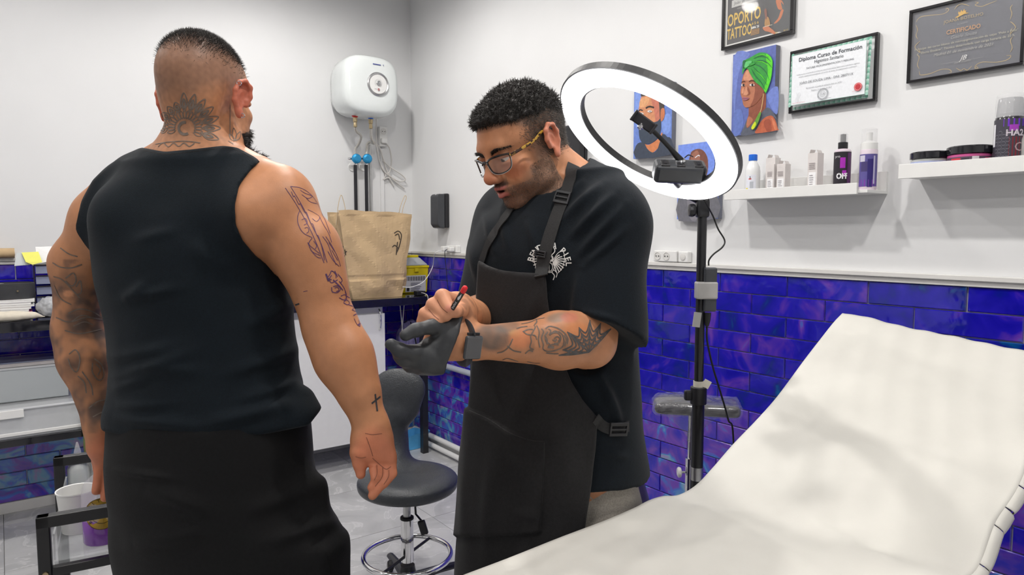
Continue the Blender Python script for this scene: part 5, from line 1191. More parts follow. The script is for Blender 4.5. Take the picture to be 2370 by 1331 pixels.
pr.text('JOÃO DE SOUZA LIMA - DNI: 2B0711X', uc - .004, va + .116, .0115, srgb(96, 98, 106)); pr.text('Ha superado la prueba de evaluación final con APTO', uc - .01, va + .137, .0062, srgb(120, 122, 128)); pr.text('Madrid a 16 de enero de 2017', uc - .018, va + .148, .0062, srgb(120, 122, 128))
for r_ in (.0195, .0165, .0095): pr.line([(uc - .012 + r_ * math.cos(a), va + .167 + r_ * math.sin(a)) for a in np.linspace(0, 2 * PI, 30)], .0014 if r_ > .01 else .0008, srgb(140, 144, 150))
pr.text('CA', uc - .012, va + .167, .011, srgb(130, 134, 142))
for k in range(3): pr.line([(ua + .035 + .006 * k + .004 * math.sin(a), va + .165 - .016 + .032 * (a / 6)) for a in np.linspace(0, 6, 14)], .0006, srgb(170, 172, 178))
pr.disc(ub - .034, va + .163, .0135, srgb(206, 70, 78), 28); pr.line([(ub - .034 + .0105 * math.cos(a), va + .163 + .0105 * math.sin(a)) for a in np.linspace(0, 2 * PI, 30)], .001, srgb(240, 190, 190)); pr.disc(ub - .034, va + .163, .0085, srgb(190, 52, 62), 24)
pr.text('Responsable del Centro', ua + .045, vb - .018, .005, srgb(200, 120, 130)); pr.text('Director del Curso', uc, vb - .018, .005, srgb(120, 122, 128)); pr.text('Sello y firma', ub - .04, vb - .026, .005, srgb(200, 120, 130))
done()
# --- dark certificate
t, pr, xp, done = framed('certificate_frame', 'framed dark grey certificate with gold scrolls and a small crown', 1.075, .757, 1.960, 2.190, .009, .020, srgb(92, 94, 104))
q = Qx(xp, (2090, 0, 6.339)); gd, gy = srgb(170, 148, 104), srgb(150, 150, 150)
for P_ in ([(200, 325), (210, 290), (270, 245), (400, 225), (560, 210), (640, 180), (672, 140), (640, 120), (630, 160)], [(1060, 30), (1105, 40), (1060, 75), (1150, 95), (1250, 60), (1380, 10)], [(240, 1045), (260, 1100), (400, 1080), (560, 1020), (680, 1020), (710, 1060), (670, 1072)], [(1060, 960), (1105, 1000), (1060, 1000), (1080, 950), (1180, 910), (1350, 915), (1500, 890), (1570, 850), (1580, 815), (1520, 815)], [(195, 370), (215, 440), (195, 520), (220, 580)], [(205, 800), (240, 840), (215, 950), (240, 1010)], [(1610, 70), (1580, 120), (1600, 200), (1575, 290)], [(1610, 540), (1580, 600), (1605, 700), (1575, 770)], [(255, 605), (215, 640), (180, 690), (215, 740), (255, 770), (225, 700)], [(1575, 320), (1610, 340), (1655, 400), (1610, 460), (1575, 500), (1605, 410)], [(760, 140), (800, 90), (860, 60), (920, 70), (980, 90)], [(785, 1000), (850, 1035), (900, 1010), (950, 1030), (1015, 970)]):
    pr.line(q(*P_), [.0012, .0026, .0016, .0024, .001], gd, 40)
pr.poly(q((815, 205), (820, 170), (845, 185), (862, 145), (880, 175), (905, 130), (912, 165), (935, 150), (925, 185), (975, 192), (900, 210), (800, 262), (765, 262), (830, 225)), srgb(214, 168, 70))
def ct(s_, x, y, size, col, **k): (u_, v_), = q((x, y)); pr.text(s_, u_, v_, size, col, **k)
ct('JOANA BOTELHO', 890, 270, .0135, gd); ct('ACADEMY', 880, 345, .006, gy); ct('CERTIFICADO', 890, 435, .0185, srgb(190, 140, 92), bold=.0003, sx=.8); ct('Gisele Souza', 890, 520, .014, gy, shear=.35)
ct('Participó del curso básico de micropigmentación de cejas "Pelo a Pelo"', 900, 595, .0098, srgb(176, 172, 150)); ct('y "Efecto Shadow". Técnica desarrollada con carga horaria de 20 h.', 900, 660, .0098, srgb(176, 172, 150)); ct('Madrid 01 de noviembre de 2021', 880, 735, .012, srgb(170, 168, 160), shear=.35)
ct('JB', 890, 850, .02, srgb(225, 225, 225), shear=.4); ct('Joana Botelho', 880, 905, .008, gy, shear=.3); pr.line(q((560, 945), (1190, 840)), .0006, gy)
done()
# --- canvases
mat('canvas_edge', (0.18, 0.19, 0.24), .7, noise=.1)
def canvas(name, label, Y0, Y1, z0, z1, depth, bg):
    t = thing(name, label, 'painting', (WX - .001, (Y0 + Y1) / 2, z0)); o = np.array(t.location); xf = WX - depth
    MB().box2((xf, Y1, z0), (WX - .001, Y0, z1)).build('stretcher', 'canvas_edge', t, off=o, bevel=.002)
    pr = wall_print(xf - .0003); pr.rect(-Y0 + .0005, -z1 + .0005, -Y1 - .0005, -z0 - .0005, bg); return t, pr, xf - .0003, o
D_ = .028; kx = (WX - D_) / WX
def at(xf, x, y): p = onX(x, y, xf); return p[1], p[2]
(yA, zA), (yB, zB) = at(WX - D_, 1697, 127), at(WX - D_, 1791, 303)
t, pr, xf, o = canvas('portrait_painting', 'painted portrait of a woman in a bright green turban on blue', yA, yB, zB, zA, D_, srgb(92, 106, 172))
q = Qx(xf, (1660, 100, 5.545)); sk, sk2, sk3 = srgb(176, 112, 84), srgb(138, 78, 58), srgb(204, 142, 112)
pr.poly(q((215, 170), (420, 130), (330, 260), (270, 420), (240, 700), (215, 900)), srgb(110, 128, 196), 4); pr.poly(q((640, 660), (780, 560), (775, 900), (700, 840)), srgb(112, 130, 200), 4); pr.poly(q((215, 900), (300, 850), (340, 1000), (300, 1150), (215, 1180)), srgb(98, 118, 186), 4)
pr.poly(q((415, 790), (405, 920), (372, 1010), (380, 1090), (440, 1050), (500, 990), (570, 900), (615, 850), (628, 790), (620, 630), (540, 700)), sk2, 3); pr.poly(q((410, 940), (378, 1010), (384, 1085), (430, 1040), (460, 980)), sk, 3)
pr.poly(q((310, 1185), (340, 1090), (388, 975), (376, 1050), (390, 1092), (450, 1035), (520, 955), (570, 893), (650, 825), (720, 890), (765, 970), (700, 935), (620, 955), (560, 1015), (520, 1090), (500, 1160)), srgb(88, 92, 106), 3)
pr.poly(q((500, 1158), (520, 1090), (560, 1012), (620, 952), (700, 930), (750, 990), (784, 1100), (780, 1118)), srgb(184, 96, 66), 3); pr.poly(q((600, 1010), (680, 980), (700, 1120), (640, 1130)), srgb(156, 78, 56), 4); pr.poly(q((700, 960), (745, 1010), (775, 1100), (740, 1110)), srgb(206, 122, 88), 4)
pr.poly(q((400, 328), (350, 385), (325, 470), (312, 560), (304, 640), (325, 720), (340, 790), (372, 826), (425, 818), (490, 785), (560, 705), (602, 640), (602, 590), (540, 530), (480, 465), (440, 395)), sk, 3)
pr.poly(q((480, 480), (550, 545), (600, 600), (598, 645), (555, 705), (490, 780), (430, 812), (470, 720), (490, 600)), sk2, 3); pr.poly(q((395, 345), (360, 390), (345, 470), (420, 480), (470, 470), (430, 400)), sk3, 3); pr.poly(q((335, 570), (318, 640), (335, 650), (352, 600)), sk3, 3)
pr.poly(q((375, 560), (345, 640), (350, 665), (385, 668), (405, 640), (395, 580)), sk3, 3); pr.poly(q((400, 560), (392, 600), (408, 650), (385, 668), (420, 660), (425, 620)), sk2, 3)
for e_, w_ in (((340, 540), 24), ((455, 538), 34)):
    pr.poly(q((e_[0] - w_, e_[1]), (e_[0], e_[1] - 18), (e_[0] + w_, e_[1] + 2), (e_[0], e_[1] + 16)), srgb(226, 216, 210), 4); pr.poly(q((e_[0] - 6, e_[1] - 15), (e_[0] + 16, e_[1] - 14), (e_[0] + 16, e_[1] + 12), (e_[0] - 6, e_[1] + 12)), srgb(42, 28, 26), 4)
pr.line(q((318, 505), (345, 490), (368, 497)), .003, srgb(84, 48, 38), 12); pr.line(q((415, 497), (450, 478), (495, 490)), .0035, srgb(84, 48, 38), 12)
pr.poly(q((330, 705), (350, 690), (372, 698), (410, 702), (415, 715), (380, 735), (345, 733)), srgb(164, 100, 116), 3); pr.line(q((332, 711), (370, 714), (412, 710)), .0014, srgb(96, 48, 56), 8)
g1, g2, g3, g4 = srgb(48, 150, 58), srgb(30, 104, 60), srgb(88, 208, 40), srgb(92, 186, 110)
pr.poly(q((340, 232), (378, 214), (430, 188), (500, 148), (560, 122), (640, 130), (695, 170), (722, 232), (720, 330), (705, 450), (672, 560), (634, 645), (600, 592), (556, 545), (500, 500), (455, 435), (420, 365), (400, 328), (362, 342), (334, 405), (336, 300)), g1, 3)
pr.poly(q((640, 140), (695, 178), (718, 235), (715, 330), (700, 450), (668, 555), (632, 630), (612, 590), (650, 480), (660, 340), (640, 220)), g3, 3)
for P_ in ([(470, 255), (560, 225), (650, 250), (715, 320)], [(470, 270), (560, 300), (640, 380), (680, 480)], [(470, 300), (540, 380), (600, 450), (650, 540)], [(480, 200), (570, 170), (650, 190), (700, 240)], [(450, 330), (500, 420), (570, 500), (630, 600)]): pr.line(q(*P_), [.001, .0045, .003, .001], g2, 20)
for P_ in ([(500, 240), (600, 245), (690, 310)], [(500, 350), (580, 420), (640, 500)], [(520, 170), (600, 150), (670, 180)]): pr.line(q(*P_), [.001, .003, .001], g3, 16)
pr.poly(q((362, 310), (372, 250), (430, 230), (462, 240), (430, 285), (385, 318)), g4, 3); pr.poly(q((440, 262), (505, 255), (470, 285), (420, 295)), g1, 3); pr.poly(q((345, 240), (380, 225), (365, 290), (345, 330)), g2, 3)
pr.line(q((610, 650), (600, 740), (580, 850), (545, 930), (500, 1030)), .0022, srgb(214, 190, 130), 24); pr.poly(q((560, 890), (580, 900), (545, 1010), (505, 1085), (468, 1112), (455, 1085), (490, 1020), (530, 940)), srgb(96, 150, 52), 3); pr.poly(q((500, 1010), (515, 1040), (490, 1095), (465, 1110), (456, 1080)), srgb(208, 222, 40), 3)
pr.build('painted_face', 'paint_oil', t, o)
(yA, zA), (yB, zB) = at(WX - D_, 1468, 208), at(WX - D_, 1554, 358)
t, pr, xf, o = canvas('portrait_painting', 'painted portrait of a bearded man in dark shirt, seen through the ring light', yA, yB, zB, zA, D_, srgb(108, 134, 206))
q = Qx(xf, (1440, 170, 5.325))
pr.poly(q((160, 250), (240, 230), (215, 400), (205, 600), (170, 640)), srgb(126, 154, 224), 4); pr.poly(q((480, 560), (590, 500), (595, 700), (520, 740)), srgb(126, 154, 224), 4)
pr.poly(q((275, 860), (330, 880), (450, 800), (492, 725), (505, 830), (430, 935), (370, 975), (310, 925)), srgb(206, 128, 84), 3); pr.poly(q((168, 1045), (172, 892), (225, 850), (275, 858), (305, 920), (370, 975), (440, 930), (498, 745), (560, 785), (606, 805), (608, 1000)), srgb(62, 70, 86), 2)
pr.poly(q((244, 285), (330, 262), (440, 300), (470, 420), (478, 560), (450, 640), (380, 660), (290, 650), (238, 600), (212, 520), (206, 440), (225, 345)), srgb(208, 142, 104), 3); pr.poly(q((360, 300), (440, 330), (470, 430), (470, 560), (420, 600), (400, 480)), srgb(196, 118, 98), 3); pr.poly(q((225, 330), (300, 290), (340, 320), (300, 400), (222, 420)), srgb(222, 164, 118), 3)
pr.poly(q((240, 285), (250, 235), (340, 220), (450, 250), (510, 330), (520, 440), (490, 560), (470, 560), (462, 420), (440, 310), (340, 268)), srgb(74, 66, 62), 3); pr.poly(q((480, 450), (520, 430), (530, 500), (510, 570), (480, 585)), srgb(196, 120, 84), 3)
pr.poly(q((214, 640), (240, 600), (300, 625), (380, 606), (440, 590), (478, 560), (480, 690), (450, 785), (380, 850), (300, 872), (240, 842), (212, 760)), srgb(60, 70, 86), 3)
pr.line(q((208, 462), (228, 448), (258, 458)), .005, srgb(52, 44, 42), 10); pr.line(q((295, 428), (340, 408), (398, 420)), .0065, srgb(52, 44, 42), 12)
for e_ in ((242, 497), (345, 468)): pr.poly(q((e_[0] - 30, e_[1]), (e_[0], e_[1] - 16), (e_[0] + 32, e_[1]), (e_[0], e_[1] + 15)), srgb(216, 208, 204), 4); pr.disc(*q((e_[0] + 4, e_[1]))[0], .0026, srgb(56, 44, 42), 14)
pr.poly(q((262, 520), (240, 590), (262, 620), (300, 612), (290, 540)), srgb(196, 122, 92), 3)
pr.build('painted_face', 'paint_oil', t, o)
(yA, zA), (yB, zB) = at(WX - D_, 1570, 336), at(WX - D_, 1662, 506)
t, pr, xf, o = canvas('portrait_painting', 'painted portrait of a bald man on blue, behind the ring light control box', yA, yB, zB, zA, D_, srgb(120, 148, 232))
q = Qx(xf, (1440, 170, 5.325))
pr.poly(q((840, 1010), (860, 960), (930, 930), (1000, 950), (1050, 1030), (1060, 1150), (1040, 1260), (980, 1330), (880, 1320), (830, 1230), (815, 1110)), srgb(122, 78, 66), 3); pr.poly(q((860, 1000), (930, 950), (960, 1060), (900, 1140), (850, 1120)), srgb(158, 106, 88), 3); pr.line(q((770, 1040), (820, 1005), (880, 1030)), .005, srgb(40, 38, 44), 12); pr.line(q((900, 1040), (940, 1010), (960, 1020)), .004, srgb(225, 225, 230), 8)
pr.poly(q((700, 1820), (700, 1520), (800, 1400), (950, 1360), (1100, 1420), (1180, 1520), (1180, 1780)), srgb(112, 112, 120), 2); pr.poly(q((800, 1500), (900, 1440), (930, 1780), (840, 1790)), srgb(132, 130, 138), 3)
pr.build('painted_face', 'paint_oil', t, o)

# --- picture-ledge shelves
def shelf(label, Y0, Y1, z0, lip):
    t = thing('wall_shelf', label, 'shelf', (WX, (Y0 + Y1) / 2, z0)); o = np.array(t.location); xf = WX - .145
    MB().box2((xf + .010, Y1, z0), (WX - .012, Y0, z0 + .010)).build('shelf_base', 'white_board', t, off=o, bevel=.001)
    MB().box2((xf, Y1 + .03, z0 - .004), (xf + .010, Y0, z0 + lip)).build('front_lip', 'white_board', t, off=o, bevel=.001)
    MB().box2((WX - .012, Y1, z0), (WX, Y0, z0 + .075)).build('back_rail', 'white_board', t, off=o, bevel=.001)
    return t
XF = WX - .145
s1z = onX(1676, 463, XF)[2] + .004; s1Y0 = onX(1676, 450, XF)[1]; s1Y1 = 1.128
shelf('white picture-ledge shelf holding spray bottles and small boxes', s1Y0, s1Y1, s1z, .033)
s2z = onX(2079, 414, XF)[2] + .004; s2Y0 = onX(2079, 400, XF)[1]
shelf('white picture-ledge shelf holding two jars and a purple bottle', s2Y0, .36, s2z, .040)
XM = WX - .074
def place_on(x0, x1, ytop, zb, X0=XM):
    c = onX((x0 + x1) / 2, 420, X0); r = np.linalg.norm(onX(x1, 420, X0) - onX(x0, 420, X0)) / 2 * abs(math.cos(math.atan2(c[1], c[0]) * 0 + .0)); dist = c @ _fh
    rad = (x1 - x0) / 2 * (np.linalg.norm(c[:2]) * .90) / F_PX
    h = onX((x0 + x1) / 2, ytop, X0)[2] - zb; return np.array([X0, c[1], zb]), rad, h
def label_band(t, o, r, z0, z1, a0, a1, col, name='label_band', items=(), n=22, sxy=(1, 1)):
    """print wrapped on a round bottle; angle 0 faces the camera side"""
    base = math.atan2(-o[1], -o[0])
    def pl(u, v, h): a = base + u; return np.array([(r + .0003 + h) * math.cos(a) * sxy[0], (r + .0003 + h) * math.sin(a) * sxy[1], v])
    pr = Print(pl, .00012)
    us = np.linspace(a0, a1, n); pr.h += pr.step
    pr._add([(u, z0) for u in us] + [(u, z1) for u in us], [(i, i + 1, n + i + 1, n + i) for i in range(n - 1)], col)
    for it in items: it(pr)
    return pr.build(name, 'print_ink', t)
def T(s_, u, v, size, col, **k):
    def f(pr, k=k):
        r_ = k.get('r', .02); V, Fc = text_mesh(s_, size, 'CENTER', 0, k.get('bold', 0)); 
        if len(V): pr.h += pr.step; pr._add([(u + a * k.get('sx', 1) / r_, v + b) for a, b in V], Fc, col)
    return f
def Rr(u0, z0, u1, z1, col):
    def f(pr):
        us = np.linspace(u0, u1, 6); pr.h += pr.step; pr._add([(u, z0) for u in us] + [(u, z1) for u in us], [(i, i + 1, 7 + i - 0, 6 + i) for i in range(5)], col)
    return f
zb1 = s1z + .010; zb2 = s2z + .010
mat('cap_blue', (0.02, 0.16, 0.75), .3, noise=.04); mat('bottle_white', (.82, .83, .84), .25, noise=.02); mat('bottle_purple', (.14, .05, .32), .2, coat=.4, noise=.15); mat('bottle_dark', (.03, .028, .035), .2, coat=.4, noise=.1); mat('foam_pink', (.72, .62, .70), .3, noise=.05)
glass('clear_plastic', (.88, .88, .90), .06, .28); glass('clear_jar', (.75, .78, .76), .08, .55); mat('box_card', (.70, .66, .65), .6, noise=.05); mat('jar_pink', (.55, .10, .28), .25, noise=.1); mat('liquid_purple', (.32, .10, .55), .15, coat=.5, noise=.05)
# alcohol bottle
o_, r, h = place_on(1724, 1759, 358, zb1); t = thing('plastic_bottle', 'small white plastic bottle with bright blue cap on the shelf', 'bottle', o_)
MB().lathe([(0, 0), (r * .92, 0), (r, .004), (r, h * .60), (r * .92, h * .70), (r * .62, h * .80), (r * .52, h * .83), (r * .52, h * .86)], n=28).build('bottle_body', 'bottle_white', t, True)
MB().lathe([(r * .56, h * .85), (r * .58, h * .86), (r * .58, h * .99), (r * .5, h), (0, h)], n=24).build('cap', 'cap_blue', t, True)
label_band(t, o_, r, h * .05, h * .50, -.9, .45, srgb(226, 228, 238), items=[Rr(-.9, h * .07, .2, h * .13, srgb(52, 90, 200)), Rr(-.35, h * .18, .12, h * .34, srgb(186, 190, 198)), Rr(-.5, h * .39, -.15, h * .42, srgb(214, 60, 60)), Rr(-.9, h * .14, -.6, h * .19, srgb(226, 212, 60)), T('!', -.32, h * .43, .014, srgb(60, 50, 56), bold=.0006, r=r)])
# cartons
def carton(x0, x1, ytop, X0, label, w2, flap=0):
    o_, r, h = place_on(x0, x1, ytop, zb1, X0); t = thing('carton', label, 'box', o_, 0.06 * random.uniform(-1, 1), group='small cartons on the wall shelf'); w = r * .9
    body = MB().box2((-.019, -w, 0), (.019, w, h)).build('carton_body', 'box_card', t, bevel=.0006)
    if flap: MB().box((-.004, w * .6, h + .006), (.030, .0008, .014), rotm(.35, 0, 0)).build('flap', 'box_card', t); MB().box((.0, -w * .7, h + .005), (.028, .0008, .011), rotm(-.45, 0, 0)).build('flap', 'box_card', t)
    pr = Print(lambda u, v, hh: np.array([-.0192 - hh, -u, v]), .00015); pr.rect(-w * .75, h * .06, w * .75, h * .52, srgb(240, 240, 242))
    for k in range(7): pr.rect(-w * .55, h * (.10 + k * .055), w * (.1 + .3 * random.random()), h * (.12 + k * .055), srgb(170, 166, 172))
    for k in range(4): pr.rect(-w * .7, h * (.60 + k * .045), w * .6, h * (.615 + k * .045), srgb(150, 140, 142))
    pr.build('carton_print', 'print_ink', t); return t
carton(1775, 1802, 366, WX - .050, 'taller open pale carton at the back of the carton cluster', .02, 1)
carton(1778, 1801, 381, WX - .100, 'pale carton at the left front of the cluster on the shelf', .02)
carton(1801, 1825, 380, WX - .100, 'pale carton at the right front of the cluster on the shelf', .02, 1)
carton(1873, 1900, 355, WX - .070, 'pale carton standing alone with torn open top', .02, 1)
# spray bottle
o_, r, h = place_on(1930, 1966, 310, zb1); t = thing('spray_bottle', 'dark spray bottle with magenta label and black nozzle', 'bottle', o_)
MB().lathe([(0, 0), (r * .94, 0), (r, .004), (r, h * .70), (r * .86, h * .725), (r * .5, h * .74), (r * .5, h * .76)], n=28).build('bottle_body', 'foam_pink', t, True)
MB().lathe([(r * .55, h * .74), (r * .58, h * .75), (r * .58, h * .845), (r * .34, h * .86), (r * .34, h * .985), (0, h)], n=24).build('nozzle', 'black_plastic', t, True)
MB().lathe([(r * .56, h * .85), (r * .54, h * .99), (r * .4, h * 1.01), (0, h * 1.01)], n=20).build('overcap', 'clear_plastic', t, True)
mg = srgb(168, 40, 178)
label_band(t, o_, r, h * .01, h * .68, -1.5, 1.5, srgb(38, 34, 42), items=[Rr(-.2, h * .02, .55, h * .12, srgb(120, 30, 140)), Rr(-.25, h * .40, .35, h * .58, mg), Rr(.02, h * .26, .5, h * .36, mg), T('OFF', .02, h * .26, .026, srgb(235, 235, 238), bold=.0012, r=r, sx=.8), T('pro', -.6, h * .60, .013, srgb(200, 200, 205), r=r), Rr(.6, h * .02, 1.2, h * .66, srgb(84, 40, 92))])
# foam bottle
o_, r, h = place_on(1990, 2027, 298, zb1); t = thing('foam_bottle', 'tall clear foam bottle with violet label and white pump', 'bottle', o_)
MB().lathe([(0, 0), (r * .94, 0), (r, .004), (r, h * .64), (r * .93, h * .665)], n=28).build('bottle_body', 'foam_pink', t, True)
MB().lathe([(r * .95, h * .65), (r * .96, h * .76), (r * .55, h * .79), (r * .36, h * .80), (r * .36, h * .93), (0, h * .94)], n=28).build('pump', 'white_plastic', t, True)
MB().lathe([(r * .90, h * .77), (r * .86, h * .985), (r * .7, h), (0, h)], n=28).build('overcap', 'clear_plastic', t, True)
label_band(t, o_, r, h * .06, h * .58, -1.3, 1.2, srgb(92, 84, 150), items=[Rr(-.9, h * .30, -.1, h * .46, srgb(70, 60, 112)), Rr(-.1, h * .05, .5, h * .5, srgb(48, 36, 110)), Rr(-1.2, h * .06, .9, h * .17, srgb(120, 60, 160)), Rr(.55, h * .1, .75, h * .55, srgb(190, 186, 214)), Rr(-1.1, h * .46, -.4, h * .56, srgb(206, 202, 220))])
# shelf 2
mat('jar_cream', (.62, .60, .66), .3, noise=.08)
for (x0, x1, yt, m_, lab, lc_) in ((2112, 2190, 353, 'clear_jar', 'wide clear jar with black lid and pale blue label', srgb(180, 190, 226)), (2199, 2284, 340, 'jar_pink', 'wide pink jar with black lid and red and grey label', srgb(92, 74, 92))):
    o_, r, h = place_on(x0, x1, yt, zb2); t = thing('jar', lab, 'jar', o_)
    MB().lathe([(0, 0), (r * .95, 0), (r * .97, .004), (r * .97, h * .64), (r * .9, h * .68)], n=36).build('jar_body', m_, t, True); MB().lathe([(r * 1.0, h * .68), (r * 1.02, h * .70), (r * 1.02, h * .96), (r * .97, h), (0, h)], n=36).build('lid', 'black_gloss', t, True)
    if m_ == 'jar_pink': its = [Rr(-.9, 0, -.4, h * .5, srgb(206, 54, 70)), Rr(.1, h * .1, .4, h * .55, srgb(215, 210, 214)), Rr(.7, 0, 1.3, h * .5, srgb(196, 70, 110)), Rr(-.35, h * .1, -.02, h * .5, srgb(58, 56, 64))]
    else: its = [Rr(-.4, 0, .1, h * .22, srgb(60, 110, 200)), Rr(-.6, h * .40, -.1, h * .44, srgb(80, 80, 110)), Rr(.3, h * .05, 1.2, h * .4, srgb(150, 140, 196))]
    label_band(t, o_, r * .97, h * .02, h * .55, -1.4, 1.4, lc_, items=its)
o_, r, h = place_on(2303, 2356, 221, zb2); t = thing('foam_bottle', 'dark purple and red bottle with honeycomb label and clear cap', 'bottle', o_)
MB().lathe([(0, 0), (r * .94, 0), (r, .004), (r, h * .66), (r * .92, h * .70)], n=30).build('bottle_body', 'bottle_dark', t, True); MB().lathe([(r * .90, h * .69), (r * .92, h * .74), (r * .84, h * .90), (r * .80, h * .95), (0, h * .955)], n=12).build('pump', 'grey_plastic', t, False); MB().lathe([(r * .98, h * .69), (r * .97, h * .98), (r * .9, h), (0, h)], n=30).build('overcap', 'clear_plastic', t, True)
its = [Rr(.0, 0.004, 1.2, h * .42, srgb(120, 36, 48)), Rr(-.4, h * .56, 1.3, h * .66, srgb(110, 50, 190)), Rr(.0, h * .50, .6, h * .58, srgb(160, 60, 180)), Rr(-1.3, h * .3, -1.0, h * .6, srgb(226, 226, 232)), T('HA2', .4, h * .47, .024, srgb(205, 196, 206), r=r, bold=.0008), T('& SPRAY', .5, h * .12, .012, srgb(225, 215, 215), r=r), T('O', .75, h * .28, .036, srgb(180, 150, 156), r=r)]
def hexes(pr):
    for i in range(4):
        for j in range(5):
            cu, cv = -.85 + .26 * i, h * (.05 + .095 * j + (.047 if i % 2 else 0)); pr.line([(cu + .16 * math.cos(a) , cv + .16 * r * math.sin(a)) for a in np.arange(7) * PI / 3], .0008 / r * .9 if False else .0012, srgb(130, 130, 140), raise_=False)
label_band(t, o_, r, .003, h * .66, -1.45, 1.45, srgb(66, 64, 74), items=its + [hexes])
o_, r, h = place_on(2364, 2396, 268, zb2); t = thing('dropper_bottle', 'clear bottle with bright blue cap at the shelf\'s right end', 'bottle', o_)
MB().lathe([(0, 0), (r * .94, 0), (r, .004), (r, h * .55), (r * .5, h * .78), (r * .4, h * .80)], n=28).build('bottle_body', 'clear_jar', t, True); MB().lathe([(r * .42, h * .78), (r * .44, h * .80), (r * .42, h * .96), (0, h)], n=20).build('cap', 'cap_blue', t, True)

# --- paper towel / soap dispensers
def dispenser(label, Y0, Y1, z0, z1, depth, m='charcoal_plastic'):
    t = thing('dispenser', label, 'dispenser', (WX, (Y0 + Y1) / 2, z0)); o = np.array(t.location); h = z1 - z0
    MB().box2((WX - depth * .35, Y1, z0 + .006), (WX - .001, Y0, z1)).build('back_case', 'black_plastic', t, off=o, bevel=.008, seg=3)
    prof = [(WX - depth * .35, z0), (WX - depth * .8, z0 + .004), (WX - depth, z0 + h * .12), (WX - depth, z1 - .02), (WX - depth * .85, z1 - .003), (WX - depth * .35, z1 - .003)]
    mb = MB(); mb.prism([(x, Y1 + .003, z) for x, z in prof], (0, 1, 0), Y0 - Y1 - .006); mb.build('front_cover', m, t, off=o, bevel=.009, seg=3)
    MB().cyl((WX - depth * .86, (Y0 + Y1) / 2 - .01, z1 - .008), (WX - depth * .93, (Y0 + Y1) / 2 - .01, z1 - .010), .005).build('lock', 'chrome', t, off=o)
    MB().box2((WX - depth * .8, Y0 - .0005, z0 + h * .15), (WX - depth * .55, Y0 + .001, z0 + h * .45)).build('sight_glass', 'black_gloss', t, off=o)
    return t
dispenser('small dark grey wall dispenser beside the room corner', 4.037, 3.936, 1.506, 1.737, .09)
dispenser('black wall-mounted dispenser half hidden behind the bowed head', 2.80, 2.60, 1.74, 2.03, .05, 'black_plastic')

# --- sockets
def socket(label, Y0, Y1, z0, z1, n=2, axis='X', fixed=None):
    fx = WX if fixed is None else fixed; t = thing('wall_socket', label, 'socket', (fx, (Y0 + Y1) / 2, z0) if axis == 'X' else ((Y0 + Y1) / 2, fx, z0)); o = np.array(t.location); w = abs(Y1 - Y0); h = z1 - z0
    loc = lambda d, a, z: np.array([-d, -a, z]) if axis == 'X' else np.array([a, -d, z])
    mb = MB(); a, b = loc(0, -w / 2, 0), loc(.032, w / 2, h); mb.box2(a, b); mb.build('housing', 'white_plastic', t, bevel=.005, seg=3)
    for k in range(n):
        a_ = (-w / 2 + h / 2 + k * h * 1.02) if axis == 'X' else 0.0; zz = h / 2 if axis == 'X' else h * (.75 - .5 * k); R0 = min(h, w) * .36 if axis == 'X' else w * .36
        c = loc(.0325, a_, zz); d = loc(1, 0, 0); f = MB(); f.lathe([(R0, 0), (R0, .0015), (R0 * .88, .002), (R0 * .84, -.001)], c, 24, frame_from(d)); s_ = f.build('outlet', 'white_trim', t, True)
        for sg in (-1, 1): f = MB(); f.cyl(c + loc(.0005, sg * R0 * .42, 0), c + loc(.003, sg * R0 * .42, 0), R0 * .13, n=10); f.build('pin_hole', 'black_plastic', s_)
    return t
socket('double white wall socket above the tiles, left of the light stand', 2.128, 1.995, tile_top + .036, tile_top + .086)
t = thing('switch_box', 'single white junction box beside the double socket', 'socket', (WX, 1.962, tile_top + .036)); MB().box2((-.03, -.026, 0), (-.001, .028, .048)).build('housing', 'white_plastic', t, bevel=.005, seg=3); MB().lathe([(.014, 0), (.014, .002), (.010, .003), (0, .003)], (-.0305, 0, .024), 20, frame_from((-1, 0, 0))).build('outlet', 'white_trim', t, True)
socket('white wall socket with chargers plugged in near the corner', 3.93, 3.80, tile_top + .036, tile_top + .082, 1)
# ================================================================ THE BED, covered with paper
mat('paper_sheet', (.66, .645, .60), .75, noise=.03, nscale=9, bump=.12, bscale=420, bdist=.001)
mat('bed_vinyl', (.028, .022, .024), .4, noise=.15, bump=.1, bscale=120); mat('skin_wood', (.42, .24, .11), .5, noise=.2, nscale=30)
bz = .905; kb = (CAM_H - bz) / .70
bax = np.array([.9974, .0715, 0]); blat = np.array([.0715, -.9974, 0]); bup = np.array([0, 0, 1.0])
Hf = np.array([1.414 * kb, 1.177 * kb, bz]); BW = .625 * kb
bed = thing('treatment_bed', 'treatment bed with raised backrest under the white paper sheet', 'bed', (*(Hf + blat * BW / 2 - bax * .35)[:2], 0)); b0 = np.array(bed.location)
# side profile of the cushions: flat seat, soft bend, curved rising backrest
far = [(1953, 726), (1932, 748), (1895, 795), (1862, 838), (1830, 882), (1795, 928), (1750, 978), (1700, 1030), (1655, 1082), (1615, 1124), (1575, 1147), (1538, 1150), (1505, 1160), (1470, 1178), (1400, 1208), (1300, 1246), (1180, 1294), (1080, 1332), (960, 1378), (820, 1432)]
prof = []
for x, y in far[::-1]:
    r = ray(x, y); p = _C + r * (((Hf - _C) @ blat) / (r @ blat)); prof.append(((p - Hf) @ bax, p[2]))
prof = spline(prof, 150); cum = np.concatenate([[0], np.cumsum(np.linalg.norm(np.diff(prof, axis=0), axis=1))]); LEN = cum[-1]
tg = np.gradient(prof, axis=0); tg /= np.linalg.norm(tg, axis=1)[:, None]; nm2 = np.stack([-tg[:, 1], tg[:, 0]], 1)
for _ in range(12): nm2[1:-1] = (nm2[:-2] + nm2[1:-1] * 2 + nm2[2:]) / 4
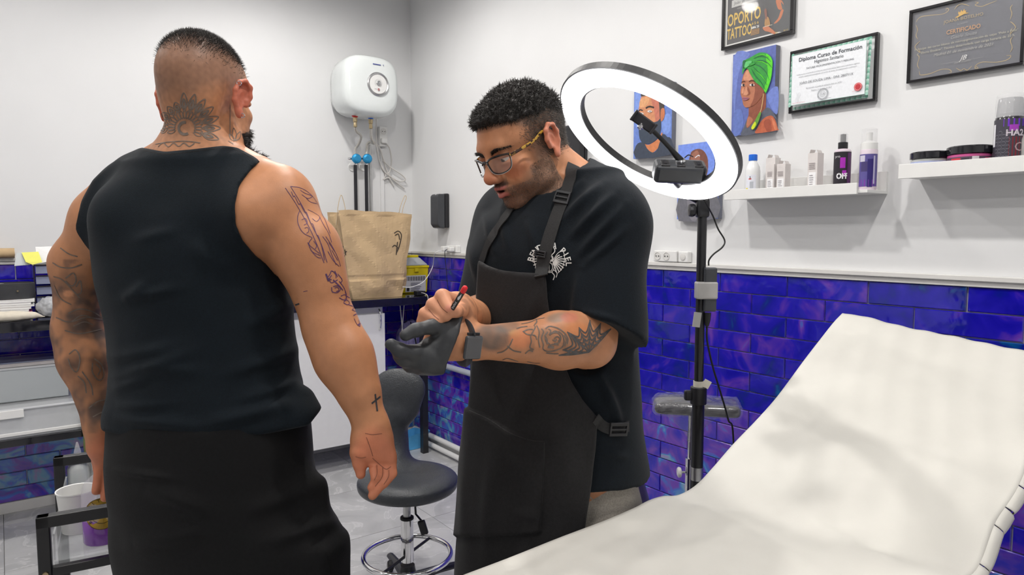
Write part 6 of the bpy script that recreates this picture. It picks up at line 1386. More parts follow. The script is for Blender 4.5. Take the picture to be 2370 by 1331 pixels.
nm2 /= np.linalg.norm(nm2, axis=1)[:, None]
def prof_at(s_): return np.array([np.interp(s_, cum, prof[:, 0]), np.interp(s_, cum, prof[:, 1])]), np.array([np.interp(s_, cum, nm2[:, 0]), np.interp(s_, cum, nm2[:, 1])])
def P3(a, z, v):
    z = z - .062 * (v / BW) * min(1, max(0, a / .60))
    return np.array([Hf[0] + bax[0] * a + blat[0] * v, Hf[1] + bax[1] * a + blat[1] * v, z])
s_bend = float(np.interp(np.argmin(np.abs(prof[:, 0] - ((lambda r: ((_C + r * (((Hf - _C) @ blat) / (r @ blat))) - Hf) @ bax)(ray(1560, 1149))))), np.arange(150), cum))
def cushion(name, s0_, s1_, th):
    rows = []; ss = np.linspace(s0_, s1_, 26); q = []
    for k in range(28):                                    # rounded cross-section, width x thickness
        t = 2 * PI * k / 28; c_, n_ = math.cos(t), math.sin(t); q.append((np.sign(c_) * abs(c_) ** .28, np.sign(n_) * abs(n_) ** .5))
    for i_, s_ in enumerate(ss):
        p, n_ = prof_at(s_); e = min(1, math.sqrt(max(0, 1 - (1 - min(i_, 25 - i_) / 3) ** 2)) if min(i_, 25 - i_) < 3 else 1); e = max(e, .25)
        rows.append([P3(p[0] + n_[0] * (-.030 - th / 2 + w_ * th / 2 * e), p[1] + n_[1] * (-.030 - th / 2 + w_ * th / 2 * e), BW / 2 + u_ * (BW / 2 - .006) * (.96 + .04 * e)) for u_, w_ in q])
    rows = [r + [r[0]] for r in rows]; mb = MB(); mb.grid(np.array(rows)); mb.f.append(tuple(range(28))); n0 = 25 * 29; mb.f.append(tuple(range(n0, n0 + 28))); return mb.build(name, 'bed_vinyl', bed, True, b0, auto=60)
cushion('backrest', s_bend + .02, LEN - .002, .085); cushion('seat_pad', .0, s_bend - .01, .09)
Ms = np.stack([bax, blat, bup], 1)
MB().box(P3(-.50, bz - .145, BW / 2), (.9, BW * .7, .05), Ms).build('frame', 'black_metal', bed, off=b0, bevel=.006)
for sx in (-1, 1): MB().cyl(P3(-.45 - sx * .22, bz - .16, BW / 2 - .1), P3(-.45 + sx * .22, .06, BW / 2 - .1), .022).build('scissor_arm', 'steel', bed, off=b0)
MB().box(P3(-.45, .035, BW / 2 + .02), (.85, BW * .72, .07), Ms).build('base', 'black_metal', bed, off=b0, bevel=.01)
p, n_ = prof_at(s_bend + .30); q = P3(p[0] - n_[0] * .058, p[1] - n_[1] * .058, BW + .0005); MB().tube([q - bax * .02 - bup * .01, q, q + bax * .02 + bup * .012], [.001, .007, .001], 10, hint=blat).build('upholstery_tear', 'skin_wood', bed, off=b0, label='pale tear in the dark upholstery')
# paper: one long sheet following seat and backrest, near edge turned down in torn strips
vs = np.linspace(-.004, BW + .010, 60); us = np.linspace(0, LEN, 150)
def paper_pt(s_, v):
    p, n_ = prof_at(s_); f = v / BW; u = s_ - s_bend; e = min(1, max(0, f / .12))
    h = .016 * math.exp(-((u - .02) / .07) ** 2) * f                                                # bridging the crease
    h -= .010 * math.exp(-((u - .40 - .10 * f) / .07) ** 2) * math.exp(-((f - .35) / .3) ** 2)
    h += .014 * math.exp(-((u - .24 + .30 * f) / .045) ** 2) * math.exp(-((f - .55) / .38) ** 2)
    h += .010 * math.exp(-((u - .58 - .2 * (f - .3)) / .09) ** 2)
    h += .005 * math.sin(9 * u + 5 * f) * math.sin(3.2 * f + 1) + .0018 * math.sin(31 * u - 13 * f) + .0013 * math.sin(47 * f + 22 * u)
    h += .012 * math.exp(-((u + .36 + .25 * f) / .06) ** 2) + .008 * math.exp(-((u + .60 - .3 * f) / .07) ** 2)
    ed = (.008 * math.sin(6.3 * u + .4) + .005 * math.sin(17 * u)) * f
    return P3(p[0] + n_[0] * h * e, p[1] + n_[1] * h * e, v + ed)
P = np.array([[paper_pt(u, v) for v in vs] for u in us])
pap = thing('paper_sheet', 'crumpled white paper roll sheet covering the treatment bed', 'paper', Hf); p0_ = np.array(pap.location)
MB().grid(P).build('sheet', 'paper_sheet', pap, True, p0_, solid=.0012, auto=180)
ue = s_bend + np.array([.04, .14, .26, .33, .41, .47, .58, .70, .80])
for k, (a, b) in enumerate(zip(ue, ue[1:])):
    if b > LEN: break
    rows = []
    for u in np.linspace(a + .002, b - .002, 9):
        e = paper_pt(u, BW + .010); p, n_ = prof_at(u); n3 = P3(n_[0], n_[1], 0) - P3(0, 0, 0); t_ = (u - a) / (b - a); w_ = .016 + .016 * ((k * 37) % 5) / 5 + .008 * math.sin(PI * t_) + .006 * t_
        rows.append([e - n3 * (w_ * s_) + blat * (.004 * s_ + .012 * math.sin(PI * s_)) for s_ in np.linspace(0, 1, 6)])
    MB().grid(np.array(rows)).build('folded_edge', 'paper_sheet', pap, True, p0_, solid=.0012, auto=180)

# ================================================================ RING LIGHT ON ITS STAND
mat('ring_diffuser', (1, 1, 1), .4, emit=(.98, .98, 1.0), estr=RING_STRENGTH)
pole_d = 1.86; pb0 = W(1612, 1120, pole_d); pt0 = W(1619, 500, pole_d); pole = np.array([pb0[0], pb0[1]])
ls = thing('ring_light', 'glowing white ring light on a black tripod stand', 'lamp', (pole[0], pole[1], 0)); l0 = np.array(ls.location)
Z_ = lambda z: np.array([pole[0], pole[1], z]); zpx = lambda y: W(1614, y, pole_d)[2]
MB().cyl(Z_(zpx(910)), Z_(zpx(492)), .0125, n=20).build('upper_tube', 'black_metal', ls, True, l0); MB().cyl(Z_(.22), Z_(zpx(905)), .0165, n=20).build('lower_tube', 'black_metal', ls, True, l0)
col = MB(); col.cyl(Z_(zpx(935)), Z_(zpx(895)), .022, n=20); col = col.build('collar', 'black_plastic', ls, True, l0, bevel=.002)
MB().box(Z_(zpx(915)) - _rt * .028, (.022, .018, .028), np.stack([_rt, _fh, bup], 1)).build('clamp_lever', 'black_plastic', ls, off=l0, bevel=.005)
MB().cyl(Z_(zpx(1110)), Z_(zpx(1080)), .0172, n=20).build('sleeve', 'steel', ls, True, l0)
for k in range(3):
    a = .5 + k * 2 * PI / 3; d = np.array([math.cos(a), math.sin(a), 0]); f = Z_(0.014) + d * .40
    leg = MB().tube([Z_(.42) + d * .02, f], .009, 12).build('leg', 'black_metal', ls, True, l0); MB().tube([f + d * .01, f - d * .02], .014, 12).build('foot', 'black_rubber', leg, True, l0); MB().tube([Z_(.22) + d * .02, Z_(.22) + d * .19 + bup * (-.02)], .006, 8).build('brace', 'black_metal', ls, True, l0)
jt = Z_(zpx(492)); MB().box(jt + bup * .012, (.034, .030, .052), np.stack([_rt, _fh, bup], 1)).build('head_joint', 'black_plastic', ls, off=l0, bevel=.007)
kn = MB(); kn.lathe([(.011, 0), (.017, .004), (.0185, .010), (.017, .018), (0, .020)], jt - _rt * .018 + bup * .006, 10, frame_from(-_rt)); kn.build('knob', 'black_plastic', ls, False, l0, bevel=.002)
# ring: plane found from its outline in the view
rc0 = W(1496, 318, 1.70); RO, RI = .236, .182
view = rc0 - _C; view /= np.linalg.norm(view)
# the outline's long axis runs down to the right; the ring tips away across it
ang = math.radians(30.5); e1 = _rt * math.cos(ang) - _up * math.sin(ang); e1 = e1 - view * (e1 @ view); e1 /= np.linalg.norm(e1); e2 = np.cross(view, e1)
tilt = math.acos(.475); nr = -view * math.cos(tilt) + e2 * math.sin(tilt); nr /= np.linalg.norm(nr)
if nr[2] > 0: nr = -view * math.cos(tilt) - e2 * math.sin(tilt)
e3 = np.cross(nr, e1); Rr_ = np.stack([e1, e3, nr], 1)
ringp = [(RI, -.004), (RI, .006), (RI + .004, .012), ((RI + RO) / 2, .017), (RO - .005, .012), (RO - .001, .006), (RO - .001, -.004)]
rd = MB(); rd.lathe(ringp, rc0, 96, Rr_); rd.f = [f for f in rd.f if len(f) == 4]; rd.build('diffuser_ring', 'ring_diffuser', ls, True, l0)
mat('ring_case', (.035, .035, .037), .4, noise=.06)
rh = MB(); rh.lathe([(RI - .003, .004), (RI - .003, -.013), (RO + .003, -.013), (RO + .003, .004), (RO - .001, .004), (RO - .001, -.006), (RI, -.006), (RI, .004), (RI - .003, .004)], rc0, 96, Rr_); rh.f = [f for f in rh.f if len(f) == 4]; rh.build('ring_housing', 'ring_case', ls, False, l0)
# control box across the lower inside of the ring, gooseneck phone holder
bc_ = W(1572, 397, 1.74); bxr = _rt * .995 - _up * .04 ; bxr /= np.linalg.norm(bxr); bxd = np.cross(bup, bxr); bxd = bxd - bxr * (bxd @ bxr); bxd /= np.linalg.norm(bxd); bxu = np.cross(bxr, bxd); bxu, bxd = bxu * math.cos(.55) - bxd * math.sin(.55), bxd * math.cos(.55) + bxu * math.sin(.55); Mc = np.stack([bxr, bxd, bxu], 1)
cb = MB().box(bc_, (.128, .050, .050), Mc).build('control_box', 'charcoal_plastic', ls, off=l0, bevel=.011, seg=3)
for k, x in enumerate((-.040, -.002, .042)): MB().box(bc_ + bxu * .0235 + bxr * x - bxd * .006, (.022, .030, .006), Mc).build('shoe_mount', 'black_plastic', cb, off=l0, bevel=.002); MB().box(bc_ + bxu * .0262 + bxr * x - bxd * .006, (.007, .018, .003), Mc).build('shoe_slot', 'black_gloss', cb, off=l0)
MB().tube([bc_ - bxu * .02 + _fh * .03, (bc_ + jt) / 2 + _fh * .05, jt + bup * .03 + _fh * .01], .011, 12).build('yoke', 'black_plastic', ls, True, l0)
g0p, g1p = bc_ + bxu * .030 - bxr * .002, W(1498, 290, 1.66); MB().lathe([(.012, 0), (.0125, .006), (.010, .010), (0, .011)], g0p - bxu * .005, 20, frame_from(bxu)).build('gooseneck_nut', 'chrome', ls, True, l0)
MB().tube(spline([g0p, (g0p * .5 + g1p * .5) + bup * .003, g1p], 16), np.concatenate([np.linspace(.009, .0055, 6), np.full(10, .0055)]), 12).build('gooseneck', 'black_rubber', ls, True, l0)
hd = _rt * .80 - _up * .58; hd /= np.linalg.norm(hd); hn_ = -view; hu = np.cross(hn_, hd); Mh = np.stack([hd, hu, hn_], 1); hc_ = W(1490, 283, 1.655)
ph_ = MB().box(hc_, (.058, .026, .012), Mh).build('phone_clamp', 'black_plastic', ls, off=l0, bevel=.003)
for sx in (-1, 1): MB().box(hc_ + hd * .028 * sx + hn_ * .010, (.006, .028, .024), Mh).build('jaw', 'black_plastic', ph_, off=l0, bevel=.002)
MB().lathe([(.0075, 0), (.008, .004), (.005, .009), (0, .010)], hc_ - hu * .012 + hn_ * .004, 16, frame_from(hn_)).build('ball_joint', 'chrome', ph_, True, l0)
# taped power brick and its cables
mat('duct_tape', (.42, .41, .40), .4, noise=.1, nscale=20); mat('paper_tape', (.72, .68, .58), .7, noise=.06)
br = thing('power_adapter', 'black power brick taped to the light stand with grey tape', 'adapter', W(1641, 720, pole_d - .01)); r0 = np.array(br.location); Mv = np.stack([_rt, _fh, bup], 1)
brc = W(1642, 670, pole_d - .012); MB().box(brc, (.034, .026, .118), Mv).build('brick', 'charcoal_plastic', br, off=r0, bevel=.004)
MB().box(W(1634, 672, pole_d - .012), (.056, .034, .046), Mv).build('tape_wrap', 'duct_tape', br, off=r0, bevel=.004)
MB().box(W(1613, 740, pole_d - .016), (.020, .004, .040), Mv @ rotm(0, .12, .1)).build('tape_end', 'duct_tape', br, off=r0)
MB().tube([W(1638, 724, pole_d - .012), W(1637, 742, pole_d - .012), W(1636, 755, pole_d - .012)], [.009, .008, .005], 10).build('plug', 'black_rubber', br, True, r0)
MB().tube(spline([W(1640, 615, pole_d - .012), W(1641, 602, pole_d - .012), W(1652, 588, pole_d - .012), W(1672, 572, pole_d - .01), W(1677, 556, pole_d), W(1662, 530, pole_d), W(1650, 500, pole_d), W(1634, 470, 1.80), W(1610, 430, 1.76)], 60), .0022, 8).build('upper_cable', 'black_rubber', br, True, r0)
MB().tube(spline([W(1636, 755, pole_d - .012), W(1637, 790, pole_d - .012), W(1650, 850, pole_d), W(1668, 910, pole_d + .02), W(1685, 970, pole_d + .04), W(1698, 1040, pole_d + .06), np.array([*W(1705, 1100, pole_d + .08)[:2], .3]), np.array([*W(1712, 1100, pole_d + .1)[:2], .008])], 70), .0026, 8).build('lower_cable', 'black_rubber', br, True, r0)
tp = thing('tape_scrap', 'scrap of cream paper tape stuck round the light stand', 'tape', Z_(zpx(890))); MB().cyl((0, 0, -.008), (0, 0, .010), .0145, n=18).build('tape_band', 'paper_tape', tp, True); MB().box((_rt * .018 - _fh * .012) + bup * .004, (.020, .002, .022), Mv @ rotm(0, .5, 0)).build('tape_flap', 'paper_tape', tp)

# ================================================================ ARMREST WRAPPED IN FILM
ad = 2.28; ac = W(1612, 940, ad); ar = thing('armrest_stand', 'padded armrest wrapped in cling film on a chrome pole', 'armrest', (*W(1600, 940, ad)[:2], 0)); a0 = np.array(ar.location)
mat('armrest_vinyl', (.012, .012, .016), .14, coat=.8, noise=.1, bump=.8, bscale=60, bdist=.005)
def film():
    m = mat('cling_film', (.85, .85, .88), .05, alpha=.13, coat=1.0, bump=.9, bscale=55, bdist=.006, crough=.08); return m
film()
PS = SDF(); aa = _rt * .97 + _fh * -.22; aa = np.array([*aa[:2], 0]); aa /= np.linalg.norm(aa); ab = np.cross(bup, aa); Ma = np.stack([aa, ab, bup], 1)
PS.add(rbox(ac, (.138, .075, .020), .018, Ma), .01); PS.add(el(ac - aa * .05 + bup * .012, (.09, .06, .022), Ma), .02)
v, q = PS.mesh(ac - .2, ac + .2, .006); mesh_obj('pad', v, q, 'armrest_vinyl', ar, True, None, a0)
PS2 = SDF(); PS2.add(rbox(ac, (.143, .080, .025), .020, Ma), .01); PS2.add(el(ac - aa * .05 + bup * .014, (.094, .064, .026), Ma), .02); PS2.disp = lambda P: .0022 * wob(P, 90, 2) + .0012 * wob(P, 220, 5)
v, q = PS2.mesh(ac - .2, ac + .2, .005); mesh_obj('film_wrap', v, q, 'cling_film', ar, True, None, a0)
ch = W(1601, 1000, ad)[:2]; hang = []
for s_ in np.linspace(0, 1, 8):
    r_ = (1 - s_) ** 1.3; hang.append([np.array([*(ch + (aa[:2] * math.cos(t) * .10 + ab[:2] * math.sin(t) * .055) * r_ + _rt[:2] * .0), ac[2] - .02 - .10 * s_]) + .006 * np.array([math.sin(5 * t), math.cos(7 * t), 0]) for t in np.linspace(0, 2 * PI, 28)])
hang[-1] = [p + (p - np.array([*ch, p[2]])) * 0 + np.array([math.cos(t), math.sin(t), 0]) * .015 for p, t in zip(hang[-1], np.linspace(0, 2 * PI, 28))]
MB().grid(np.array(hang)).build('film_skirt', 'cling_film', ar, True, a0, auto=180)
zz = lambda y: W(1600, y, ad)[2]
MB().cyl((*ch, zz(1075)), (*ch, ac[2] - .015), .0125, n=20).build('inner_pole', 'chrome', ar, True, a0); MB().cyl((*ch, .03), (*ch, zz(1060)), .019, n=20).build('outer_pole', 'chrome', ar, True, a0)
kp = np.array([*ch, zz(1093)]) - _rt * .02; MB().cyl(kp, kp - _rt * .014, .004).build('knob_screw', 'steel', ar, True, a0); k_ = MB(); k_.lathe([(.010, 0), (.0175, .003), (.0185, .009), (.014, .014), (0, .015)], kp - _rt * .012, 9, frame_from(-_rt)); k_.build('knob', 'white_plastic', ar, True, a0, bevel=.002)
MB().lathe([(0, 0), (.17, 0), (.175, .008), (.16, .018), (.03, .032), (0, .032)], (*ch, 0), 40).build('base_plate', 'chrome', ar, True, a0)
# small waste bin behind the apron
mat('bin_plastic', (.055, .045, .085), .3, coat=.3, noise=.08); bp = W(1428, 1190, 2.15); zt_ = W(1450, 1075, 2.15)[2]
bn_ = thing('waste_bin', 'dark violet plastic waste bin half hidden behind the apron', 'bin', (bp[0], bp[1], 0)); MB().lathe([(0, 0), (.085, 0), (.09, .01), (.102, zt_ * .62), (.106, zt_ * .64), (.106, zt_ * .66)], n=36).build('bin_body', 'bin_plastic', bn_, True); MB().lathe([(.107, zt_ * .66), (.107, zt_ * .72), (.10, zt_ * .86), (.075, zt_ * .97), (.03, zt_), (0, zt_)], n=36).build('bin_lid', 'bin_plastic', bn_, True)

# ================================================================ STOOL
mat('stool_vinyl', (.040, .044, .050), .36, bump=.55, bscale=190, bdist=.0025, noise=.12, nscale=60, spec=.5); sd_ = 2.66
st = thing('saddle_stool', 'black leatherette stool with curved back and chrome foot ring', 'stool', (*W(942, 1200, sd_)[:2], 0)); s0 = np.array(st.location); sc_ = s0.copy(); seatz = W(945, 1110, sd_)[2]
ST = SDF(); su = np.array([0, 0, 1.0]); Msx = np.stack([_rt, _fh, su], 1)
cS = np.array([*W(944, 1112, sd_)[:2], seatz - .004]); ST.add(el(cS, (.198, .195, .050), Msx), .02); ST.add(el(cS - su * .018, (.196, .193, .046), Msx), .01)
ST.sub(el(cS + su * .070 + _rt * .01 - _fh * .03, (.13, .13, .040), Msx), .04)
RB_ = Msx @ rotm(-.10, 0, 0)
ST.add(el(W(922, 900, sd_ + .13), (.112, .034, .085), RB_), .02); ST.add(el(W(920, 935, sd_ + .13), (.095, .034, .09), RB_), .03)
ST.add(rc(W(916, 960, sd_ + .135), W(910, 1025, sd_ + .14), .052, .046), .04); ST.add(rc(W(910, 1025, sd_ + .14), W(912, 1075, sd_ + .10), .050, .065), .06)
ST.sub(rbox(W(915, 1000, sd_ + .135) + _fh * .09, (.2, .05, .2), .02, Msx), .03)
v, q = ST.mesh(np.array([cS[0] - .3, cS[1] - .3, .36]), np.array([cS[0] + .34, cS[1] + .36, 1.02]), .006); mesh_obj('seat_shell', v, q, 'stool_vinyl', st, True, None, s0)
pz = lambda y: W(942, y, sd_)[2]; Zs = lambda z: np.array([s0[0], s0[1], z])
MB().cyl(Zs(pz(1205)), Zs(seatz - .03), .0155, n=20).build('gas_piston', 'steel', st, True, s0); MB().cyl(Zs(pz(1298)), Zs(pz(1200)), .0255, n=28).build('column', 'chrome', st, True, s0); MB().lathe([(.022, 0), (.027, .004), (.0265, .012), (.018, .014)], Zs(pz(1203)), 28).build('column_collar', 'black_rubber', st, True, s0)
MB().torus(Zs(pz(1284)), .172, .0105, (0, 0, 1), 72, 14).build('foot_ring', 'chrome', st, True, s0)
for k in range(2): d = np.array([math.cos(.5 + k * PI), math.sin(.5 + k * PI), 0]); MB().tube([Zs(pz(1284)) + d * .02, Zs(pz(1284)) + d * .170], .006, 10).build('ring_spoke', 'black_metal', st, True, s0)
MB().lathe([(.045, .06), (.05, .07), (.048, .11), (.034, .125), (.028, .16)], Zs(0), 28).build('hub', 'black_plastic', st, True, s0)
for k in range(5):
    a = .1 + k * 2 * PI / 5; d = np.array([math.cos(a), math.sin(a), 0]); e = Zs(.075) + d * .28
    lg = MB().tube([Zs(.10) + d * .03, Zs(.092) + d * .15, e], [.024, .020, .016], 8, ry=[.020, .016, .013]).build('leg', 'black_plastic', st, True, s0); w_ = MB(); w_.torus(Zs(.027) + d * .28, .018, .0088, np.cross(d, su), 20, 8); w_.cyl(Zs(.027) + d * .28 - np.cross(d, su) * .012, Zs(.027) + d * .28 + np.cross(d, su) * .012, .016); w_.cyl(Zs(.045) + d * .28, e, .006); w_.build('caster', 'black_rubber', lg, True, s0)
MB().tube([Zs(seatz - .05) + _rt * .03, Zs(pz(1190)) + _rt * .035, W(975, 1205, sd_ - .03)], .0045, 8).build('lever_rod', 'black_metal', st, True, s0); MB().box(W(979, 1221, sd_ - .04), (.030, .018, .058), Msx @ rotm(0, -.28, 0)).build('lever_paddle', 'black_plastic', st, off=s0, bevel=.006)
kq = W(910, 1308, sd_ - .06); MB().lathe([(.012, 0), (.021, .004), (.022, .014), (.016, .022), (0, .023)], kq, 11, frame_from(-_rt - _fh * .3)).build('ring_knob', 'black_plastic', st, False, s0, bevel=.002)

# ================================================================ LONG WORKTOP AND WHAT STANDS ROUND IT
wtz = 1.065; wy0 = 3.95
mat('worktop_gloss', (.010, .010, .014), .06, coat=.6, noise=.05)
wt_ = thing('worktop', 'long glossy black worktop along the back wall', 'worktop', (1.0, 4.2, 0)); wo = np.array(wt_.location)
MB().box2((X_L + .1, wy0, wtz - .050), (2.30, WY - .032, wtz)).build('slab', 'worktop_gloss', wt_, off=wo, bevel=.003)
for x in (-1.9, .62, 2.24): MB().box2((x - .02, wy0 + .05, 0), (x + .02, wy0 + .09, wtz - .05)).build('leg', 'black_metal', wt_, off=wo)
mat('cab_white', (.80, .80, .80), .35, noise=.015)
cx1 = onY(892, 850, 4.0)[0]; cb_ = thing('base_cabinet', 'white cupboard under the worktop with a chrome bow handle', 'cabinet', (cx1 - .4, 4.2, 0)); co = np.array(cb_.location)
MB().box2((cx1 - .82, 4.02, .16), (cx1 - .004, 4.40, wtz - .055)).build('carcass', 'cab_white', cb_, off=co, bevel=.002)
for x0, x1 in ((cx1 - .82, cx1 - .612), (cx1 - .608, cx1)):
    dr = MB().box2((x0, 3.998, .165), (x1, 4.018, wtz - .095)).build('door', 'cab_white', cb_, off=co, bevel=.002)
    hx = x1 - .04 if x1 == cx1 else x0 + .03; hz_ = onY(880, 740, 4.0)[2]
    MB().tube(spline([(hx, 4.0, hz_ - .068), (hx, 3.985, hz_ - .05), (hx, 3.975, hz_), (hx, 3.985, hz_ + .05), (hx, 4.0, hz_ + .068)], 20), .0055, 10).build('handle', 'chrome', dr, True, co)
for x in (cx1 - .76, cx1 - .06):
    for y in (4.07, 4.35): MB().cyl((x, y, 0), (x, y, .16), .018).build('foot', 'black_plastic', cb_, off=co)
# ================================================================ WATER HEATER AND PIPES
hy = 4.155; hc = onY(863, 197, hy); hw = (onY(927, 197, hy)[0] - onY(799, 197, hy)[0]) / 2; hh = (onY(863, 128, hy)[2] - onY(863, 269, hy)[2]) / 2
mat('heater_white', (.76, .80, .80), .14, coat=.5, noise=.008); mat('dial_silver', (.55, .55, .56), .3, metal=1.0, noise=.03); mat('brass', (.45, .36, .22), .35, metal=1.0, noise=.1); mat('hose_braid', (.62, .60, .56), .4, metal=.6, noise=.2, nscale=300)
mat('valve_blue', (.03, .28, .55), .3, metal=.5, noise=.1); mat('valve_red', (.6, .03, .03), .4); mat('cable_white', (.62, .60, .58), .5); mat('pipe_black', (.015, .015, .02), .35, noise=.2)
wh = thing('water_heater', 'rounded white electric water heater with round dial on the back wall', 'heater', (hc[0], WY, hc[2] - hh)); h0 = np.array(wh.location)
def se(t, a, b, n=3.2): c, s_ = math.cos(t), math.sin(t); return (a * np.sign(c) * abs(c) ** (2 / n), b * np.sign(s_) * abs(s_) ** (2 / n))
rows = []
for (y, k) in ((WY - .003, .80), (WY - .02, .90), (4.36, .985), (4.28, 1.0), (4.21, .995), (4.185, .975), (4.165, .93), (4.153, .82), (4.149, .6), (4.148, .3), (4.148, .01)):
    rows.append([(hc[0] + u, y, hc[2] + w) for u, w in (se(t, hw * k, hh * k, 3.4 if k > .7 else 2.6) for t in np.linspace(0, 2 * PI, 72))])
MB().grid(np.array(rows)).build('tank', 'heater_white', wh, True, h0, auto=60)
MB().torus((hc[0], 4.232, hc[2]), 1, .0012, (0, 1, 0), 8, 6) if False else None
dc = onY(875, 195, 4.147); r_ = .075
MB().lathe([(r_ * .80, -.001), (r_ * .82, .006), (r_ * .92, .010), (r_, .004), (r_ * 1.01, -.002)], dc, 48, frame_from((0, -1, 0))).build('dial_bezel', 'dial_silver', wh, True, h0)
dl = MB().lathe([(r_ * .81, .003), (r_ * .80, .0045), (0, .0045)], dc, 48, frame_from((0, -1, 0))).build('dial_plate', 'white_plastic', wh, True, h0)
MB().lathe([(.016, .004), (.015, .012), (.012, .014), (0, .014)], dc + np.array([.0, 0, .006]), 24, frame_from((0, -1, 0))).build('knob', 'dial_silver', wh, True, h0); MB().box(dc + np.array([0, -.016, .006]), (.005, .004, .024), rotm(0, -.5, 0)).build('knob_grip', 'grey_plastic', wh, off=h0)
pr = Print(lambda u, v, h: np.array([dc[0] + u, dc[1] - .0047 - h, dc[2] - v]) - h0, .0002)
for k in range(20): a = -2.3 + k * .24; pr.line([(.021 * math.sin(a), -.006 - .021 * math.cos(a)), (.025 * math.sin(a), -.006 - .025 * math.cos(a))], .0012, srgb(120, 120, 126))
pr.disc(.0, .034, .0075, srgb(176, 120, 122)); pr.line([(-.03, .03), (-.012, .033)], .0016, srgb(150, 150, 160)); pr.build('dial_print', 'print_ink', dl)
pr = Print(lambda u, v, h: np.array([u, 4.1475 - h - .0006, v]) - h0, .0002); bt = onY(872, 149, 4.148); pr.line([(bt[0] - .028, bt[2]), (bt[0] + .028, bt[2] - .001)], .006, srgb(84, 92, 156)); pr.disc(bt[0] + .045, bt[2] + .001, .003, srgb(84, 92, 156)); pr.build('maker_name', 'print_ink', wh)
zbot = hc[2] - hh
def fitting(px, red):
    x = onY(px, 285, 4.27)[0]; z = zbot + .010
    MB().lathe([(.020, 0), (.022, -.006), (.014, -.014)], (x, 4.27, z), 20).build('inlet_ring', 'valve_red' if red else 'cap_blue', wh, True, h0)
    return x, z - .012
xa, za = fitting(822, True); xb, zb_ = fitting(858, False)
def hose(name, label, x, z, pts, parts):
    t = thing(name, label, 'pipe', (x, 4.27, z)); o = np.array(t.location); MB().lathe([(.011, 0), (.014, -.004), (.014, -.030), (.010, -.034), (.012, -.05), (.012, -.062), (.008, -.066)], (x, 4.27, z), 12).build('coupling', 'brass', t, False, o)
    MB().tube(spline([(x, 4.27, z - .06)] + pts, 40), .009, 12).build('braided_hose', 'hose_braid', t, True, o); return t, o
va_, vb_ = onY(822, 368, 4.40), onY(847, 368, 4.40)
P = lambda px, py, y: onY(px, py, y)
t1, o1 = hose('water_hose', 'braided hose from the red inlet down to the left valve', xa, za, [P(824, 303, 4.29), P(835, 315, 4.32), P(832, 330, 4.36), P(823, 345, 4.39), va_ + np.array([0, 0, .02])], 0)
t2, o2 = hose('water_hose', 'braided hose from the blue inlet looping to the right valve', xb, zb_, [P(860, 322, 4.30), P(866, 332, 4.34), P(856, 329, 4.37), P(850, 335, 4.39), P(849, 350, 4.40), vb_ + np.array([0, 0, .02])], 0)
for (vv, nm, lab, t, o) in ((va_, 'left', '', t1, o1), (vb_, 'right', '', t2, o2)):
    s_ = MB(); s_.lathe([(.030, 0), (.034, .006), (.030, .014), (.016, .018), (0, .018)], vv + np.array([0, -.02, 0]), 14, frame_from((-.25, -1, 0))); s_.build('valve_handle', 'valve_blue', t, False, o, bevel=.003)
    s_ = MB(); s_.cyl(vv + np.array([0, 0, -.04]), vv + np.array([0, 0, .03]), .014); s_.cyl(vv, vv + np.array([-.05, 0, 0]), .008); s_.build('valve_body', 'chrome', t, True, o)
    MB().lathe([(.030, 0), (.028, .006), (.012, .008)], (vv[0], WY, vv[2] - .05), 20, frame_from((0, -1, 0))).build('wall_rose', 'white_plastic', t, True, o)
    MB().cyl((vv[0], vv[1], wtz), vv + np.array([0, 0, -.03]), .0115, n=14).build('down_pipe', 'pipe_black', t, True, o)
gp = thing('conduit_pipe', 'thin grey chrome conduit beside the two black down pipes', 'pipe', (*P(857, 420, 4.42)[:2], wtz)); MB().cyl((0, 0, 0), (0, 0, P(857, 335, 4.42)[2] - wtz), .008, n=12).build('conduit', 'steel', gp, True)
# socket under the heater with a bundled cable
sx0, sx1 = P(874, 320, WY)[0], P(892, 320, WY)[0]
socket('white double socket below the heater with a plug in it', sx0, sx1, P(880, 340, WY)[2], P(880, 294, WY)[2], 2, 'Y', WY)
cbw = thing('heater_cable', 'bundled white cable hanging from the socket under the heater', 'cable', P(885, 325, WY)); c0 = np.array(cbw.location); MB().box(P(888, 326, WY - .045), (.042, .03, .036)).build('plug', 'white_plastic', cbw, off=c0, bevel=.008)
MB().tube(spline([P(893, 330, 4.40), P(902, 345, 4.41), P(906, 375, 4.42), P(898, 400, 4.43), P(880, 345, 4.42), P(872, 338, 4.42), P(878, 370, 4.42), P(888, 395, 4.42), P(905, 410, 4.43), P(925, 420, 4.43), P(938, 416, 4.42), P(930, 405, 4.42), P(905, 388, 4.42), P(886, 372, 4.42)], 90), .0045, 8).build('cord', 'cable_white', cbw, True, c0)
MB().tube(spline([P(884, 385, 4.425), P(892, 405, 4.43), P(888, 415, 4.43), P(900, 412, 4.43), P(912, 432, 4.435), P(896, 400, 4.43), P(915, 420, 4.43), P(936, 437, 4.435)], 60), .0045, 8).build('cord_bundle', 'cable_white', cbw, True, c0)
MB().tube([P(871, 272, 4.40), P(871, 338, 4.42)], .004, 8).build('supply_cord', 'cable_white', cbw, True, c0)
trk = thing('cable_trunking', 'white cable trunking running down the back wall', 'trunking', P(883, 420, WY)); MB().box2((-.012, -.016, wtz - trk.location.z), (.012, -.001, P(883, 345, WY)[2] - trk.location.z)).build('channel', 'wall_paint', trk)

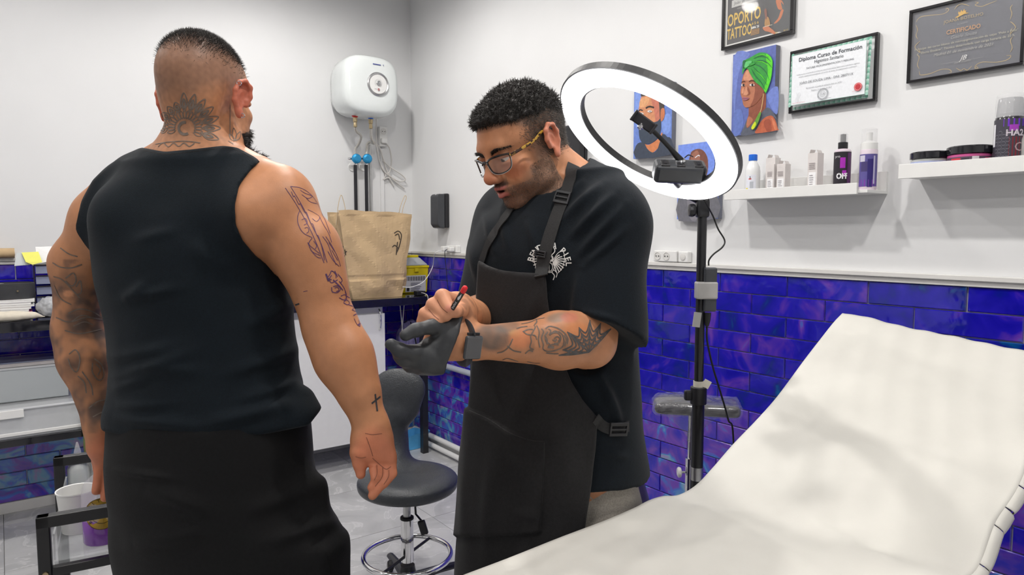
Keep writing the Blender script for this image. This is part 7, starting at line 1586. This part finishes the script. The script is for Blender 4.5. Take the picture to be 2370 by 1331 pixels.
# ================================================================ ON THE WORKTOP
mat('kraft_paper', (.56, .40, .23), .8, noise=.08, nscale=12, bump=.25, bscale=40, bdist=.004); mat('kraft_string', (.55, .44, .30), .8, noise=.1); mat('print_black', (.02, .018, .016), .6)
bgY = 4.10; g = lambda x, y, Y_=bgY: onY(x, y, Y_)
bag = thing('paper_bag', 'crumpled brown kraft paper bag with twisted handles on the worktop', 'bag', (*g(860, 680)[:2], wtz)); g0 = np.array(bag.location)
bx0, bx1 = g(806, 680)[0], g(918, 680)[0]; tx0, tx1 = g(770, 505)[0], g(937, 500)[0]; tz = g(860, 492)[2]; zb0 = wtz + .001
rows = []; rg = np.random.default_rng(4); crs = [(rg.uniform(-5, 5), rg.uniform(-5, 5), rg.uniform(0, 2), rg.uniform(.007, .015)) for _ in range(6)]
for i, s_ in enumerate(np.linspace(0, 1, 40)):
    z = zb0 + (tz - zb0) * s_; a0, a1 = bx0 + (tx0 - bx0) * s_ ** .8, bx1 + (tx1 - bx1) * s_ ** .8; d = .075 + .015 * s_; row = []
    for k in range(96):
        t = k / 96 * 4; sd_k, f = int(t), t - int(t); c4 = [(a0, bgY - d), (a1, bgY - d), (a1, bgY + d), (a0, bgY + d)]; p, q_ = np.array(c4[sd_k]), np.array(c4[(sd_k + 1) % 4]); m = p + (q_ - p) * f
        nrm = np.array([[0, -1], [1, 0], [0, 1], [-1, 0]][sd_k]); bul = .016 * math.sin(PI * f) * math.sin(PI * min(s_ * 1.2, 1)) if sd_k in (0, 2) else -.030 * math.sin(PI * f) * s_
        cr = sum(a_ * (abs(((u1 * (f + sd_k) + u2 * s_ + u3) % 2) - 1) - .5) for u1, u2, u3, a_ in crs)
        if s_ < .22: cr += .010 * (abs(((2.6 * f + 7 * s_ + sd_k) % 2) - 1) - .4)
        if abs(s_ - .24) < .02: cr -= .004
        env = min(1, s_ * 8) * (1 if s_ < .95 else .5); m = m + nrm * (bul + cr * env)
        row.append((m[0], m[1], z + (.008 * math.sin(3 * t + 1) + .004 * math.sin(11 * t) if i == 39 else 0)))
    rows.append(row + [row[0]])
bb_ = MB(); bb_.grid(np.array(rows)); bb_.build('bag_body', 'kraft_paper', bag, False, g0, solid=.0012)
MB().box2((bx0 + .004, bgY - .072, zb0), (bx1 - .004, bgY + .072, zb0 + .002)).build('bag_bottom', 'kraft_paper', bag, off=g0)
for (xa_, xb2, xt, yt) in ((778, 797, 790, 452), (920, 930, 938, 453)):
    MB().tube(spline([g(xa_, 520), g(xa_ + (xt - xa_) * .35, 480), g(xt - 3, yt + 4), g(xt, yt), g(xt + 3 if xa_ < 800 else xt + 2, yt + 6), g(xb2 + 2, 485), g(xb2, 515)], 40), .0024, 8).build('handle', 'kraft_string', bag, True, g0)
bvh = BVHTree.FromPolygons([tuple(p) for p in bb_.v], bb_.f)
def bagplace(u, v, h):
    r = ray(u, v); r /= np.linalg.norm(r); l, n, i, d = bvh.ray_cast(Vector(_C), Vector(r)); return (np.array(l) - r * (.0015 + h)) if l else g(u, v, bgY - .09)
pr = Print(bagplace, .0002)
for P_ in ([(782, 560), (795, 572), (800, 590), (793, 592), (784, 585)], [(778, 560), (792, 585), (803, 582)], [(912, 540), (922, 535), (929, 545), (924, 570), (918, 585)], [(908, 572), (914, 568), (922, 575)], [(914, 545), (922, 542), (925, 555)], [(920, 560), (917, 590)]): pr.line([(x, y) for x, y in P_], 2.4, (.06, .045, .03), 24)
pr.build('bag_print', 'print_ink', bag, g0)
# sharps container
mat('sharps_yellow', (.82, .66, .01), .35, noise=.04); mat('lid_clear', (.62, .66, .68), .15, alpha=.75, coat=.4)
Yb = 4.20; x0, x1 = onY(919, 650, Yb)[0], onY(993, 650, Yb)[0]; zt1, zt2 = onY(955, 618, Yb)[2], onY(955, 590, Yb + .05)[2]
sh = thing('sharps_container', 'yellow sharps container with clear lid and white label on the worktop', 'container', ((x0 + x1) / 2, Yb + .06, wtz)); o = np.array(sh.location); hw_ = (x1 - x0) / 2; zh = zt1 - wtz
mb = MB(); rows = [[(sx * hw_ * k, -.06 * k if sy < 0 else .07 * k, z) for sx, sy in ((-1, -1), (1, -1), (1, 1), (-1, 1))] for z, k in ((.001, .90), (zh * .97, 1.0))]
mb.add(rows[0] + rows[1], [(0, 1, 2, 3), (4, 5, 6, 7)] + [(i, (i + 1) % 4, (i + 1) % 4 + 4, i + 4) for i in range(4)]); mb.build('tub', 'sharps_yellow', sh, bevel=.008, seg=3)
MB().box((0, .005, zh), (hw_ * 2.08, .142, .016)).build('rim', 'sharps_yellow', sh, bevel=.004); lh = zt2 - wtz - zh
mb = MB(); mb.add([(-hw_, -.065, zh + .008), (hw_, -.065, zh + .008), (hw_, .075, zh + .008), (-hw_, .075, zh + .008), (-hw_ * .8, -.02, zh + lh * .8), (hw_ * .6, -.02, zh + lh * .8), (hw_ * .6, .06, zh + lh * .8), (-hw_ * .8, .06, zh + lh * .8)], [(0, 1, 2, 3), (4, 5, 6, 7)] + [(i, (i + 1) % 4, (i + 1) % 4 + 4, i + 4) for i in range(4)]); mb.build('lid', 'lid_clear', sh, bevel=.012, seg=3)
MB().box((-hw_ * .1, .02, zh + lh * .88), (hw_ * 1.3, .07, lh * .2)).build('lid_flap', 'sharps_yellow', sh, bevel=.004); MB().box((hw_ * .18, -.068, zh * .88), (.030, .012, .026)).build('latch', 'sharps_yellow', sh, bevel=.003)
pr = Print(lambda u, v, h: np.array([u, -.0585 - .0040 * v / zh - h - .0012, v]), .0003); pr.rect(-hw_ * .5, zh * .06, hw_ * .78, zh * .68, srgb(222, 222, 220))
for k in range(22): pr.rect(-hw_ * .42 + k * hw_ * .052, zh * .48, -hw_ * .42 + k * hw_ * .052 + hw_ * (.018 + .012 * (k % 3)), zh * .64, srgb(90, 90, 92))
pr.rect(-hw_ * .45, zh * .1, -hw_ * .28, zh * .22, srgb(40, 40, 40))
for k in range(5): pr.rect(-hw_ * .2, zh * (.1 + .07 * k), hw_ * (.3 + .08 * (k % 3)), zh * (.125 + .07 * k), srgb(140, 140, 142))
pr.build('label', 'print_ink', sh)
# chargers, adapter and cables
ad_ = thing('power_adapter', 'small black power adapter at the edge of the worktop', 'adapter', onZ(984, 672, wtz)); ad_.location = (2.22, 4.03, wtz); MB().box((0, 0, .016), (.062, .05, .030)).build('brick', 'black_plastic', ad_, bevel=.004); MB().tube(spline([(.0, -.025, .02), (.005, -.05, .018), (.012, -.085, .005), (.014, -.09, -.05), (.016, -.092, -.22)], 24), .0022, 8).build('cord', 'cable_white', ad_, True)
cg = thing('usb_charger', 'white phone charger plugged in by the corner with white cable', 'charger', (WX - .034, 3.90, tile_top + .06)); c0 = np.array(cg.location); MB().box((-.024, 0, 0), (.046, .042, .034)).build('charger_body', 'white_plastic', cg, bevel=.006)
MB().tube(spline([c0 + np.array([-.04, .01, -.012]), c0 + np.array([-.09, .02, -.03]), P(1002, 615, 4.06), P(990, 640, 4.0), P(975, 656, 3.985), P(950, 665, 3.98), P(932, 664, 3.98)], 50), .0026, 8).build('charger_cable', 'white_plastic', cg, True, c0)
cg2 = thing('usb_charger', 'second white charger with thin black cable beside the corner socket', 'charger', (WX - .034, 3.835, tile_top + .058)); c0 = np.array(cg2.location); MB().box((-.020, 0, 0), (.038, .036, .030)).build('charger_body', 'white_plastic', cg2, bevel=.006); MB().tube(spline([c0 + np.array([-.035, .02, 0]), c0 + np.array([-.06, .010, -.02]), c0 + np.array([-.05, .012, -.12]), c0 + np.array([-.04, .008, -.25]), c0 + np.array([-.03, .004, -.29])], 40), .0022, 8).build('charger_cable', 'black_rubber', cg2, True, c0)
# things under the right end of the worktop
pp = thing('waste_pipe', 'grey plastic pipe clipped along the tiled right wall', 'pipe', (WX - .04, 3.4, onX(1060, 856, WX - .045)[2])); MB().cyl((-.005, -.9, 0), (-.005, .62, 0), .019, n=16).build('pipe_run', 'pipe_grey', pp, True)
for y in (.05, .55): MB().torus((-.005, y, 0), .0205, .004, (0, 1, 0), 20, 6).build('pipe_clip', 'grey_plastic', pp, True); MB().box((.016, y, 0), (.036, .010, .012)).build('clip_base', 'grey_plastic', pp)
for k, (z, dx) in enumerate(((.075, .055), (.030, .085))):
    p_ = thing('floor_pipe', ('upper' if k == 0 else 'lower') + ' white pipe running along the foot of the right wall', 'pipe', (WX - dx, 3.4, z)); MB().cyl((0, -1.4, 0), (0, .95, 0), .017, n=16).build('pipe_run', 'white_plastic', p_, True)
    for y in (.2, -.35): MB().torus((0, y, 0), .0185, .0035, (0, 1, 0), 20, 6).build('pipe_clip', 'white_plastic', p_, True)
mat('tray_blue', (.10, .42, .78), .4, noise=.04); tb = thing('plastic_tray', 'light blue plastic trough standing on the floor in the corner', 'tray', (2.20, 4.18, 0)); o = np.array(tb.location)
rows = []
for z, k in ((.002, .86), (.004, .86), (.10, 1.0), (.105, 1.04), (.103, .96), (.012, .83)): rows.append([(.15 * k * math.cos(t) * (1 if abs(math.cos(t)) < .8 else 1.03), .075 * k * np.sign(math.sin(t)) * abs(math.sin(t)) ** .5 + .05 * 0, z + (.006 * math.sin(8 * t) if z > .09 else 0)) for t in np.linspace(0, 2 * PI, 48)])
mb = MB(); mb.grid(np.array(rows)); mb.f.append(tuple(range(48 * 5, 48 * 6 - 1))); mb.build('trough', 'tray_blue', tb, True)
mat('bag_violet', (.20, .18, .36), .35, noise=.3, nscale=25, bump=.5, bscale=30, bdist=.01); mat('bag_black', (.015, .015, .02), .5)
bp_ = onY(952, 775, 4.18); BG = SDF(); BG.add(el(bp_ + np.array([0, 0, -.02]), (.105, .07, .125)), .02); BG.add(el(bp_ + np.array([.02, 0, -.12]), (.11, .075, .09)), .04); BG.disp = lambda Pn: .004 * np.sin(Pn[:, 0] * 190) + .003 * wob(Pn, 60, 2)
ru = thing('rucksack', 'violet pleated bag with dark strap hanging under the worktop', 'bag', (bp_[0], bp_[1], bp_[2] - .22)); o = np.array(ru.location); v, q = BG.mesh(bp_ - .25, bp_ + .25, .006); mesh_obj('bag_body', v, q, 'bag_violet', ru, True, None, o)
MB().tube(spline([bp_ + np.array([-.045, -.075, .10]), bp_ + np.array([-.02, -.085, 0]), bp_ + np.array([.0, -.08, -.10]), bp_ + np.array([.0, -.07, -.16])], 20), .009, 8, ry=.003).build('strap', 'bag_black', ru, True, o)
for (xa1, xa2, sg) in ((925, 932, 0), (936, 930, 1)): MB().tube([onY(xa1, 697, 4.10), onY(xa2, 770, 4.12)], .0035, 8).build('hanging_cord', 'cable_white', ru, True, o)
# ================================================================ LEFT END: drawers, papers, storage boxes
yL = lambda x, y, Y_=4.05: onY(x, y, Y_)
mat('drawer_frame', (.02, .018, .026), .25, coat=.3, noise=.1); mat('drawer_clear', (.30, .33, .46), .18, alpha=.82, coat=.4, noise=.04); mat('paper_white', (.82, .82, .82), .7, noise=.03); mat('note_yellow', (.80, .78, .16), .7, noise=.02); mat('pouch_black', (.035, .036, .040), .5, noise=.1); mat('cloth_cream', (.72, .66, .55), .8, noise=.06)
Yd = 4.12; dx0 = onY(80, 650, Yd)[0]; dw = .21; dz1 = onY(100, 612, Yd)[2]; nD = 5; dh = (dz1 - wtz) / nD
dr = thing('drawer_unit', 'stack of clear plastic drawers in a dark frame on the worktop', 'drawers', (dx0 + dw / 2, Yd + .12, wtz)); o = np.array(dr.location)
MB().box2((-dw / 2, -.115, 0), (dw / 2, .14, .004)).build('base_panel', 'drawer_frame', dr); MB().box2((-dw / 2, -.12, nD * dh - .006), (dw / 2, .14, nD * dh)).build('top_panel', 'drawer_frame', dr)
for sx in (-1, 1): MB().box2((sx * dw / 2 - .003, -.12, .004), (sx * dw / 2 + .003, .14, nD * dh - .006)).build('side_panel', 'drawer_frame', dr)
for k in range(nD):
    z = k * dh; d = MB(); d.box2((-dw / 2 + .006, -.122, z + .006), (dw / 2 - .006, -.112, z + dh - .007)); d.box2((-dw / 2 + .006, -.112, z + .006), (dw / 2 - .006, .12, z + .009)); d = d.build('drawer', 'drawer_clear', dr, bevel=.003)
    MB().box((0, -.124, z + dh - .004), (dw - .01, .008, .005)).build('drawer_rail', 'drawer_frame', dr); MB().lathe([(.006, 0), (.008, .006), (.004, .011), (0, .011)], (0, -.122, z + dh * .22), 14, frame_from((0, -1, 0))).build('knob', 'chrome', d, True)
def sheet(name, label, pts, m, cat='paper', th=.0015):
    c = np.mean(pts, 0); t = thing(name, label, cat, c); n = np.cross(np.array(pts[1]) - pts[0], np.array(pts[2]) - pts[0]); n /= np.linalg.norm(n); MB().prism([np.array(p) - c for p in pts], n, th).build('leaf', m, t); return t
zt3 = dz1 + .002
sheet('paper_sheet', 'white sheets leaning on top of the clear drawers', [onY(88, 611, Yd + .02), onY(140, 600, Yd + .02), onY(138, 570, Yd + .10), onY(82, 572, Yd + .10)], 'paper_white')
sheet('sticky_note', 'bright yellow sticky note on the drawer stack', [onY(76, 613, Yd - .02), onY(98, 607, Yd - .02), onY(89, 583, Yd + .04), onY(50, 585, Yd + .04), onY(60, 607, Yd - .01)], 'note_yellow', 'note')
sheet('plastic_sleeve', 'translucent plastic sleeve beside the yellow note', [onY(33, 616, Yd), onY(70, 613, Yd), onY(66, 584, Yd + .05), onY(39, 586, Yd + .05)], 'lid_clear', 'sleeve')
kr = thing('paper_roll', 'roll of brown kraft paper lying on the ledge', 'roll', (onY(15, 598, 4.40)[0] - .35, WY - .045, tile_top + .034)); MB().cyl((-.30, 0, .026), (.385, 0, .026), .0255, n=24).build('roll_body', 'kraft_paper', kr, True); MB().cyl((.384, 0, .026), (.3865, 0, .026), .014, n=20).build('roll_core', 'cloth_cream', kr, True)
# stack of papers, each bundle apart
px0, px1 = onY(-60, 720, 4.0)[0], onY(76, 720, 4.0)[0]; z = wtz + .0005
for k in range(9):
    th_ = random.uniform(.007, .012); j = random.uniform(-.012, .012); t = thing('magazine', ['lowest', 'second lowest', 'third', 'fourth', 'fifth', 'sixth', 'seventh', 'second from the top', 'topmost'][k] + ' booklet of the paper pile on the worktop', 'booklet', ((px0 + px1) / 2 + j, 4.14, z), random.uniform(-.06, .06), group='paper pile on the worktop')
    MB().box2((-(px1 - px0) / 2, -.11, 0), ((px1 - px0) / 2, .11, th_)).build('pages', 'paper_white', t, bevel=.001); MB().box2((-(px1 - px0) / 2 - .001, -.111, th_), ((px1 - px0) / 2 + .001, .111, th_ + .0008)).build('cover', ['paper_white', 'jar_cream', 'paper_white', 'jar_pink', 'paper_white', 'box_card', 'paper_white', 'jar_cream', 'paper_white'][k], t); z += th_ + .0012
ptop = z; po = thing('pouch', 'dark grey open pouch lying on the pile of papers', 'pouch', (onY(8, 655, 4.08)[0], 4.12, ptop + .001), .12)
ring = [(.125 * np.sign(c) * abs(c) ** .6, .065 * np.sign(s_) * abs(s_) ** .6) for c, s_ in ((math.cos(t), math.sin(t)) for t in np.linspace(0, 2 * PI, 40, endpoint=False))]
rows = [[(x * k, y * k, zz_) for x, y in ring] for zz_, k in ((.001, .95), (.04, 1.0), (.075, .98), (.078, .93), (.04, .90), (.02, .86))]; mb = MB(); rows = [r + [r[0]] for r in rows]; mb.grid(np.array(rows)); mb.build('case', 'pouch_black', po, True, bevel=0); MB().lathe([(.004, 0), (.004, .003), (0, .003)], (.045, -.066, .04), 12, frame_from((0, -1, 0))).build('snap', 'brass', po, True); MB().box((-.02, 0, .045), (.14, .06, .03)).build('lining', 'jar_pink', po, bevel=.008); MB().box((-.05, -.03, .075), (.12, .014, .012), rotm(0, .1, .2)).build('tool', 'chrome', po, bevel=.004)
cu = thing('cushion_bag', 'small cream cloth pouch in front of the paper pile', 'pouch', (onY(18, 728, 3.99)[0], 3.985, wtz + .001)); CU = SDF(); cp = np.array([0, 0, .024]); CU.add(el(cp, (.115, .034, .024)), .01); CU.add(rc((.10, 0, .02), (.145, .005, .012), .012, .003), .02); CU.disp = lambda Pn: .0015 * wob(Pn, 90, 1); v, q = CU.mesh([-.16, -.06, -.01], [.18, .06, .07], .005); mesh_obj('pouch_body', v, q, 'cloth_cream', cu, True)
mat('poly_bag', (.55, .56, .58), .15, alpha=.7, coat=.6, bump=.8, bscale=50, bdist=.006)
pb2 = thing('plastic_bag', 'crumpled clear plastic bag by the drawers', 'bag', (onY(126, 725, 4.0)[0], 4.02, wtz + .001)); PG = SDF(); PG.add(el((0, 0, .055), (.075, .04, .052)), .01); PG.add(el((.05, .0, .03), (.06, .035, .03)), .02); PG.disp = lambda Pn: .006 * wob(Pn, 70, 2) + .003 * wob(Pn, 160, 4); v, q = PG.mesh([-.12, -.08, -.01], [.16, .08, .14], .005); v[:, 2] = np.maximum(v[:, 2], .001); mesh_obj('bag_body', v, q, 'poly_bag', pb2, True)
# lower black shelf with storage boxes
lz = onY(0, 1020, 3.97)[2]; sh = thing('low_shelf', 'long black shelf under the worktop carrying storage boxes', 'shelf', (-.6, 4.2, 0)); o = np.array(sh.location); sxr = onY(206, 1000, 3.95)[0] + .10
MB().box2((X_L + .12, 3.95, lz - .035), (sxr, 4.40, lz)).build('shelf_board', 'worktop_gloss', sh, off=o, bevel=.002)
for x in (X_L + .2, -.9, sxr - .03):
    for y in (4.0, 4.36): MB().box2((x - .015, y - .015, 0), (x + .015, y + .015, lz - .035)).build('leg', 'black_metal', sh, off=o)
mat('box_frost', (.74, .76, .79), .25, alpha=.62, coat=.3, noise=.03); mat('box_lid_white', (.78, .80, .83), .2, alpha=.7, coat=.4, noise=.02); mat('cardboard', (.45, .33, .25), .8, noise=.1)
bzt = onY(0, 955, 3.97)[2]; bx1_ = onY(200, 980, 3.97)[0]; bt = thing('storage_box', 'large frosted plastic storage box on the low black shelf', 'box', (bx1_ - .30, 4.16, lz)); hb = bzt - lz
mb = MB(); W2 = .30
for a, b in (((-W2, -.19, .001), (W2, -.186, hb)), ((-W2, .186, .001), (W2, .19, hb)), ((-W2, -.186, .001), (-W2 + .004, .186, hb)), ((W2 - .004, -.186, .001), (W2, .186, hb)), ((-W2, -.19, .0005), (W2, .19, .004))): mb.box2(a, b)
mb.build('box_body', 'box_frost', bt); MB().box2((-W2 - .004, -.196, .012), (W2 + .004, -.189, .028)).build('box_rib', 'white_plastic', bt, bevel=.002)
MB().box2((-W2 - .008, -.20, hb), (W2 + .008, .20, hb + .012)).build('box_lid', 'box_lid_white', bt, bevel=.005); MB().box((W2 * .0, -.198, hb - .014), (.10, .01, .04)).build('clip', 'white_plastic', bt, bevel=.003)
for (x, y, sx, sy, sz, m_) in ((-.1, .0, .2, .2, .09, 'paper_white'), (.14, -.05, .1, .12, .05, 'cardboard'), (.2, .08, .12, .1, .1, 'paper_white')): MB().box((x, y, sz / 2 + .006), (sx, sy, sz)).build('stored_item', m_, bt, bevel=.004)
b2z = hb + .014 + lz; b2 = thing('storage_box', 'clear storage box with boxes inside stacked above the frosted one', 'box', (bx1_ - .34, 4.24, b2z)); hb2 = onY(0, 860, 4.10)[2] - b2z; mb = MB()
for a, b in (((-.28, -.13, .0005), (.28, -.126, hb2)), ((-.28, .126, .0005), (.28, .13, hb2)), ((-.28, -.126, .0005), (-.276, .126, hb2)), ((.276, -.126, .0005), (.28, .126, hb2)), ((-.28, -.13, .0002), (.28, .13, .003))): mb.box2(a, b)
mb.build('box_body', 'lid_clear', b2); MB().box2((-.285, -.136, hb2), (.285, .136, hb2 + .010)).build('box_lid', 'box_lid_white', b2, bevel=.004)
for (x, sx, sz, m_) in ((-.16, .16, .10, 'paper_white'), (.03, .15, .08, 'cardboard'), (.18, .12, .11, 'paper_white')): MB().box((x, -.02, sz / 2 + .004), (sx, .16, min(sz, hb2 - .02))).build('stored_item', m_, b2, bevel=.004)
pl = thing('grey_board', 'flat grey board lying on top of the stacked storage boxes', 'board', (bx1_ - .33, 4.27, b2z + hb2 + .0105)); MB().box2((-.30, -.14, 0), (.31, .12, .018)).build('board_body', 'box_card', pl, bevel=.002); MB().box2((-.28, -.145, .018), (.25, .08, .024)).build('dark_sheet', 'drawer_clear', pl, bevel=.001)
mat('olive_cloth', (.16, .19, .07), .8, noise=.15); ob = thing('cloth_bag', 'olive green cloth bag hanging beside the storage box', 'bag', (onY(216, 985, 3.9)[0], 3.90, .36)); OB = SDF(); OB.add(el((0, 0, .16), (.045, .035, .16)), .02); OB.add(el((.02, 0, .06), (.06, .04, .09)), .03); v, q = OB.mesh([-.12, -.1, -.06], [.16, .1, .36], .007); mesh_obj('bag_body', v, q, 'olive_cloth', ob, True); MB().tube(spline([(-.03, -.03, .2), (-.01, -.04, .33), (.03, -.035, .2)], 20), .004, 8).build('bag_strap', 'bag_black', ob, True)

# ================================================================ TROLLEY
tzr = .85; A_ = onZ(100, 1207, tzr); B_ = onZ(144, 1040, tzr); B_ = A_ + (B_ - A_) / np.linalg.norm((B_ - A_)) * .46; ux = np.array([B_[1] - A_[1], -(B_[0] - A_[0]), 0]); ux /= np.linalg.norm(ux); uy = (B_ - A_) / np.linalg.norm(B_ - A_); TWd = .42
tr = thing('trolley', 'black metal trolley with glass shelves behind the standing client', 'trolley', (*((A_ + B_) / 2 + ux * TWd / 2)[:2], 0)); o = np.array(tr.location); Mt = np.stack([ux, uy, bup], 1)
glass('trolley_glass', (.55, .58, .60), .03, .35, 1.0)
def bar(a, b, nm='frame_bar', w=.026): 
    a = np.asarray(a); b = np.asarray(b); c = (a + b) / 2; L_ = np.linalg.norm(b - a); d = (b - a) / L_; k = [abs(d @ e) for e in (ux, uy, bup)]; s_ = [w, w, w]; s_[int(np.argmax(k))] = L_ + w; MB().box(c, s_, Mt).build(nm, 'black_metal', tr, off=o, bevel=.003)
for e, nm in ((A_, 'near'), (B_, 'far')):
    bar(e * [1, 1, 0] + bup * .10, e, 'post'); f = e + ux * TWd; bar(f * [1, 1, 0] + bup * .10, f, 'post'); bar(e, f, 'end_rail'); bar(e - bup * .115, f - bup * .115, 'cross_rail', .020); bar(e * [1, 1, 0] + bup * .42, f * [1, 1, 0] + bup * .42, 'cross_rail', .020)
    for p in (e, f): MB().lathe([(.007, 0), (.006, .004), (0, .004)], p - bup * .115 - uy * .0135, 12, frame_from(-uy)).build('bolt', 'brass', tr, True, o); w_ = MB(); w_.torus(p * [1, 1, 0] + bup * .035, .024, .011, ux, 20, 8); w_.cyl(p * [1, 1, 0] + bup * .035 - ux * .012, p * [1, 1, 0] + bup * .035 + ux * .012, .020); w_.cyl(p * [1, 1, 0] + bup * .05, p * [1, 1, 0] + bup * .10, .008); w_.build('caster', 'black_rubber', tr, True, o)
sz1 = tzr - .105; cm = (A_ + B_) / 2 + ux * TWd / 2
MB().box(np.array([cm[0], cm[1], sz1]), (TWd - .03, .43, .008), Mt).build('glass_shelf', 'trolley_glass', tr, off=o, bevel=.001)
for k_, (sg, v_) in enumerate(((-1, 0), (1, 0))): MB().box(np.array([cm[0], cm[1], sz1 + .035]) + ux * sg * (TWd / 2 - .016), (.004, .42, .06), Mt).build('glass_side', 'trolley_glass', tr, off=o)
# perforated lower drawer
dz_ = .60; pl_ = MB(); dcm = np.array([cm[0], cm[1], dz_]) + ux * .06
MB().box(dcm - bup * .002, (.30, .40, .004), Mt).build('perforated_tray', 'black_metal', tr, off=o)
for i in range(8):
    for j in range(5): MB().box(dcm + ux * (-.10 + .03 * i) + uy * (-.16 + .018 * j) + bup * .0006, (.008, .004, .0014), Mt).build('perforation', 'steel', tr, off=o)
MB().box(dcm + bup * .02 - uy * .198, (.30, .005, .05), Mt).build('tray_front', 'white_trim', tr, off=o)
shz = sz1 + .0045
def on_shelf(x, y): return onZ(x, y, shz)
# cup, dropper bottle, spray bottle, pale tub
mat('cup_white', (.80, .80, .79), .4, noise=.02)
for (x, y, r0_, h_, lab) in ((182, 1226, .044, .098, 'white paper cup standing on the trolley glass'),):
    p = on_shelf(x, y); t = thing('paper_cup', lab, 'cup', p); MB().lathe([(0, .0005), (r0_ * .78, .0005), (r0_ * .98, h_), (r0_ * 1.03, h_ + .002), (r0_ * 1.03, h_ + .005), (r0_ * .96, h_ + .004), (r0_ * .74, .006), (0, .006)], n=40).build('cup_body', 'cup_white', t, True)
p = on_shelf(184, 1140); t = thing('dropper_bottle', 'clear squeeze bottle with black collar and pointed nozzle on the trolley', 'bottle', p); MB().lathe([(0, .0005), (.026, .0005), (.027, .003), (.027, .070), (.022, .085), (.011, .095), (.011, .098)], n=28).build('bottle_body', 'clear_jar', t, True); MB().lathe([(.0125, .094), (.013, .096), (.013, .110), (.009, .112)], n=20).build('collar', 'black_plastic', t, True); MB().lathe([(.009, .111), (.009, .118), (.0065, .128), (.0022, .145), (0, .146)], n=18).build('nozzle', 'clear_plastic', t, True)
p = on_shelf(240, 1248); t = thing('spray_bottle', 'bottle of violet liquid with round gold label on the trolley', 'bottle', p); r_ = .042
MB().lathe([(0, .0005), (r_ * .95, .0005), (r_, .004), (r_, .060), (r_ * .99, .061), (0, .061)], n=32).build('liquid', 'liquid_purple', t, True); MB().lathe([(r_ * 1.01, .058), (r_ * 1.01, .125), (r_ * .8, .145), (.016, .16), (.014, .175)], n=32).build('bottle_body', 'clear_plastic', t, True); MB().lathe([(.016, .172), (.017, .19), (.010, .195), (.010, .215), (0, .216)], n=20).build('nozzle', 'white_plastic', t, True)
gold_ = srgb(196, 158, 60)
def disc_label(pr):
    us = [(.92 * math.cos(a), .078 + .038 * math.sin(a)) for a in np.linspace(0, 2 * PI, 40, endpoint=False)]; n = len(us); pr.h += pr.step; pr._add(us + [(0, .078)], [(i, (i + 1) % n, n) for i in range(n)], gold_)
    for rr in (.98, .60): pr.line([(.92 * rr * math.cos(a), .078 + .038 * rr * math.sin(a)) for a in np.linspace(0, 2 * PI, 40)], .0012, srgb(52, 40, 20))
def ring_txt(pr):
    s_ = 'BENDITA PIEL'
    for ch, a in zip(s_, np.linspace(-2.2, 2.2, len(s_))):
        if ch == ' ': continue
        V, Fc = text_mesh(ch, .0115, 'CENTER'); c_, n_ = math.cos(-a), math.sin(-a); V = V @ np.array([[c_, n_], [-n_, c_]]); pr.h += pr.step * .1; pr._add([(.0315 * math.sin(a) / r_ + x / r_, .078 + .0315 * math.cos(a) + y) for x, y in V], Fc, srgb(52, 40, 20))
label_band(t, p, r_ * 1.02, .038, .118, -1.0, 1.0, srgb(196, 158, 60), 'round_label', items=[disc_label, ring_txt]) if False else None
base_ = math.atan2(-p[1], -p[0]); pr = Print(lambda u, v, h: np.array([(r_ * 1.02 + h) * math.cos(base_ + u), (r_ * 1.02 + h) * math.sin(base_ + u), v]), .00015); disc_label(pr); ring_txt(pr); pr.build('round_label', 'print_ink', t)
p = on_shelf(240, 1122); t = thing('tissue_tub', 'white tub behind the clear squeeze bottle on the trolley', 'tub', p); MB().lathe([(0, .0005), (.036, .0005), (.038, .004), (.040, .085), (.042, .086), (.042, .098), (.036, .102), (0, .102)], n=32).build('tub_body', 'white_plastic', t, True)
